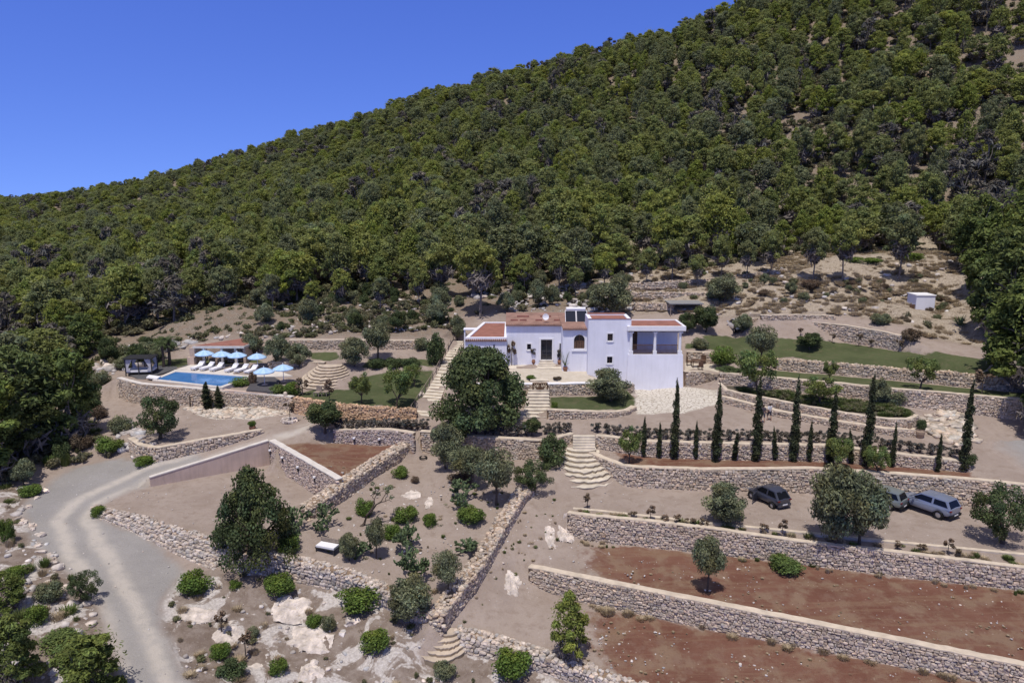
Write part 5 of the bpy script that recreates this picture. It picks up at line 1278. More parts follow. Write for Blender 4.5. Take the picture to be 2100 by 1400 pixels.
strip([(640,950),(1080,1000),(1000,1100),(900,1230),(700,1160),(600,1120)], 130, ['grasstuft', 'weedtuft'], (.12,.4), (.06,.2))
scatter('ground_cover', wt, 'weeds and grass tufts along the foot of the walls and on bare soil', 'ground cover', 6)
# loose stones and bedrock lumps
def rockfield(poly, n, smin, smax, mb, rg, pw=2.5, flat=.6, base=(1, 1, 1)):
    d = drape(poly, lo=24, hi=120); lo, hi = d[:, :2].min(0), d[:, :2].max(0); r = rg.uniform(lo, hi, (n, 2)); r = r[pip(d, r)]; m = len(r)
    s = smin+(smax-smin)*rg.random(m)**pw; z = Z(r); sz = np.stack([s*rg.uniform(.7, 1.2, m), s*rg.uniform(.7, 1.2, m), s*flat*rg.uniform(.6, 1.2, m)], 1)
    lumps(mb, np.c_[r, z+s*.1], sz, rg, 0, base)
rg_ = np.random.default_rng(77); mb = MB()
rockfield([(300,700),(470,615),(600,606),(900,610),(960,640),(940,688),(593,694),(500,690),(400,700)], 1500, .06, .34, mb, rg_, 3.5)
rockfield([(1280,560),(1560,545),(1950,530),(2040,690),(1900,690),(1850,660),(1540,645),(1290,638)], 700, .06, .35, mb, rg_, 4)
rockfield([(960,600),(1300,560),(1300,640),(960,645)], 500, .08, .5, mb, rg_, 3)
rockfield([(372,1172),(520,1176),(680,1208),(885,1292),(850,1355),(930,1358),(1233,1425),(500,1480),(390,1390),(332,1240)], 1300, .02, .16, mb, rg_, 4)
rockfield([(0,1000),(60,1000),(45,1058),(78,1112),(128,1167),(200,1237),(222,1300),(255,1400),(0,1400)], 900, .04, .3, mb, rg_, 3)
rockfield([(377,838),(430,832),(547,834),(600,842),(590,850),(520,858),(430,856)], 420, .1, .3, mb, rg_, 1.5, .4, (1.05, .98, .86))
rockfield([(1885,855),(1940,840),(1985,850),(2010,905),(1960,915),(1900,885)], 520, .1, .4, mb, rg_, 1.5, .5, (1.0, .94, .82))
rockfield([(170,740),(240,715),(330,700),(400,700),(330,738),(240,765),(180,790)], 260, .15, .7, mb, rg_, 2)
rockfield([(1180,1110),(2100,1215),(2100,1362),(1100,1165)], 500, .02, .07, mb, rg_, 2)
rockfield([(1150,1260),(2050,1410),(1250,1390)], 400, .02, .07, mb, rg_, 2)
rockfield([(640,960),(1080,1000),(1150,1010),(1150,1140),(950,1290),(700,1170)], 800, .02, .1, mb, rg_, 3)
rockfield([(190,1040),(307,985),(551,953),(690,1040),(590,1150),(400,1098)], 300, .015, .06, mb, rg_, 3)
rockfield([(1180,1015),(1300,1005),(2000,1045),(2090,1130),(1640,1088),(1180,1042)], 500, .015, .06, mb, rg_, 3)
rockfield([(262,1500),(205,1235),(80,1112),(55,1040),(150,958),(300,948),(330,1119),(372,1170),(332,1240),(392,1400),(430,1480)], 700, .012, .05, mb, rg_, 3)
rockfield([(250,835),(600,845),(540,885),(300,900)], 200, .015, .06, mb, rg_, 3)
rockfield([(228,880),(262,862),(300,900),(330,925),(280,940),(230,930)], 220, .15, .4, mb, rg_, 1.5)
rockfield([(225,1210),(128,1167),(78,1112),(90,1108),(140,1155),(215,1225)], 60, .08, .2, mb, rg_, 1.5)
o = mb.build('loose_stones', M['rock'], smooth=True); tag(o, 'pale loose stones and rubble strewn over the rocky slopes', 'stones', kind='stuff')
# boulders lining the road bend and larger outcrops: each a thing
def seed_off(a, b): return np.array((a*.37 % 40, b*.53 % 40))
def boulder(px, py, wpx, hpx, label, grp=None, name='boulder', cat='rock', n=5, base=(1.1, 1.06, 1.0), seed=0):
    q = drape([(px, py)], lo=24, hi=120)[0]; D = depth(q); w = wpx*D/FPX; h = hpx*D/FPX*.8; h = min(h*.5, w*.35) if name == 'rock_outcrop' and n > 2 else h; rg = np.random.default_rng(int(px*7+py)); mb = MB()
    if name == 'rock_outcrop' and n > 2:
        dd = hpx*D/FPX*1.7; G_ = 26; gx, gy = np.meshgrid(np.linspace(-w/2, w/2, G_), np.linspace(-dd/2, dd/2, G_)); xy = np.c_[gx.ravel(), gy.ravel()]
        e = np.hypot(gx/(w/2), gy/(dd/2)).ravel()+.35*vnoise(xy+seed_off(px, py), w*.3, 5, 3); fall = np.clip(1-e, -.2, 1)
        nz = np.abs(vnoise(xy+seed_off(py, px), w*.22, 6, 4)); zz = Z(xy+q[:2])-q[2]+np.where(fall > 0, fall**.45*h*.55*(1.1-nz*.6), fall*1.0)-.02
        zz += np.round(vnoise(xy+3, w*.4, 8, 2)*3)/3*.1*h*(fall > 0)
        F = np.array([(i*G_+j, i*G_+j+1, (i+1)*G_+j+1, (i+1)*G_+j) for i in range(G_-1) for j in range(G_-1)]); kp = (fall[F] > -.12).all(1)
        F = F[kp]; us, inv = np.unique(F.ravel(), return_inverse=True); xy = xy+rg.normal(0, w/G_*.15, xy.shape)
        mb.add(np.c_[xy, zz][us], inv.reshape(-1, 4), 0, np.array(base)*1.05); o = mb.build(name, M['rock'], loc=q); tag(o, label, cat, grp); return o
    c = np.c_[rg.uniform(-.32, .32, n)*w, rg.uniform(-.32, .32, n)*hpx*D/FPX*1.2, rg.uniform(-.05, .1, n)*h]
    if n == 1: c[:] = 0
    s = np.stack([rg.uniform(.3, .45, n)*w, rg.uniform(.3, .5, n)*hpx*D/FPX, rg.uniform(.25, .45, n)*h], 1)
    lumps(mb, c, s, rg, 0, base, .22); o = mb.build(name, M['rock'], loc=(q[0], q[1], q[2]+.02)); tag(o, label, cat, grp); return o
for i, (x, y) in enumerate([(88,1006),(78,1022),(60,1040),(45,1046),(38,1068),(52,1072),(62,1080),(70,1085),(78,1098),(82,1118),(90,1130),(102,1142),(112,1152),(124,1162)]):
    boulder(x, y, (24, 18, 20, 14)[i % 4], (16, 11, 13)[i % 3], 'pale boulder lining the outer edge of the gravel bend', 'boulders along the gravel bend', n=2)
for a in [(843,1016,40,22,'white rock outcrop in the middle of the sandy yard',6),(880,1030,18,26,'thin pale rock beside the middle outcrop',4),(1128,1098,22,50,'long pale outcrop left of the long terrace wall end',7),(1052,1200,36,36,'pale outcrop at the left tip of the lowest stone wall',6),(1160,1100,34,30,'rock at the left foot of the long terrace wall',4),
          (728,1270,30,22,'white boulder below the widest dome bush',2),(703,1300,14,18,'small white upright rock',1),(600,1250,80,40,'large white bedrock slab in the centre of the lower slope',9),(400,1260,80,34,'white bedrock ledge nearest the road',9),(470,1300,70,44,'white bedrock ledge behind the bright bush by the road',9),
          (640,1310,90,50,'broad white outcrop under the small bright bush',10),(540,1380,70,30,'pale outcrop at the bottom beside the small round bush',8),(860,810,20,14,'white stone at the foot of the stepped path',2),(1300,812,18,16,'white boulder at the right end of the house lawn wall',2),(640,1380,50,40,'pale outcrop near the bottom centre left',7),(590,860,26,18,'pale rock by the driveway fork',3),(950,950,26,18,'pale rocks at the foot of the yard wall',4)]:
    boulder(a[0], a[1], a[2], a[3], a[4], n=a[5], name='rock_outcrop')
# ------------------------------------------------------------------ the white house
def lerp(a, b, t): return a+(b-a)*t
def wall_holes(mb, x0, x1, y0, y1, z0, z1, holes, mat=0):
    xs = sorted({x0, x1, *[h[0] for h in holes], *[h[1] for h in holes]}); zs = sorted({z0, z1, *[h[2] for h in holes], *[h[3] for h in holes]})
    for i in range(len(xs)-1):
        for j in range(len(zs)-1):
            cx_, cz2 = (xs[i]+xs[i+1])/2, (zs[j]+zs[j+1])/2
            if any(h[0] < cx_ < h[1] and h[2] < cz2 < h[3] for h in holes): continue
            mb.box(xs[i], xs[i+1], y0, y1, zs[j], zs[j+1], mat)
Yt = P(1304, 797, 2.95)[1]; Yb = Yt-.25; Ymid = P(1200, 762, 4.4)[1]; Ym = P(1120, 748, 4.55)[1]; Yw = Ym-1.3; YB = Ym+6.0
fx = lambda px, py, Y: float(PY(px, py, Y)[0]); fz = lambda px, py, Y: float(PY(px, py, Y)[2])
HO = empty('farmhouse', (fx(1180, 760, Ym), Ym, 4.3), 0, 'long whitewashed farmhouse with flat red roofs and a columned balcony on the right', 'house'); ho = np.array(HO.location)
def hp(mb, name, mats, parent=HO, label=None, smooth=False):
    o = centred(mb, ho).build(name, mats, parent, smooth)
    if label: o['label'] = label
    return o
def window(px0, px1, py0, py1, Y, wallY_depth=.22, arch=False, muntin=True, bars=(1, 1), fr=.12, frame_mat='whitetrim'):
    x0, x1 = fx(px0, py0, Y), fx(px1, py0, Y); z1, z0 = fz(px0, py0, Y), fz(px0, py1, Y); mb = MB(); yo = Y-.045
    mb.box(x0-fr, x0, yo, Y-.003, z0-fr, z1+(0 if arch else fr)); mb.box(x1, x1+fr, yo, Y-.003, z0-fr, z1+(0 if arch else fr)); mb.box(x0, x1, yo-.03, Y-.003, z0-fr, z0)
    if not arch: mb.box(x0, x1, yo, Y-.003, z1, z1+fr)
    f = hp(mb, 'window', M[frame_mat]); g = MB(); g.box(x0, x1, Y+.16, Y+.19, z0, z1); 
    o = centred(g, ho).build('pane', M['glass'], f)
    m = MB()
    for i in range(1, bars[0]+1): xx = lerp(x0, x1, i/(bars[0]+1)); m.box(xx-.02, xx+.02, Y+.12, Y+.158, z0, z1)
    for i in range(1, bars[1]+1): zz = lerp(z0, z1, i/(bars[1]+1)); m.box(x0, x1, Y+.125, Y+.157, zz-.02, zz+.02)
    if bars[0]+bars[1] > 0: centred(m, ho).build('frame', M['wood'], f)
    return (x0, x1, z0, z1)
def block(x0, x1, y0, y1, z0, z1, holes, th=.35):
    mb = MB(); wall_holes(mb, x0, x1, y0, y0+th, z0, z1, holes); mb.box(x0, x0+th, y0+th, y1, z0, z1); mb.box(x1-th, x1, y0+th, y1, z0, z1); mb.box(x0+th, x1-th, y1-th, y1, z0, z1); return mb
# tall block
tx0, tx1, tzz = fx(1207, 654, Yt), fx(1295, 654, Yt), fz(1250, 654, Yt)
h1 = window(1246, 1257, 684, 699, Yt); h2 = window(1245, 1256, 731, 745, Yt)
YT2 = Yt+3.3
mb = block(tx0, tx1, Yt, YT2, 2.2, tzz, [h1, h2]); hp(mb, 'wall', M['white'])
mb = MB(); mb.box(tx0+.35, tx1-.35, Yt+.35, YT2-.35, tzz-.5, tzz-.1); hp(mb, 'roof', M['terracotta'])
mb = MB(); mb.box(tx0-.04, tx1+.04, Yt-.04, Yt+.1, tzz, tzz+.04); mb.box(tx0+.2, tx1-.2, YT2-.3, YT2-.02, tzz+.003, tzz+.12); hp(mb, 'roof_ledge', M['terracotta'])
mb = MB(); mb.box(tx0+.02, tx1-.02, YT2+.002, YB, 3., tzz-2.2); hp(mb, 'wall', M['white'])
# middle part with the arched window
mx0, mx1, mz = fx(1154, 676, Ymid), tx0+.002, fz(1180, 676, Ymid)
ax0, ax1, azt, azb = fx(1177, 700, Ymid), fx(1199, 700, Ymid), fz(1188, 686, Ymid), fz(1188, 715, Ymid); arz = azt-(ax1-ax0)/2
mb = block(mx0, mx1, Ymid, YB-.3, 3.9, mz, [(ax0, ax1, azb, azt)])
cxx, rr = (ax0+ax1)/2, (ax1-ax0)/2
for s in (-1, 1):
    pg = [(cxx+s*rr*math.cos(t), arz+rr*math.sin(t)) for t in np.linspace(0, math.pi/2, 9)]+[(cxx+s*rr, azt)]
    if s < 0: pg = pg[::-1]
    mb.xprism(pg[::-1], Ymid+.001, Ymid+.349)
hp(mb, 'wall', M['white'])
mb = MB()
ri, ro = rr, rr+.12
for i in range(12):
    t0, t1 = math.pi*i/12, math.pi*(i+1)/12
    mb.xprism([(cxx+ri*math.cos(t1), arz+ri*math.sin(t1)), (cxx+ro*math.cos(t1), arz+ro*math.sin(t1)), (cxx+ro*math.cos(t0), arz+ro*math.sin(t0)), (cxx+ri*math.cos(t0), arz+ri*math.sin(t0))][::-1], Ymid-.045, Ymid-.003)
for a, b in ((ax0-.12, ax0), (ax1, ax1+.12)): mb.box(a, b, Ymid-.045, Ymid-.003, azb-.12, arz)
mb.box(ax0-.2, ax1+.2, Ymid-.09, Ymid-.003, azb-.25, azb-.12-.001); mb.box(ax0, ax1, Ymid-.045, Ymid-.003, azb-.12, azb)
f_ = hp(mb, 'window', M['whitetrim'], label='arched window with brown wooden shutters')
g = MB(); g.box(ax0, ax1, Ymid+.2, Ymid+.24, azb, azt); centred(g, ho).build('pane', M['glass'], f_)
g = MB()
for i in range(4): xx = lerp(ax0, ax1, (i+.5)/4); g.box(xx-.11, xx+.11, Ymid+.13, Ymid+.17, azb+.02, azb+(azt-azb)*.5)
g.box(ax0, ax1, Ymid+.12, Ymid+.18, azb+(azt-azb)*.52, azb+(azt-azb)*.57); g.box(cxx-.03, cxx+.03, Ymid+.14, Ymid+.19, azb+(azt-azb)*.5, azt)
centred(g, ho).build('shutter', M['wood'], f_)
# main block with the front door
x0, x1, z1 = fx(1038, 668, Ym), fx(1154, 668, Ym)+.002, fz(1100, 668, Ym)
dx0, dx1, dz0, dz1 = fx(1109, 737, Ym), fx(1132, 737, Ym), fz(1120, 738, Ym), fz(1120, 696, Ym)
hw1 = window(1081, 1089, 705, 717, Ym, bars=(0, 1)); hw2 = window(1147.5, 1152, 704, 717, Ym, bars=(0, 0))
mb = block(x0, x1, Ym, YB, 3.9, z1, [hw1, hw2, (dx0, dx1, dz0, dz1)]); hp(mb, 'wall', M['white'])
mb = MB(); fr = .16
for a, b in ((dx0-fr, dx0), (dx1, dx1+fr)): mb.box(a, b, Ym-.06, Ym-.003, dz0, dz1+fr)
mb.box(dx0, dx1, Ym-.06, Ym-.003, dz1, dz1+fr); d_ = hp(mb, 'door', M['whitetrim'], label='tall dark double door with white surround')
g = MB(); g.box(dx0, dx1, Ym+.2, Ym+.25, dz0, dz1); centred(g, ho).build('panel', M['glass'], d_)
g = MB(); xm = (dx0+dx1)/2
for a, b in ((dx0, dx0+.07), (xm-.04, xm+.04), (dx1-.07, dx1)): g.box(a, b, Ym+.14, Ym+.199, dz0, dz1)
g.box(dx0+.07, dx1-.07, Ym+.145, Ym+.198, dz0+.5, dz0+.58); g.box(dx0+.07, dx1-.07, Ym+.145, Ym+.198, dz1-.08, dz1); centred(g, ho).build('frame', M['darkmetal'], d_)
# main roof: low pitched brown slab, tile eave, ledges
mb = MB(); rz = z1
def slope_roof(mb, x0, x1, y0, y1, za, zb, t=.12, mat=0):
    v = [(x0, y0, za), (x1, y0, za), (x1, y1, zb), (x0, y1, zb)]; v = v+[(a, b, c+t) for a, b, c in v]
    mb.add(v, np.array([(0, 3, 2, 1), (4, 5, 6, 7), (0, 1, 5, 4), (1, 2, 6, 5), (2, 3, 7, 6), (3, 0, 4, 7)]), mat)
slope_roof(mb, x0-.05, x1-.01, Ym-.1, YB+.2, rz+.002, rz+.3); slope_roof(mb, mx0+.01, mx1-.002, Ymid-.1, YB-.1, mz+.002, mz+.30); hp(mb, 'roof', M['roofbrown'])
mb = MB()
for a, b, y0 in ((x0-.05, x1, Ym-.28), (mx0, mx1, Ymid-.28)):
    zz = rz if y0 < Ymid-.3 or a < mx0-1 else mz
    zz = rz if a < mx0-1 else mz
    k = int((b-a)/.19)
    for i in range(k):
        cx2 = a+(i+.5)*(b-a)/k; mb.tube([(cx2, y0, zz+.10), (cx2, y0+.5, zz+.17)], [.085, .085], 7)
    mb.box(a, b, y0+.04, y0+.3, zz+.005, zz+.075)
hp(mb, 'eave_tiles', M['roofbrown'])
mb = MB()
for a, b, t in ((1060, 1085, .62), (1108, 1130, .62), (1047, 1062, .3), (1066, 1080, .3), (1098, 1112, .3), (1136, 1148, .3)):
    yy = Ym+t*6; xa, xb = fx(a, 655, yy), fx(b, 655, yy); mb.box(xa, xb, yy, yy+.18, rz+.12+t*.3, rz+.28+t*.3)
hp(mb, 'roof_ledge', M['terracotta'])
# left wing
wx0, wx1, wz = fx(954, 692, Yw), fx(1039, 692, Yw), fz(990, 692, Yw)
WB = Yw+9.6; wlb = fx(991, 655, WB); skw = wlb-wx0
mb = MB(); t_ = .35
def wq(a, b, c, d, z0, z1, m=0): mb.prism([a, b, c, d], z0, z1, m)
lx = lambda y: wx0+skw*(y-Yw)/(WB-Yw)
wq((wx0, Yw), (wx1, Yw), (wx1, Yw+t_), (lx(Yw+t_), Yw+t_), 3.6, wz); wq((lx(Yw+t_), Yw+t_), (lx(Yw+t_)+t_, Yw+t_), (lx(WB)+t_, WB), (lx(WB), WB), 3.6, wz); wq((lx(WB-t_)+t_, WB-t_), (wx1, WB-t_), (wx1, WB), (lx(WB)+t_, WB), 3.6, wz); wq((wx1-.25, Yw+t_), (wx1, Yw+t_), (wx1, WB-t_), (wx1-.25, WB-t_), 3.6, wz)
hp(mb, 'wall', M['white'])
mb = MB(); mb.prism([(lx(Yw+t_)+t_, Yw+t_), (wx1-.25, Yw+t_), (wx1-.25, WB-t_), (lx(WB-t_)+t_, WB-t_)], wz-.4, wz-.1); hp(mb, 'roof', M['terracotta'])
mb = MB(); k = int((wx1-wx0)/.2)
for i in range(k): cx2 = wx0+(i+.5)*(wx1-wx0)/k; mb.tube([(cx2, Yw-.2, wz-.26), (cx2, Yw+.1, wz-.2)], [.09, .09], 7)
mb.box(wx0-.02, wx1+.02, Yw-.16, Yw-.002, wz-.38, wz-.33); hp(mb, 'eave_tiles', M['roofbrown'])
mb = MB(); mb.box(wx0+2.8, wx0+2.95, Yw-.05, Yw-.003, wz-1.0, wz-.72); hp(mb, 'vent', M['darkmetal'])
mb = MB(); mb.box(wx0-.5, wx0+.9, YB-2.4, YB-1.4, wz-.1, wz-.02); mb.box(wx0-.45, wx0-.3, YB-2.3, YB-2.15, 4.5, wz-.101); hp(mb, 'side_canopy', M['white'])
# balcony block
bx0, bx1 = fx(1289, 700, Yb), fx(1402, 700, Yb); bzf, bzs, bzt = fz(1340, 727, Yb), fz(1340, 678, Yb), fz(1340, 669, Yb); by1 = Yb+4.1
mb = MB(); v = [(bx0-.1, Yb-.22, 2.4), (bx1+.12, Yb-.22, 2.4), (bx1+.12, by1, 2.4), (bx0-.1, by1, 2.4), (bx0, Yb, bzf), (bx1, Yb, bzf), (bx1, by1, bzf), (bx0, by1, bzf)]
mb.add(v, np.array([(0, 3, 2, 1), (4, 5, 6, 7), (0, 1, 5, 4), (1, 2, 6, 5), (2, 3, 7, 6), (3, 0, 4, 7)])); hp(mb, 'wall', M['white'])
mb = MB(); mb.box(bx0, bx1, Yb+2.6, by1, bzf+.002, bzs); mb.box(bx0, bx0+.3, Yb+.6, Yb+2.598, bzf+.002, bzs); hp(mb, 'balcony_back_wall', M['white'])
for p0, p1 in ((1291, 1299), (1340, 1348), (1391, 1400)):
    a, b = fx(p0, 700, Yb), fx(p1, 700, Yb); c = (a+b)/2; mb = MB(); mb.box(a, b, Yb+.03, Yb+.35, bzf+.003, bzf+.35); mb.lathe([(.15, 0), (.13, (bzs-bzf)-.6)], 14, (c, Yb+.19, bzf+.353)); mb.box(a-.02, b+.02, Yb, Yb+.38, bzs-.24, bzs-.12); hp(mb, 'column', M['whitetrim'])
mb = MB(); mb.box(bx0, bx1, Yb+.05, Yb+.33, bzs-.118, bzs-.003)
for i in range(14): xx = lerp(bx0+.2, bx1-.2, i/13); mb.box(xx-.06, xx+.06, Yb+.34, Yb+2.59, bzs-.14, bzs-.004)
hp(mb, 'beam', M['wood'])
mb = MB(); mb.box(bx0-.15, bx1+.15, Yb-.15, Yb+.1, bzs, bzt+.02); mb.box(bx0-.15, bx0+.1, Yb+.1, by1, bzs, bzt+.02); mb.box(bx1-.1, bx1+.15, Yb+.1, by1, bzs, bzt+.02); mb.box(bx0+.1, bx1-.1, by1-.25, by1, bzs, bzt+.02); hp(mb, 'parapet', M['whitetrim'])
mb = MB(); mb.box(bx0+.1, bx1-.1, Yb+.1, by1-.25, bzs+.002, bzt-.06); hp(mb, 'roof', M['terracotta'])
for p0, p1 in ((1299, 1340), (1348, 1391)):
    a, b = fx(p0, 700, Yb), fx(p1, 700, Yb); zr = fz(1320, 707, Yb); mb = MB(); mb.box(a, b, Yb+.12, Yb+.2, zr-.06, zr); mb.box(a, b, Yb+.12, Yb+.2, bzf+.06, bzf+.11)
    for i in range(18): xx = lerp(a, b, (i+.5)/18); mb.box(xx-.018, xx+.018, Yb+.14, Yb+.18, bzf+.11, zr-.06)
    hp(mb, 'railing', M['wood'])
mb = MB(); mb.box(fx(1299, 700, Yb)+.1, fx(1316, 700, Yb), Yb+2.54, Yb+2.597, bzf+.01, bzs-.45); hp(mb, 'balcony_door', M['wood'])
# things on and around the house
def thing(name, loc, label, cat, group=None, rz=0): return empty(name, loc, rz, label, cat, group)
sh = thing('solar_water_heater', (fx(1182, 668, Ym+1), Ym+1.2, rz+.12), 'solar water heater with two dark panels and white tank on the roof', 'solar heater')
for s in (-1, 1):
    mb = MB(); Mx = Matrix.Rotation(R(50), 4, 'X'); mb.box(-.62+s*.67, .62+s*.67, -.05, 1.75, -.04, .04, 0, Mx); o = mb.build('panel', M['glass'], sh, loc=(0, -.3, .1)); m2 = MB()
    for a, b, c, d in ((-.65, -.6, -.06, 1.76), (.6, .65, -.06, 1.76), (-.6, .6, -.06, 0), (-.6, .6, 1.7, 1.76)): m2.box(a+s*.67, b+s*.67, c, d, -.05, .06, 0, Mx)
    m2.build('frame', M['whitetrim'], o)
mb = MB(); mb.tube([(-1.15, .95, 1.65), (1.15, .95, 1.65)], .24, 14); mb.build('tank', M['whitetrim'], sh, smooth=False)
sh.scale = (.86, .8, .8)
mb = MB()
for s in (-1, 1): mb.tube([(s*1., .95, 0), (s*1., .95, 1.5)], .03, 5); mb.tube([(s*1., -.3, 0), (s*1., .95, 0)], .03, 5)
mb.build('stand', M['darkmetal'], sh)
mb = MB(); K = 20; mb.lathe([(.02, 0), (.18, .02), (.3, .07), (.33, .1), (.31, .1), (.18, .05), (.02, .03)], K); mb.tube([(0, 0, 0), (0, 0, -.3)], .03, 5)
o = mb.build('satellite_dish', M['whitetrim'], loc=(fx(1119, 660, Ym+1), Ym+1.0, rz+.75)); o.rotation_euler = (R(75), 0, 0); mb2 = MB(); mb2.tube([(0, 0, 0), (0, -.6, 0)], .03, 6); tag(o, 'small round white satellite dish on the main roof', 'satellite dish')
# door steps and raised patio
mb = MB(); a, b = fx(1107, 742, Ym), fx(1134, 742, Ym)
for i, (e_, zt) in enumerate(((.75, 4.68), (.45, 4.82), (.15, dz0))): mb.box(a-.12*(2-i), b+.12*(2-i), Ym-e_, Ym-e_+.3+(.0 if i < 2 else -.16), 4.3, zt)
ds = mb.build('door_step', M['slab']); tag(ds, 'three pale steps up to the dark front door', 'steps')
mb = MB(); q0, q1 = fx(1040, 757, Ym-1.2), fx(1152, 757, Ym-1.2); mb.box(q0, q1, Ym-1.75, Ym-.01, 4.2, 4.56); tag(mb.build('upper_patio', M['slab']), kind='structure')
# garden steps up through the gate
gs = thing('garden_steps', P(1100, 860, 2.6), 'straight flight of cream stone steps from the road up to the white house', 'steps'); go_ = np.array(gs.location)
NS = 12; A0, A1 = P(1100, 858, 2.6), P(1107, 777, 4.4)
for i in range(NS):
    a = lerp(A0, A1, i/NS); b = lerp(A0, A1, (i+1)/NS); wd_ = lerp(1.15, .82, i/NS)*(1.35 if i < 2 else 1); zt = 2.6+(i+1)*1.8/NS; mb = MB()
    mb.box(a[0]-wd_, a[0]+wd_, a[1]-.02, b[1]+.25, a[2]-.5, zt); mb.box(a[0]-wd_-.03, a[0]+wd_+.03, a[1]-.05, a[1]+.3, zt-.04, zt+.012)
    centred(mb, go_).build('step', M['slab'], gs)
# wooden gate between the parapets
g0, g1 = P(1093, 806, 3.62), P(1122, 806, 3.62); gt_ = thing('garden_gate', (g0+g1)/2, 'brown wooden double gate with fanned braces at the house steps', 'gate'); hwid = (g1[0]-g0[0])/2
for s in (-1, 1):
    mb = MB(); xa, xb = (0.02, hwid) ; 
    def bar(x0_, z0_, x1_, z1_, t=.06): mb.tube([(s*x0_, 0, z0_), (s*x1_, 0, z1_)], t, 4)
    bar(.03, .05, hwid, .05); bar(.03, .95, hwid, .95); bar(.04, .05, .04, .95); bar(hwid, 0, hwid, .98, .06)
    for q in (.35, .7, 1.0): bar(.06, .08, hwid*q, .93, .045)
    mb.build('gate_leaf', M['wood'], gt_)
# curved / stacked stone steps
M['tanslab'] = mat('tan_flagstone', (.50, .42, .33), .85, .2, 1.6, bump=.35, bscale=6, tint=True)
def ellipse_steps(name, label, cx_, cy_, n, z0, z1, wx0_, wx1_, wy0_, wy1_, rz_=0, base_drop=.6, slabm='slab'):
    root = thing(name, (cx_, cy_, z0), label, 'steps', rz=rz_); rg = np.random.default_rng(5)
    for i in range(n):
        jx, jy = rg.normal(0, .06, 2)
        t = i/max(n-1, 1); ax, ay = lerp(wx0_, wx1_, t), lerp(wy0_, wy1_, t); zt = (i+1)*(z1-z0)/n; K = 30
        pg = [(ax*math.sin(a)*(1+rg.normal(0, .022)), -ay*max(math.cos(a), 0)*(1+rg.normal(0, .035))) for a in np.linspace(-math.pi/2, math.pi/2, K)]+[(ax, .3), (-ax, .3)]
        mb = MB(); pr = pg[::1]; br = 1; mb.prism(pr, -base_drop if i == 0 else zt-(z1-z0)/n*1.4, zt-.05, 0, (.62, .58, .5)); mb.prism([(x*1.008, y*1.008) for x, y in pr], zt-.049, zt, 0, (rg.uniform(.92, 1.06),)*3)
        mb.build('step', M[slabm], root)
    return root
c = P(690, 748, 4.9); b = P(676, 800, 3.6); r0 = P(722, 790, 3.7)[0]-c[0]
ellipse_steps('semicircular_steps', 'mound of semicircular tan stone steps rising from the sunken lawn', c[0]-.6, c[1], 8, 3.55, 4.9, 2.9, 1.2, c[1]-b[1], 1.0, 0, slabm='tanslab')
c = P(1196, 920, 1.8); b = P(1205, 1006, .05)
ellipse_steps('fan_steps', 'pale stone steps fanning out down to the sandy path between the walls', c[0]-.1, c[1]+.2, 8, .02, 1.75, 3.0, 1.15, c[1]-b[1]+.1, .6, 0)
st = thing('stone_steps', P(1200, 915, 1.8), 'short straight stone stair above the fan shaped steps', 'steps'); so_ = np.array(st.location); A0, A1 = P(1200, 921, 1.75), P(1200, 893, 2.5)
for i in range(5):
    a, b = lerp(A0, A1, i/5), lerp(A0, A1, (i+1)/5); mb = MB(); mb.box(a[0]-.95, a[0]+.8, a[1], b[1]+.2, 1.2, 1.75+(i+1)*.15); centred(mb, so_).build('step', M['slab'], st)
c = P(910, 1296, -2.85); ellipse_steps('fan_steps', 'small fan of tan stone steps at the bottom between the rubble walls', c[0], c[1]+.25, 5, -3.75, -2.85, 1.45, .8, 1.9, .5, R(-12), slabm='tanslab')
# stepped path up the left side of the house
sp = thing('stepped_path', P(880, 850, 2.5), 'long pale stepped path with a handrail climbing the left side of the house', 'steps'); spo = np.array(sp.location)
Lp = [(843, 853, 2.45), (868, 815, 3.0), (893, 775, 3.8), (915, 730, 4.75), (933, 700, 5.4)]; Rp = [(888, 858, 2.45), (905, 818, 3.0), (920, 778, 3.8), (938, 732, 4.75), (957, 701, 5.4)]
Lw = np.array([P(*a) for a in Lp]); Rw = np.array([P(*a) for a in Rp]); ns = 26; tt = np.linspace(0, 4, ns+1)
ip = lambda A, t: np.array([np.interp(t, range(5), A[:, k]) for k in range(3)])
for i in range(ns):
    a, b, c, d = ip(Lw, tt[i]), ip(Rw, tt[i]), ip(Rw, tt[i+1]+.06), ip(Lw, tt[i+1]+.06); zt = ip(Lw, tt[i+1])[2]+.08; mb = MB(); mb.prism([a, b, c, d], zt-.7, zt-.03, 0, (.8, .77, .7)); mb.prism([a*1.0, b, c, d], zt-.029, zt, 0, (1.05, 1.05, 1.05)); centred(mb, spo).build('step', M['slab'], sp)
for A_2, sgn in ((Lw, 1), (Rw, -1)):
    mb = MB(); prev = None
    for t in np.linspace(0.1, 3.9 if sgn > 0 else 3.9, 14):
        if sgn < 0 and t < 2.2: continue
        q = ip(A_2, t); q[0] += .08*sgn*-1; mb.box(q[0]-.04, q[0]+.04, q[1]-.04, q[1]+.04, q[2]-.2, q[2]+.85)
        if prev is not None:
            for hz in (.82, .45): mb.tube([prev+(0, 0, hz), q+(0, 0, hz)], .03, 4)
        prev = q
    centred(mb, spo).build('handrail', M['woodgrey'], sp)
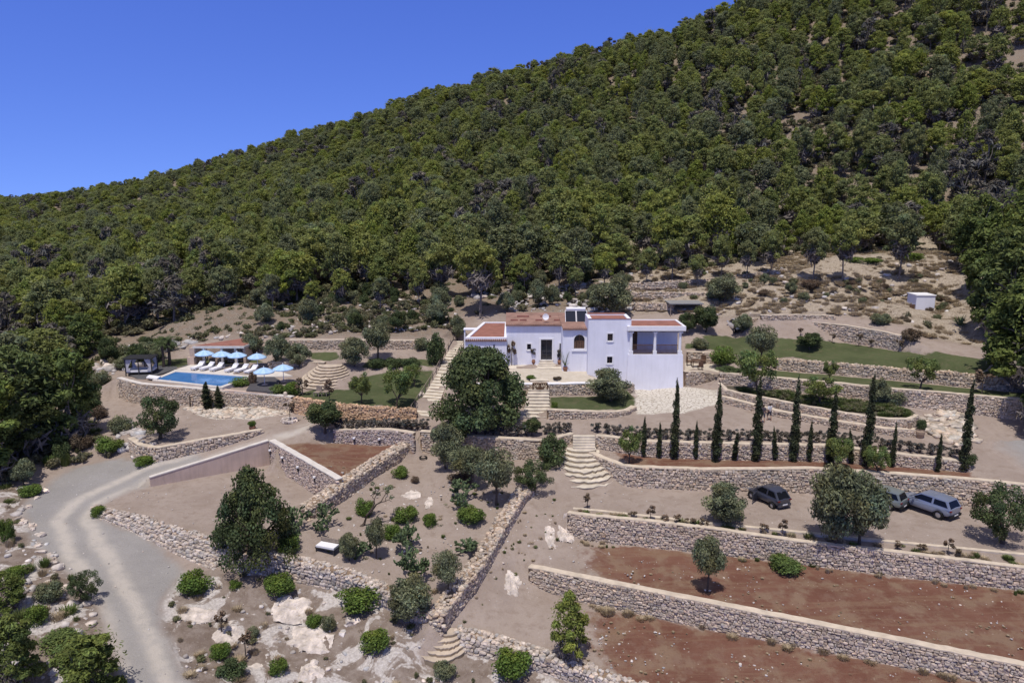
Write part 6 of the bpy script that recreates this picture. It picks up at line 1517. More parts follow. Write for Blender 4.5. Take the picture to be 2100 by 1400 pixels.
# bank the terrain stones beside: pool deck etc follow in the next part
# ------------------------------------------------------------------ pool terrace
def poly_at(pp, z): return [tuple(P(a, b, z)[:2]) for a, b in pp]
mb = MB(); mb.prism(poly_at([(362,757),(392,747),(486,747),(560,756),(600,770),(560,772),(521,772)], 3.8), 3.2, 3.8); tag(mb.build('pool_deck', M['capwhite']), kind='structure')
mb = MB(); mb.prism(poly_at([(262,766),(300,752),(345,745),(392,746.5),(361,756.5),(288,779)], 3.72), 3.2, 3.72); tag(mb.build('slate_deck', mat('slate', (.10,.10,.105), .7, .15, 3)), kind='structure')
mb = MB(); mb.prism(poly_at([(522,773),(562,772.5),(575,780),(560,803),(505,799)], 3.78), 3.1, 3.78); tag(mb.build('timber_deck', mat('dark_decking', (.085,.08,.085), .7, .15, 3)), kind='structure')
outer = poly_at([(359,758),(521,771),(456,794.5),(312,779.5)], 3.86); inner = poly_at([(361,762),(509,772.5),(452,792),(322,777.5)], 3.86)
pool = thing('swimming_pool', P(420, 777, 3.5), 'blue swimming pool with white rim on the upper left terrace', 'swimming pool'); po = np.array(pool.location); mb = MB()
V = [(*a, 3.3) for a in outer]+[(*a, 3.88) for a in outer]+[(*a, 3.88) for a in inner]+[(*a, 3.6) for a in inner]
F = [(r*4+i, r*4+(i+1) % 4, (r+1)*4+(i+1) % 4, (r+1)*4+i) for r in range(3) for i in range(4)]; mb.add(V, np.array(F)); centred(mb, po).build('rim', M['capwhite'], pool)
m, nt, b_ = nodes('pool_water'); b_.inputs['Base Color'].default_value = (.045, .20, .42, 1); b_.inputs['Roughness'].default_value = .06; b_.inputs['IOR'].default_value = 1.33
tc = N(nt, 'ShaderNodeTexCoord'); no = N(nt, 'ShaderNodeTexNoise', Scale=2.2, Detail=3); nt.links.new(tc.outputs['Object'], no.inputs['Vector']); bp = N(nt, 'ShaderNodeBump', Strength=.12, Distance=.05); nt.links.new(no.outputs['Fac'], bp.inputs['Height']); nt.links.new(bp.outputs[0], b_.inputs['Normal'])
n2 = N(nt, 'ShaderNodeTexNoise', Scale=.8, Detail=4); nt.links.new(tc.outputs['Object'], n2.inputs['Vector']); mx = N(nt, 'ShaderNodeMix', data_type='RGBA'); mx.inputs[6].default_value = (.04, .15, .40, 1); mx.inputs[7].default_value = (.09, .25, .54, 1); nt.links.new(n2.outputs['Fac'], mx.inputs[0]); nt.links.new(mx.outputs[2], b_.inputs['Base Color'])
M['water'] = m
mb = MB(); mb.add([(*a, 3.83) for a in inner], np.array([(0, 3, 2, 1)])); centred(mb, po).build('water', M['water'], pool)
mb = MB(); q = [P(322, 779, 3.86), P(300, 776, 3.86)]; mb.prism(poly_at([(300,776),(322,779),(330,774),(306,771)], 3.86), 3.881, 4.0); centred(mb, po).build('sun_ledge', M['cushion'], pool)
# grey catch basin in front
mb = MB(); V = [P(288,780.5,3.6), P(456,796.5,3.6), P(548,806,3.62), P(413,797.5,3.62), P(289,786,3.62)]; mb.prism([tuple(v[:2]) for v in V], 3.3, 3.62); tag(mb.build('catch_basin', M['concrete']), kind='structure')
def mk_parasol():
    root = thing('parasol', (0, 0, 0), '', 'parasol', 'pale blue parasols around the pool'); h = 1.72; r = .97; mb = MB(); K = 16
    for i in range(K):
        a0, a1 = 2*math.pi*i/K, 2*math.pi*(i+1)/K; c = (1.0, 1.0, 1.0) if (i//1) % 2 == 0 else (1.22, 1.13, 1.05)
        pA, pB = (r*math.cos(a0), r*math.sin(a0), h-.42), (r*math.cos(a1), r*math.sin(a1), h-.42); mA, mB_ = [(.5*r*math.cos(a), .5*r*math.sin(a), h-.16) for a in (a0, a1)]
        mb.add([(0, 0, h), mA, mB_], np.array([(0, 1, 2)]), 0, c); mb.add([mA, pA, pB, mB_], np.array([(0, 1, 2, 3)]), 0, c)
        vA, vB = (pA[0], pA[1], pA[2]-.09), (pB[0], pB[1], pB[2]-.09); mb.add([pA, vA, vB, pB], np.array([(0, 1, 2, 3)]), 0, c)
    mb.build('canopy', M['parasol'], root)
    mb = MB(); mb.tube([(0, 0, 0), (0, 0, h+.05)], .03, 8); mb.lathe([(.05, h+.05), (.03, h+.1), (0, h+.12)], 8); mb.build('pole', M['whitetrim'], root)
    mb = MB(); mb.lathe([(.28, 0), (.28, .06), (.08, .1), (.05, .25)], 14); mb.build('base', M['concrete'], root)
    for i in range(8): a = 2*math.pi*i/8; mb = MB(); mb.tube([(0, 0, h-.03), (.95*math.cos(a), .95*math.sin(a), h-.44)], .01, 4); mb.build('rib', M['whitetrim'], root)
    return root
pz = mk_parasol(); PA = [(421,750,'leftmost blue parasol beside the pool house corner'),(456,752,'second blue parasol from the left behind the pool'),(488,754,'third blue parasol from the left behind the pool'),(529,757,'fourth blue parasol, right end of the back row'),(543,789,'front blue parasol nearest the pool corner'),(582,782,'front blue parasol farthest right by the lawn')]
for i, (x, y_, lb) in enumerate(PA):
    o = pz if i == 0 else copy_tree(pz); o.location = [float(v) for v in P(x, y_, 3.8)]; o['label'] = lb; o.rotation_euler.z = i*.7
def mk_lounger():
    root = thing('sun_lounger', (0, 0, 0), '', 'sun lounger', 'white sun loungers behind the pool'); L_ = 1.75
    mb = MB(); mb.box(-L_/2, L_/2, -.3, .3, .17, .22); mb.build('frame', M['whitetrim'], root)
    mb = MB(); mb.box(-L_/2, .3, -.29, .29, .222, .33); mb.build('mattress', M['cushion'], root)
    mb = MB(); Mx = Matrix.Translation((.3, 0, .23)) @ Matrix.Rotation(R(-38), 4, 'Y'); mb.box(0, .62, -.29, .29, 0, .1, 0, Mx); mb.build('backrest', M['cushion'], root)
    mb = MB(); mb.tube([(.62, -.2, .62), (.62, .2, .62)], .07, 8); mb.build('pillow', M['cushion'], root)
    for sx_ in (-.75, .7):
        for sy_ in (-.25, .25): mb = MB(); mb.box(sx_-.03, sx_+.03, sy_-.03, sy_+.03, 0, .169); mb.build('leg', M['whitetrim'], root)
    return root
lg = mk_lounger(); LG = [(395,760,418,752.5),(412,761,440,753.5),(433,762.5,458,755),(464,764.5,488,757),(484,765.5,509,758),(504,767.5,528,759.5)]
for i, (a, b, c, d) in enumerate(LG):
    o = lg if i == 0 else copy_tree(lg); p0, p1 = P(a, b, 3.8), P(c, d, 3.8); o.location = [float(v) for v in (p0+p1)/2]; o.rotation_euler = (0, 0, math.atan2(p1[1]-p0[1], p1[0]-p0[0]))
    o['label'] = ('first','second','third','fourth','fifth','sixth')[i]+' white sun lounger counted from the left behind the pool'
# day bed with canopy
q = P(292, 766, 3.62); db = thing('day_bed', (q[0], q[1], q[2]), 'black canopied day bed with pale tied curtains left of the pool', 'day bed', rz=R(8)); ww, dd, hh = 1.25, .9, 1.72
for sx_ in (-1, 0, 1):
    for sy_ in (-1, 1): mb = MB(); mb.box(sx_*ww-.045, sx_*ww+.045, sy_*dd-.045, sy_*dd+.045, 0, hh); mb.build('post', M['darkmetal'], db)
mb = MB(); mb.box(-ww-.15, ww+.15, -dd-.15, dd+.15, hh, hh+.08)
mb.add([(-ww-.1, -dd-.1, hh+.08), (ww+.1, -dd-.1, hh+.08), (ww+.1, dd+.1, hh+.08), (-ww-.1, dd+.1, hh+.08), (-.5, 0, hh+.26), (.5, 0, hh+.26)], [(0, 1, 5, 4), (2, 3, 4, 5), (1, 2, 5), (3, 0, 4)]); mb.build('canopy', M['black'], db)
mb = MB(); mb.box(-ww, ww, -dd, dd, .28, .36); mb.build('frame', M['darkmetal'], db); mb = MB(); mb.box(-ww+.05, ww-.05, -dd+.05, dd-.05, .362, .52); mb.build('mattress', M['cushion'], db)
for sx_ in (-1, 1):
    for sy_ in (-1, 1):
        mb = MB(); prof = [(.32, hh-.02), (.22, hh-.4), (.1, hh-.85), (.17, .7), (.2, .45)]; 
        for (r0, z0_), (r1, z1_) in zip(prof[:-1], prof[1:]):
            x_ = sx_*(ww-.05); mb.add([(x_, sy_*dd, z0_), (x_-sx_*r0*2, sy_*dd+.03, z0_), (x_-sx_*r1*2, sy_*dd+.03, z1_), (x_, sy_*dd, z1_)], np.array([(0, 1, 2, 3)])); mb.add([(x_, sy_*dd-sy_*.02, z0_), (x_-sx_*r0*2, sy_*dd, z0_), (x_-sx_*r1*2, sy_*dd, z1_), (x_, sy_*dd-sy_*.02, z1_)], np.array([(0, 1, 2, 3)]))
        mb.build('curtain', M['curtain'], db)
# pool house
Yp = P(450, 747, 3.8)[1]; X = lambda px, y=Yp: fx(px, 720, y); ph = thing('pool_house', (X(450), Yp, 3.8), 'low pool house with red roof and dark open front', 'pool house'); pho = np.array(ph.location); zt = fz(450, 713, Yp)
pp = lambda mb, nm, m: centred(mb, pho).build(nm, m, ph)
bl, br_, bb = P(466, 691, zt+.25), P(505, 692, zt+.25), 0
roofp = [(X(398), Yp-.3), (X(503), Yp-.3), (X(503)+.6, Yp+4.2), (X(470)+.1, Yp+4.2)]
mb = MB(); mb.prism(roofp, zt, zt+.22); pp(mb, 'roof_slab', M['capwhite'])
ins = [(lerp(a[0], np.mean([r[0] for r in roofp]), .06), lerp(a[1], np.mean([r[1] for r in roofp]), .08)) for a in roofp]; mb = MB(); mb.prism(ins, zt+.221, zt+.29); pp(mb, 'roof', M['terracotta'])
mb = MB(); mb.box(X(403), X(500), Yp+2.4, Yp+2.7, 3.5, zt-.002); mb.box(X(498), X(503), Yp, Yp+2.4, 3.5, zt-.002); pp(mb, 'wall', M['concrete'])
mb = MB()
for p0 in (414, 452, 480): mb.box(X(p0), X(p0)+.25, Yp, Yp+.25, 3.5, zt-.002)
pp(mb, 'pillar', M['capwhite'])
mb = MB(); mb.prism([(X(384), Yp-.2), (X(398), Yp-.2), (X(403), Yp+2.3), (X(392), Yp+2.3)], 3.4, 4.6); mb.prism([(X(389), Yp-.1), (X(400), Yp-.1), (X(404), Yp+2.2), (X(396), Yp+2.2)], 4.601, zt-.002); pp(mb, 'side_wall', M['concrete'])
mb = MB(); mb.box(X(420), X(446), Yp+.9, Yp+1.5, 3.8, 4.25); mb.box(X(458), X(490), Yp+.9, Yp+1.5, 3.8, 4.2); 
o = mb.build('lounge_table', M['woodgrey']); tag(o, 'low grey counters standing in the shade of the pool house', 'table')
def urn(px, py, z, r, h, label, plant=None, cat='plant pot', m='pot', grp=None, pw=0, ph_=0, name='potted_plant'):
    q = P(px, py, z); root = thing(name, q, label, cat, grp); mb = MB(); mb.lathe([(0, 0), (r*.6, 0), (r*.95, h*.45), (r, h*.7), (r*.78, h*.93), (r*.9, h), (r*.7, h), (r*.6, h*.85), (0, h*.85)], 16); mb.build('pot', M[m], root)
    if plant:
        w0, h0, parts = PROTO[plant][0]
        for nm, me in parts: c = bpy.data.objects.new('foliage' if nm == 'crown' else nm, me); COL.objects.link(c); c.parent = root; c.location = (0, 0, h*.8); c.scale = (pw/w0, pw/w0, ph_/h0)
    return root
urn(402, 745, 3.8, .28, .7, 'dark round urn at the left pillar of the pool house', m='clay', name='urn'); urn(446, 748, 3.8, .28, .75, 'dark round urn at the middle pillar of the pool house', m='clay', name='urn')
urn(1094, 747, 4.57, .24, .55, 'potted shrub left of the dark front door', 'hedge', pw=1.0, ph_=1.35); urn(1148, 748, 4.57, .24, .55, 'potted shrub right of the dark front door', 'hedge', pw=.95, ph_=1.3)
urn(1159, 761, 4.43, .26, .5, 'tall banana leaved plant in a pot beside the arched window', 'agave', pw=1.0, ph_=1.9)
urn(518, 882, 2.12, .28, .42, 'terracotta pot with small shrub at the end of the coped driveway wall', 'bush', pw=.75, ph_=.5)
urn(1886, 897, 2.38, .36, .75, 'large clay urn with a dark shrub at the end of the curved road wall', 'darkbush', m='clay', pw=.85, ph_=.95)
urn(1417, 712, 5.4, .16, .3, 'small lantern like pot right of the balcony', 'sapling', m='clay', pw=.3, ph_=.4)
# climbing plants on the facade
q = np.array((fx(1049, 740, Ym-.25), Ym-.3, 4.6)); place('sapling', 'climbing_plant', q, .9, 2.6, 'thin climbing plant on the white facade above the carob', 'plant')
# chairs on the lawn
def chair(loc, rz, label, m='woodgrey', grp=None):
    r = thing('garden_chair', loc, label, 'chair', grp, rz); mb = MB(); mb.box(-.24, .24, -.25, .25, .36, .42); mb.build('seat', M[m], r)
    mb = MB(); mb.box(-.24, .24, .2, .26, .42, .9); mb.build('backrest', M[m], r)
    for a in (-.2, .2):
        for b in (-.21, .21): mb = MB(); mb.box(a-.025, a+.025, b-.025, b+.025, 0, .359); mb.build('leg', M[m], r)
    return r
for i, (x, y_) in enumerate([(652,812),(668,811)]): q = drape([(x, y_)])[0]; c = chair(q, R(-15), ('left','right')[i]+' grey garden chair in front of the semicircular steps'); c.scale = (1.15, 1.3, 1)
q = P(1430, 752, 4.34); tb = thing('garden_table', q, 'dark wooden table on the small terrace right of the house', 'table'); mb = MB(); mb.box(-.6, .6, -.35, .35, .68, .73); mb.build('table_top', M['wood'], tb)
for a in (-.5, .5):
    for b in (-.28, .28): mb = MB(); mb.box(a-.03, a+.03, b-.03, b+.03, 0, .679); mb.build('leg', M['wood'], tb)
for i, (x, y_, r_) in enumerate([(1413,748,R(90)),(1436,758,R(180)),(1442,746,R(-20))]): chair(P(x, y_, 4.34), r_, ('left dark chair','front dark chair','back dark chair')[i]+' at the table right of the house', 'wood')
# wooden rail
a, b = P(1453, 782, 3.4), P(1474, 783, 3.4); rl = thing('wooden_rail', a, 'low brown wooden rail by the path right of the house', 'fence')
for t in (0, .5, 1): q = lerp(a, b, t)-a; mb = MB(); mb.box(q[0]-.04, q[0]+.04, q[1]-.04, q[1]+.04, -.3, .8); mb.build('post', M['woodgrey'], rl)
for z_ in (.35, .72): mb = MB(); mb.tube([(0, -.05, z_), (b[0]-a[0], b[1]-a[1]-.05, z_)], .035, 6); mb.build('rail', M['woodgrey'], rl)
# white hut on the slope
q = drape([(1896, 640)], lo=60)[0]; D = depth(q); hw_, hh = 18.5*D/FPX, 35*D/FPX; hu = thing('hut', q, 'small square whitewashed hut on the dry slope', 'hut', rz=R(-4))
mb = MB(); mb.box(-hw_, hw_, 0, 2.2, -.6, hh-.08); mb.build('wall', M['white'], hu); mb = MB(); mb.box(-hw_-.07, hw_+.07, -.07, 2.27, hh-.078, hh+.03); mb.build('roof', M['whitetrim'], hu); mb = MB(); mb.box(-hw_-.6, -hw_-.05, .1, .17, 0, .85); mb.build('door', M['wood'], hu)
# flat shade roof behind the house
q = drape([(1405, 640)], lo=60)[0]; pg = thing('shade_roof', q, 'flat grey shade roof on posts behind the balcony block', 'pergola'); mb = MB(); mb.box(-2., 2., -.6, 2.2, 1.0, 1.12)
mb.build('roof', mat('grey_sheet', (.25, .25, .25), .8), pg)
for a in (-1.8, 1.8):
    for b in (-.4, 2.0): mb = MB(); mb.box(a-.05, a+.05, b-.05, b+.05, -.6, .999); mb.build('post', M['woodgrey'], pg)
# white bench
q = P(674, 1128, -.45); q = drape([(672, 1130)])[0]; bn = thing('garden_bench', q, 'white cushioned bench with grey back standing in the sandy yard', 'bench', rz=R(-20))
mb = MB(); mb.box(-.65, .65, -.3, .3, .33, .45); mb.build('cushion', M['cushion'], bn); mb = MB(); mb.box(-.7, .7, -.33, .33, .26, .329); mb.build('seat', M['darkmetal'], bn); mb = MB(); mb.box(-.7, .7, .34, .42, .26, .72); mb.build('backrest', M['woodgrey'], bn)
for a in (-.62, .62):
    for b in (-.28, .34): mb = MB(); mb.box(a-.04, a+.04, b-.04, b+.04, 0, .259); mb.build('leg', M['darkmetal'], bn)
# rubber ring and planter ring
mb = MB(); 
K = 18
for i in range(K):
    a0, a1 = 2*math.pi*i/K, 2*math.pi*(i+1)/K; mb.tube([(.28*math.cos(a0), .28*math.sin(a0), .06), (.28*math.cos(a1), .28*math.sin(a1), .06)], .06, 6, caps=False)
tag(mb.build('tyre', M['blackpaint'], loc=drape([(868, 939)])[0]), 'old tyre lying flat near the foot of the yard wall', 'tyre')
rg = np.random.default_rng(9); a = np.linspace(0, 2*math.pi, 15)[:-1]; mb = MB(); lumps(mb, np.c_[.55*np.cos(a), .55*np.sin(a), .1+0*a], np.c_[.14+0*a, .12+0*a, .14+0*a], rg, 0, (1.1, 1.05, 1)); tag(mb.build('planter_ring', M['rock'], loc=drape([(594, 864)])[0]), 'ring of pale stones round the slim tree at the driveway fork', 'planter')
mb = MB(); mb.lathe([(.2, 0), (.17, 1.5), (.1, 1.6), (0, 1.62)], 12); tag(mb.build('stone_post', M['cap'], loc=drape([(587, 838)])[0]), 'round stone post at the corner of the pool wall and the lawn wall', 'post')
q = drape([(390, 834)])[0]; mb = MB(); mb.tube([(0, 0, -.1), (.03, 0, .6), (0, .02, 1.15)], [.07, .06, .05], 6); tag(mb.build('tree_stump', M['bark'], loc=q), 'short dark stump standing before the pool wall', 'stump')
# wall lamps
def on_wall(w, px, frac):
    best = None
    for t in np.linspace(0, len(w['bot'])-1, 800):
        i = min(int(t), len(w['bot'])-2); f = t-i; p = w['bot'][i]*(1-f)+w['bot'][i+1]*f; tp = w['top'][i]*(1-f)+w['top'][i+1]*f; q = p*(1-frac)+tp*frac
        d = abs(proj(q)[0]-px)
        if best is None or d < best[0]: n = w['n'][i]*(1-f)+w['n'][i+1]*f; best = (d, q, n/np.linalg.norm(n))
    return best[1], best[2]
def wallby(s): return next(w for w in WALLS if s in w['label'])
def lamp(w, px, frac, label, grp, up=True, s=1.0):
    q, n = on_wall(w, px, frac); root = thing('wall_lamp', q+np.array((n[0], n[1], 0))*.08, label, 'wall lamp', grp, math.atan2(n[1], n[0])); mb = MB()
    mb.lathe([(.12*s, .2*s), (.10*s, .2*s), (.05*s, -.18*s), (.07*s, -.2*s), (.12*s, .2*s)] if up else [(.03, .2*s), (.11*s, .16*s), (.11*s, .05*s), (.03, .05*s)], 12, (.06, 0, 0)); mb.build('shade', M['clay'] if up else M['whitetrim'], root)
    mb = MB(); mb.box(-.06, .02, -.04, .04, -.14*s, .1*s) if up else mb.box(-.06, .1, -.05*s, .05*s, -.25*s, .049*s); mb.build('bracket', M['darkmetal'] if not up else M['cap'], root)
for i, x in enumerate((557, 582, 614, 648, 685)): lamp(wallby('pale pink coping'), x, .62, ('first','second','third','fourth','fifth')[i]+' lamp from the left on the grey stone yard wall', 'lamps on the grey stone yard wall', False)
for i, x in enumerate((727, 779)): lamp(wallby('curved grey stone wall'), x, .38, ('left','right')[i]+' lamp on the curved wall behind the red soil bed', 'lamps behind the red soil bed', False)
for i, x in enumerate((1596, 1718, 1863)): lamp(wallby('holding the dark planted bed'), x, .45, ('left','middle','right')[i]+' conical lamp on the curved road wall', 'lamps on the curved road wall', True, 1.35)
# ------------------------------------------------------------------ cars
def paint(name, col, metal=.25):
    m, nt, b = nodes(name); b.inputs['Base Color'].default_value = (*col, 1); b.inputs['Metallic'].default_value = metal; b.inputs['Roughness'].default_value = .32; b.inputs['Coat Weight'].default_value = .6; b.inputs['Coat Roughness'].default_value = .08; return m
def mk_car(name, label, L_, W_, H_, wb, col, prof, gh, rear_axle, heading, zoff=0, open_door=False, wr=.34, cat='car'):
    """prof: (x, zbottom, ztop, halfwidth); gh: greenhouse (x rear base, x rear top, x front top, x front base, belt z)"""
    h = np.array((math.cos(heading), math.sin(heading))); lf = np.array((-h[1], h[0])); tr = W_/2-.12
    org = rear_axle[:2]+h*wb/2*k-lf*tr*k; root = thing(name, (org[0], org[1], rear_axle[2]+zoff), label, cat, rz=heading); pm = paint(name+'_paint', col)
    rings = []
    for (x, zb, zt, w) in prof: rings.append([(x, -w*.8, zb), (x, -w, zb+.2), (x, -w*1.0, (zb+zt)/2+.05), (x, -w*.96, zt-.07), (x, -w*.82, zt), (x, 0, zt+.03), (x, w*.82, zt), (x, w*.96, zt-.07), (x, w, (zb+zt)/2+.05), (x, w, zb+.2), (x, w*.8, zb)])
    n = len(rings[0]); V = [p for r in rings for p in r]; F = [(i*n+j, i*n+(j+1) % n, (i+1)*n+(j+1) % n, (i+1)*n+j) for i in range(len(rings)-1) for j in range(n)]
    mb = MB(); mb.add(V, np.array(F)[:, ::-1]); mb.add(rings[0], [tuple(range(n))]); mb.add(rings[-1], [tuple(range(n))[::-1]]); body = mb.build('body', pm, root, smooth=False)
    # merge + bevel-ish smoothing through subdivision
    for o_ in (body,):
        bm = bmesh.new(); bm.from_mesh(o_.data); bmesh.ops.remove_doubles(bm, verts=bm.verts, dist=.001); bm.to_mesh(o_.data); bm.free(); sm = o_.modifiers.new('s', 'SUBSURF'); sm.levels = 1; sm.render_levels = 2
        for p_ in o_.data.polygons: p_.use_smooth = True
    xr0, xr1, xf1, xf0, zb = gh; wb_, wt_ = W_/2*.93, W_/2*.72; zr = H_
    xm = (xr1+xf1)/2
    st = [(xr0, zb-.12, wb_*.9, zb-.1), (xr1, zb, wt_*.97, zr-.06), (xm, zb, wt_, zr), (xf1, zb, wt_*.98, zr-.05), (xf0, zb-.12, wb_*.86, zb-.1)]
    def ringg(x, zlo, w, zt): return [(x, -wb_, zb-.12), (x, -w, zt), (x, 0, zt+.02), (x, w, zt), (x, wb_, zb-.12)]
    rg_s = [ringg(*s) for s in st]; V = [p for r in rg_s for p in r]; F = [(i*5+j, i*5+j+1, (i+1)*5+j+1, (i+1)*5+j) for i in range(4) for j in range(4)]
    mb = MB(); mb.add(V, np.array(F)[:, ::-1]); roof = mb.build('roof', pm, root)
    def glassquad(nm, pts_, off, shrink=.86):
        p = np.array(pts_, float); c = p.mean(0); p = c+(p-c)*shrink; nr_ = np.cross(p[1]-p[0], p[2]-p[0]); nr_ /= np.linalg.norm(nr_); nr_ *= math.copysign(1, nr_ @ np.array(off)); p1 = p+nr_*.015; p0 = p-nr_*.02; k = len(p)
        m2 = MB(); m2.add(np.r_[p0, p1], [tuple(range(k)), tuple(range(k, 2*k))]+[(i, (i+1) % k, k+(i+1) % k, k+i) for i in range(k)]); m2.build(nm, M['carglass'], root)
    for s in (-1, 1):
        def sp_(x, z): # point on side plane
            t = (z-(zb-.12))/(zr-(zb-.12)); return (x, s*lerp(wb_, wt_, t), z)
        xa = lerp(xr0, xr1, .55); zt = zr-.09
        glassquad('side_window', [sp_(lerp(xr0, xr1, .25)+.06, zb+.02), sp_(xr1+.1, zt), sp_(xm-.06, zt), sp_(xm-.06, zb+.02)], (0, s, .2), .93)
        glassquad('side_window', [sp_(xm+.02, zb+.02), sp_(xm+.02, zt), sp_(xf1-.06, zt), sp_(lerp(xf1, xf0, .75)-.05, zb+.02)], (0, s, .2), .93)
    glassquad('windscreen', [(xf1, wt_*.95, zr-.06), (xf1, -wt_*.95, zr-.06), (xf0, -wb_*.88, zb-.08), (xf0, wb_*.88, zb-.08)], (1, 0, .5), .88)
    glassquad('rear_window', [(xr1, wt_*.95, zr-.07), (xr1, -wt_*.95, zr-.07), (xr0, -wb_*.88, zb-.08), (xr0, wb_*.88, zb-.08)], (-1, 0, .5), .84)
    for x in (-wb/2, wb/2):
        for s in (-1, 1):
            yo = s*(W_/2-.065); mb = MB(); mb.lathe([(wr*.6, -.1), (wr*.93, -.11), (wr, -.07), (wr, .07), (wr*.93, .11), (wr*.6, .1)], 24); tm = Matrix.Translation((x, yo, wr)) @ Matrix.Rotation(R(90), 4, 'X'); w_ = mb.build('wheel', M['blackpaint'], root); w_.matrix_local = tm
            mb = MB(); mb.lathe([(0, .085), (wr*.2, .09), (wr*.62, .06), (wr*.64, -.06), (wr*.2, -.09), (0, -.085)], 20); mb.build('rim', M['rim'], w_)
            mb = MB(); mb.lathe([(wr+.055, -.015), (wr+.055, .015), (0, .015)], 24); a_ = mb.build('wheel_arch', M['blackpaint'], root); a_.matrix_local = Matrix.Translation((x, s*(W_/2-.005), wr+.03)) @ Matrix.Rotation(R(90), 4, 'X')
    xr, xf = prof[0][0], prof[-1][0]
    for s in (-1, 1):
        mb = MB(); mb.box(xr-.03, xr+.16, s*W_/2*.74-.1, s*W_/2*.74+.1, .82*H_/1.6, .91*H_/1.6); mb.build('taillight', M['tail'], root)
        mb = MB(); mb.box(xf-.2, xf+.02, s*W_/2*.66-.15, s*W_/2*.66+.15, .68*H_/1.6, .8*H_/1.6); mb.build('headlight', M['rim'], root)
        mb = MB(); mb.box(xf1+.25, xf1+.4, s*(W_/2+.02), s*(W_/2+.2), zb+.02, zb+.16); mb.build('mirror', pm, root)
    mb = MB(); mb.box(xr-.05, xr+.1, -W_/2*.8, W_/2*.8, .3, .5); mb.build('bumper', M['blackpaint'] if not open_door else pm, root)
    mb = MB(); mb.box(xr-.056, xr-.05, -.26, .26, .42, .53); mb.build('number_plate', M['cushion'], root)
    if open_door:
        mb = MB(); mb.box(0, 1.0, -.03, .03, .3, .95); mb.box(.05, .9, -.02, .02, 1.3, 1.34); mb.box(.02, .08, -.02, .02, .95, 1.34); dr = mb.build('door', pm, root); dr['label'] = 'open front door'; dr.matrix_local = Matrix.Translation((xf1+.25, W_/2-.02, 0)) @ Matrix.Rotation(R(180-62), 4, 'Z')
    return root
M['carglass'] = mat('tinted_car_glass', (.006, .007, .01), .12, 0, spec=.22)
M['rim'] = mat('alloy_rim', (.45, .45, .47), .35, .03, 4, metal=.7); M['tail'] = mat('tail_lamp_red', (.16, .012, .012), .3, .03, 4)
k = 1.0
F0, R0 = P(1856, 1038, -.08), P(1924, 1064, -.13); wbl = np.linalg.norm((F0-R0)[:2]); hd = math.atan2(F0[1]-R0[1], F0[0]-R0[0]); k = wbl/2.66; print('CAR wheelbase', wbl, math.degrees(hd))
print('k', k)
suv = [(-2.16,.5,1.0,.74),(-2.08,.32,1.08,.9),(-1.5,.28,1.08,.95),(-.5,.26,1.05,.95),(.6,.26,.97,.95),(1.3,.27,.93,.94),(1.85,.3,.86,.9),(2.12,.34,.74,.78),(2.2,.45,.66,.66)]
c1 = mk_car('suv', 'silver blue sport utility car with black windows at the right of the car park', 4.37, 1.9, 1.6, 2.66, (.22,.255,.35), suv, (-2.12,-1.78,.3,1.2,1.07), R0, hd, wr=.37); c1.scale = (k, k, k)
hat = [(-1.72,.45,.9,.62),(-1.62,.3,.95,.76),(-1.1,.26,.95,.81),(0,.24,.93,.815),(.8,.25,.9,.81),(1.35,.28,.8,.76),(1.68,.32,.66,.64),(1.76,.42,.58,.5)]
hd2 = hd-R(6); c2 = mk_car('hatchback', 'small dark grey hatchback with its front door open beside the round olive', 3.55, 1.63, 1.47, 2.3, (.055,.06,.085), hat, (-1.7,-1.2,.25,1.0,.95), P(1584, 1043, 0), hd2, open_door=True, wr=.29); c2.scale = (k, k, k)
est = [(-2.1,.4,.95,.74),(-2.0,.3,.98,.84),(-1.2,.27,.97,.86),(0,.26,.95,.86),(1.1,.27,.9,.85),(1.8,.3,.78,.8),(2.15,.36,.66,.66)]
c3 = mk_car('estate_car', 'grey green estate car mostly hidden behind the big twin olive', 4.3, 1.72, 1.5, 2.55, (.20,.23,.22), est, (-2.05,-1.75,.3,1.05,.97), P(1824, 1046, -.09), hd+R(9), wr=.31); c3.scale = (k, k, k)
c4 = mk_car('parked_car', 'white car parked on the upper lawn edge half hidden by a grey tree', 3.6, 1.63, 1.45, 2.3, (.7,.7,.72), hat, (-1.7,-1.2,.25,1.0,.95), drape([(1508, 682)], lo=50)[0], hd2-R(20), wr=.28)
for cc in (c1, c2, c3): 
    pass
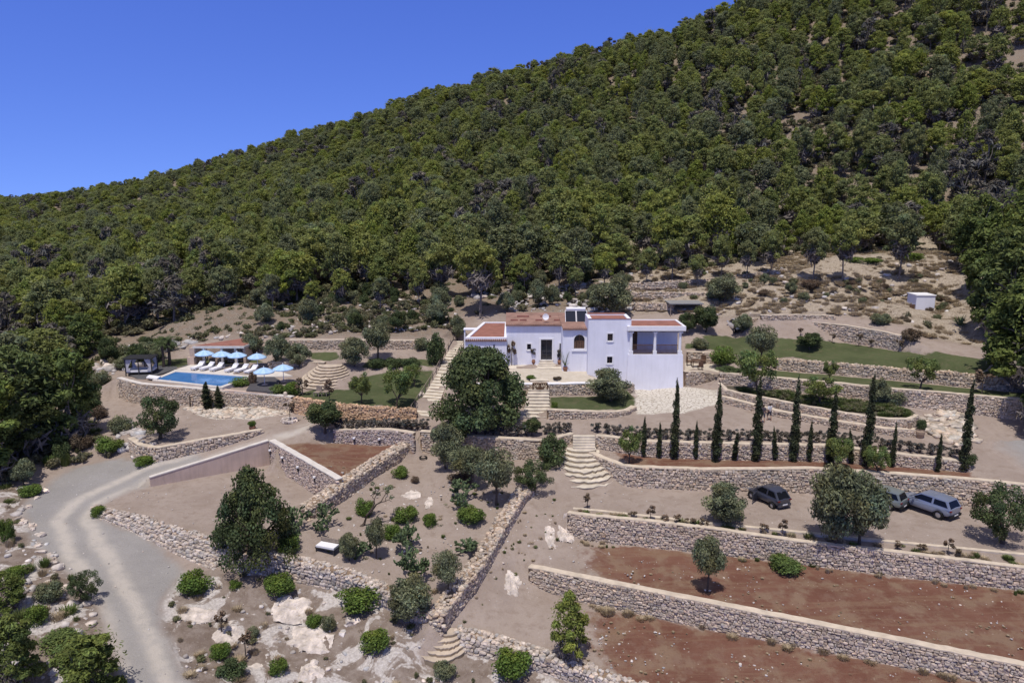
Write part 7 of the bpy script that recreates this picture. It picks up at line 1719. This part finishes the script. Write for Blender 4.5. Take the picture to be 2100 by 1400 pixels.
# ------------------------------------------------------------------ people
def person(loc, rz, label, shirt, shorts, pose=0, scale=1.0, hairc=(.05,.035,.025)):
    root = thing('person', loc, label, 'person', rz=rz); root.scale = (scale,)*3
    s = .16 if pose else .1
    J = {'pel': (0, 0, .95), 'sp': (0, .02, 1.15), 'ch': (0, .02, 1.36), 'nk': (0, 0, 1.5), 'hd': (0, -.01, 1.6), 'tp': (0, 0, 1.74)}
    for e, q in (('l', 1), ('r', -1)):
        fwd = s*q
        J.update({e+'hp': (q*.1, 0, .9), e+'kn': (q*.11, -fwd*.8-.02, .5), e+'an': (q*.11, -fwd*.9+.05, .08), e+'to': (q*.12, -fwd*.9-.13, .03), e+'sh': (q*.19, .01, 1.42), e+'el': (q*.25, fwd*.5+.03, 1.16), e+'wr': (q*.25, fwd*.9-.1, .92), e+'ha': (q*.25, fwd*.9-.14, .83)})
    E = [('pel','sp'),('sp','ch'),('ch','nk'),('nk','hd'),('hd','tp')]+[(a, b) for e in 'lr' for a, b in (('pel',e+'hp'),(e+'hp',e+'kn'),(e+'kn',e+'an'),(e+'an',e+'to'),('ch',e+'sh'),(e+'sh',e+'el'),(e+'el',e+'wr'),(e+'wr',e+'ha'))]
    Rr = dict(pel=.14, sp=.125, ch=.15, nk=.06, hd=.095, tp=.07, hp=.1, kn=.06, an=.042, to=.035, sh=.07, el=.042, wr=.03, ha=.035)
    def skin(name, keys, edges, grow, m, parent):
        me = bpy.data.meshes.new(name); ks = list(keys); me.from_pydata([J[k] for k in ks], [(ks.index(a), ks.index(b)) for a, b in edges], []); o = bpy.data.objects.new(name, me); COL.objects.link(o); o.parent = parent
        o.modifiers.new('skin', 'SKIN')
        for i, k_ in enumerate(ks): r_ = Rr[k_ if k_ in Rr else k_[1:]]+grow; me.skin_vertices[0].data[i].radius = (r_, r_*.85); me.skin_vertices[0].data[i].use_root = k_ == ks[0]
        sb = o.modifiers.new('sub', 'SUBSURF'); sb.levels = 1; sb.render_levels = 2; me.materials.append(m); return o
    body = skin('body', J.keys(), E, 0, M['skin'], root)
    skin('shirt', ['sp','pel','ch','nk','lsh','lel','rsh','rel'], [('pel','sp'),('sp','ch'),('ch','lsh'),('lsh','lel'),('ch','rsh'),('rsh','rel'),('ch','nk')], .018, shirt, root)
    skin('shorts', ['pel','lhp','rhp','lkn','rkn'], [('pel','lhp'),('lhp','lkn'),('pel','rhp'),('rhp','rkn')], .022, shorts, root)
    mb = MB(); mb.lathe([(0, .13), (.07, .11), (.105, .04), (.105, -.02), (.09, -.05)], 12, (0, .015, 1.65)); mb.build('hair', mat('hair', hairc, .8), root, smooth=True)
    for q in (-1, 1): mb = MB(); mb.box(q*.035-.012, q*.035+.012, -.105, -.09, 1.63, 1.645); mb.build('eye', M['black'], root)
    mb = MB(); mb.box(-.012, .012, -.125, -.09, 1.595, 1.625); mb.build('nose', M['skin'], root)
    return root
M['skin'] = mat('skin', (.42, .25, .17), .6, .05, 4)
cl = lambda n, c: mat(n, c, .85, .08, 8)
q = drape([(1577, 862)])[0]; person(q, R(200), 'person in a pale top and dark shorts walking on the road beside the curved wall', cl('pale_top', (.55,.55,.55)), cl('dark_shorts', (.05,.05,.07)), 1, .86)
q = drape([(1564, 866)])[0]; person(q, R(170), 'person in dark clothes just right of the third tall cypress', cl('dark_top', (.07,.06,.07)), cl('dark_trousers', (.06,.06,.08)), 1, .88)
print('OBJECTS DONE')
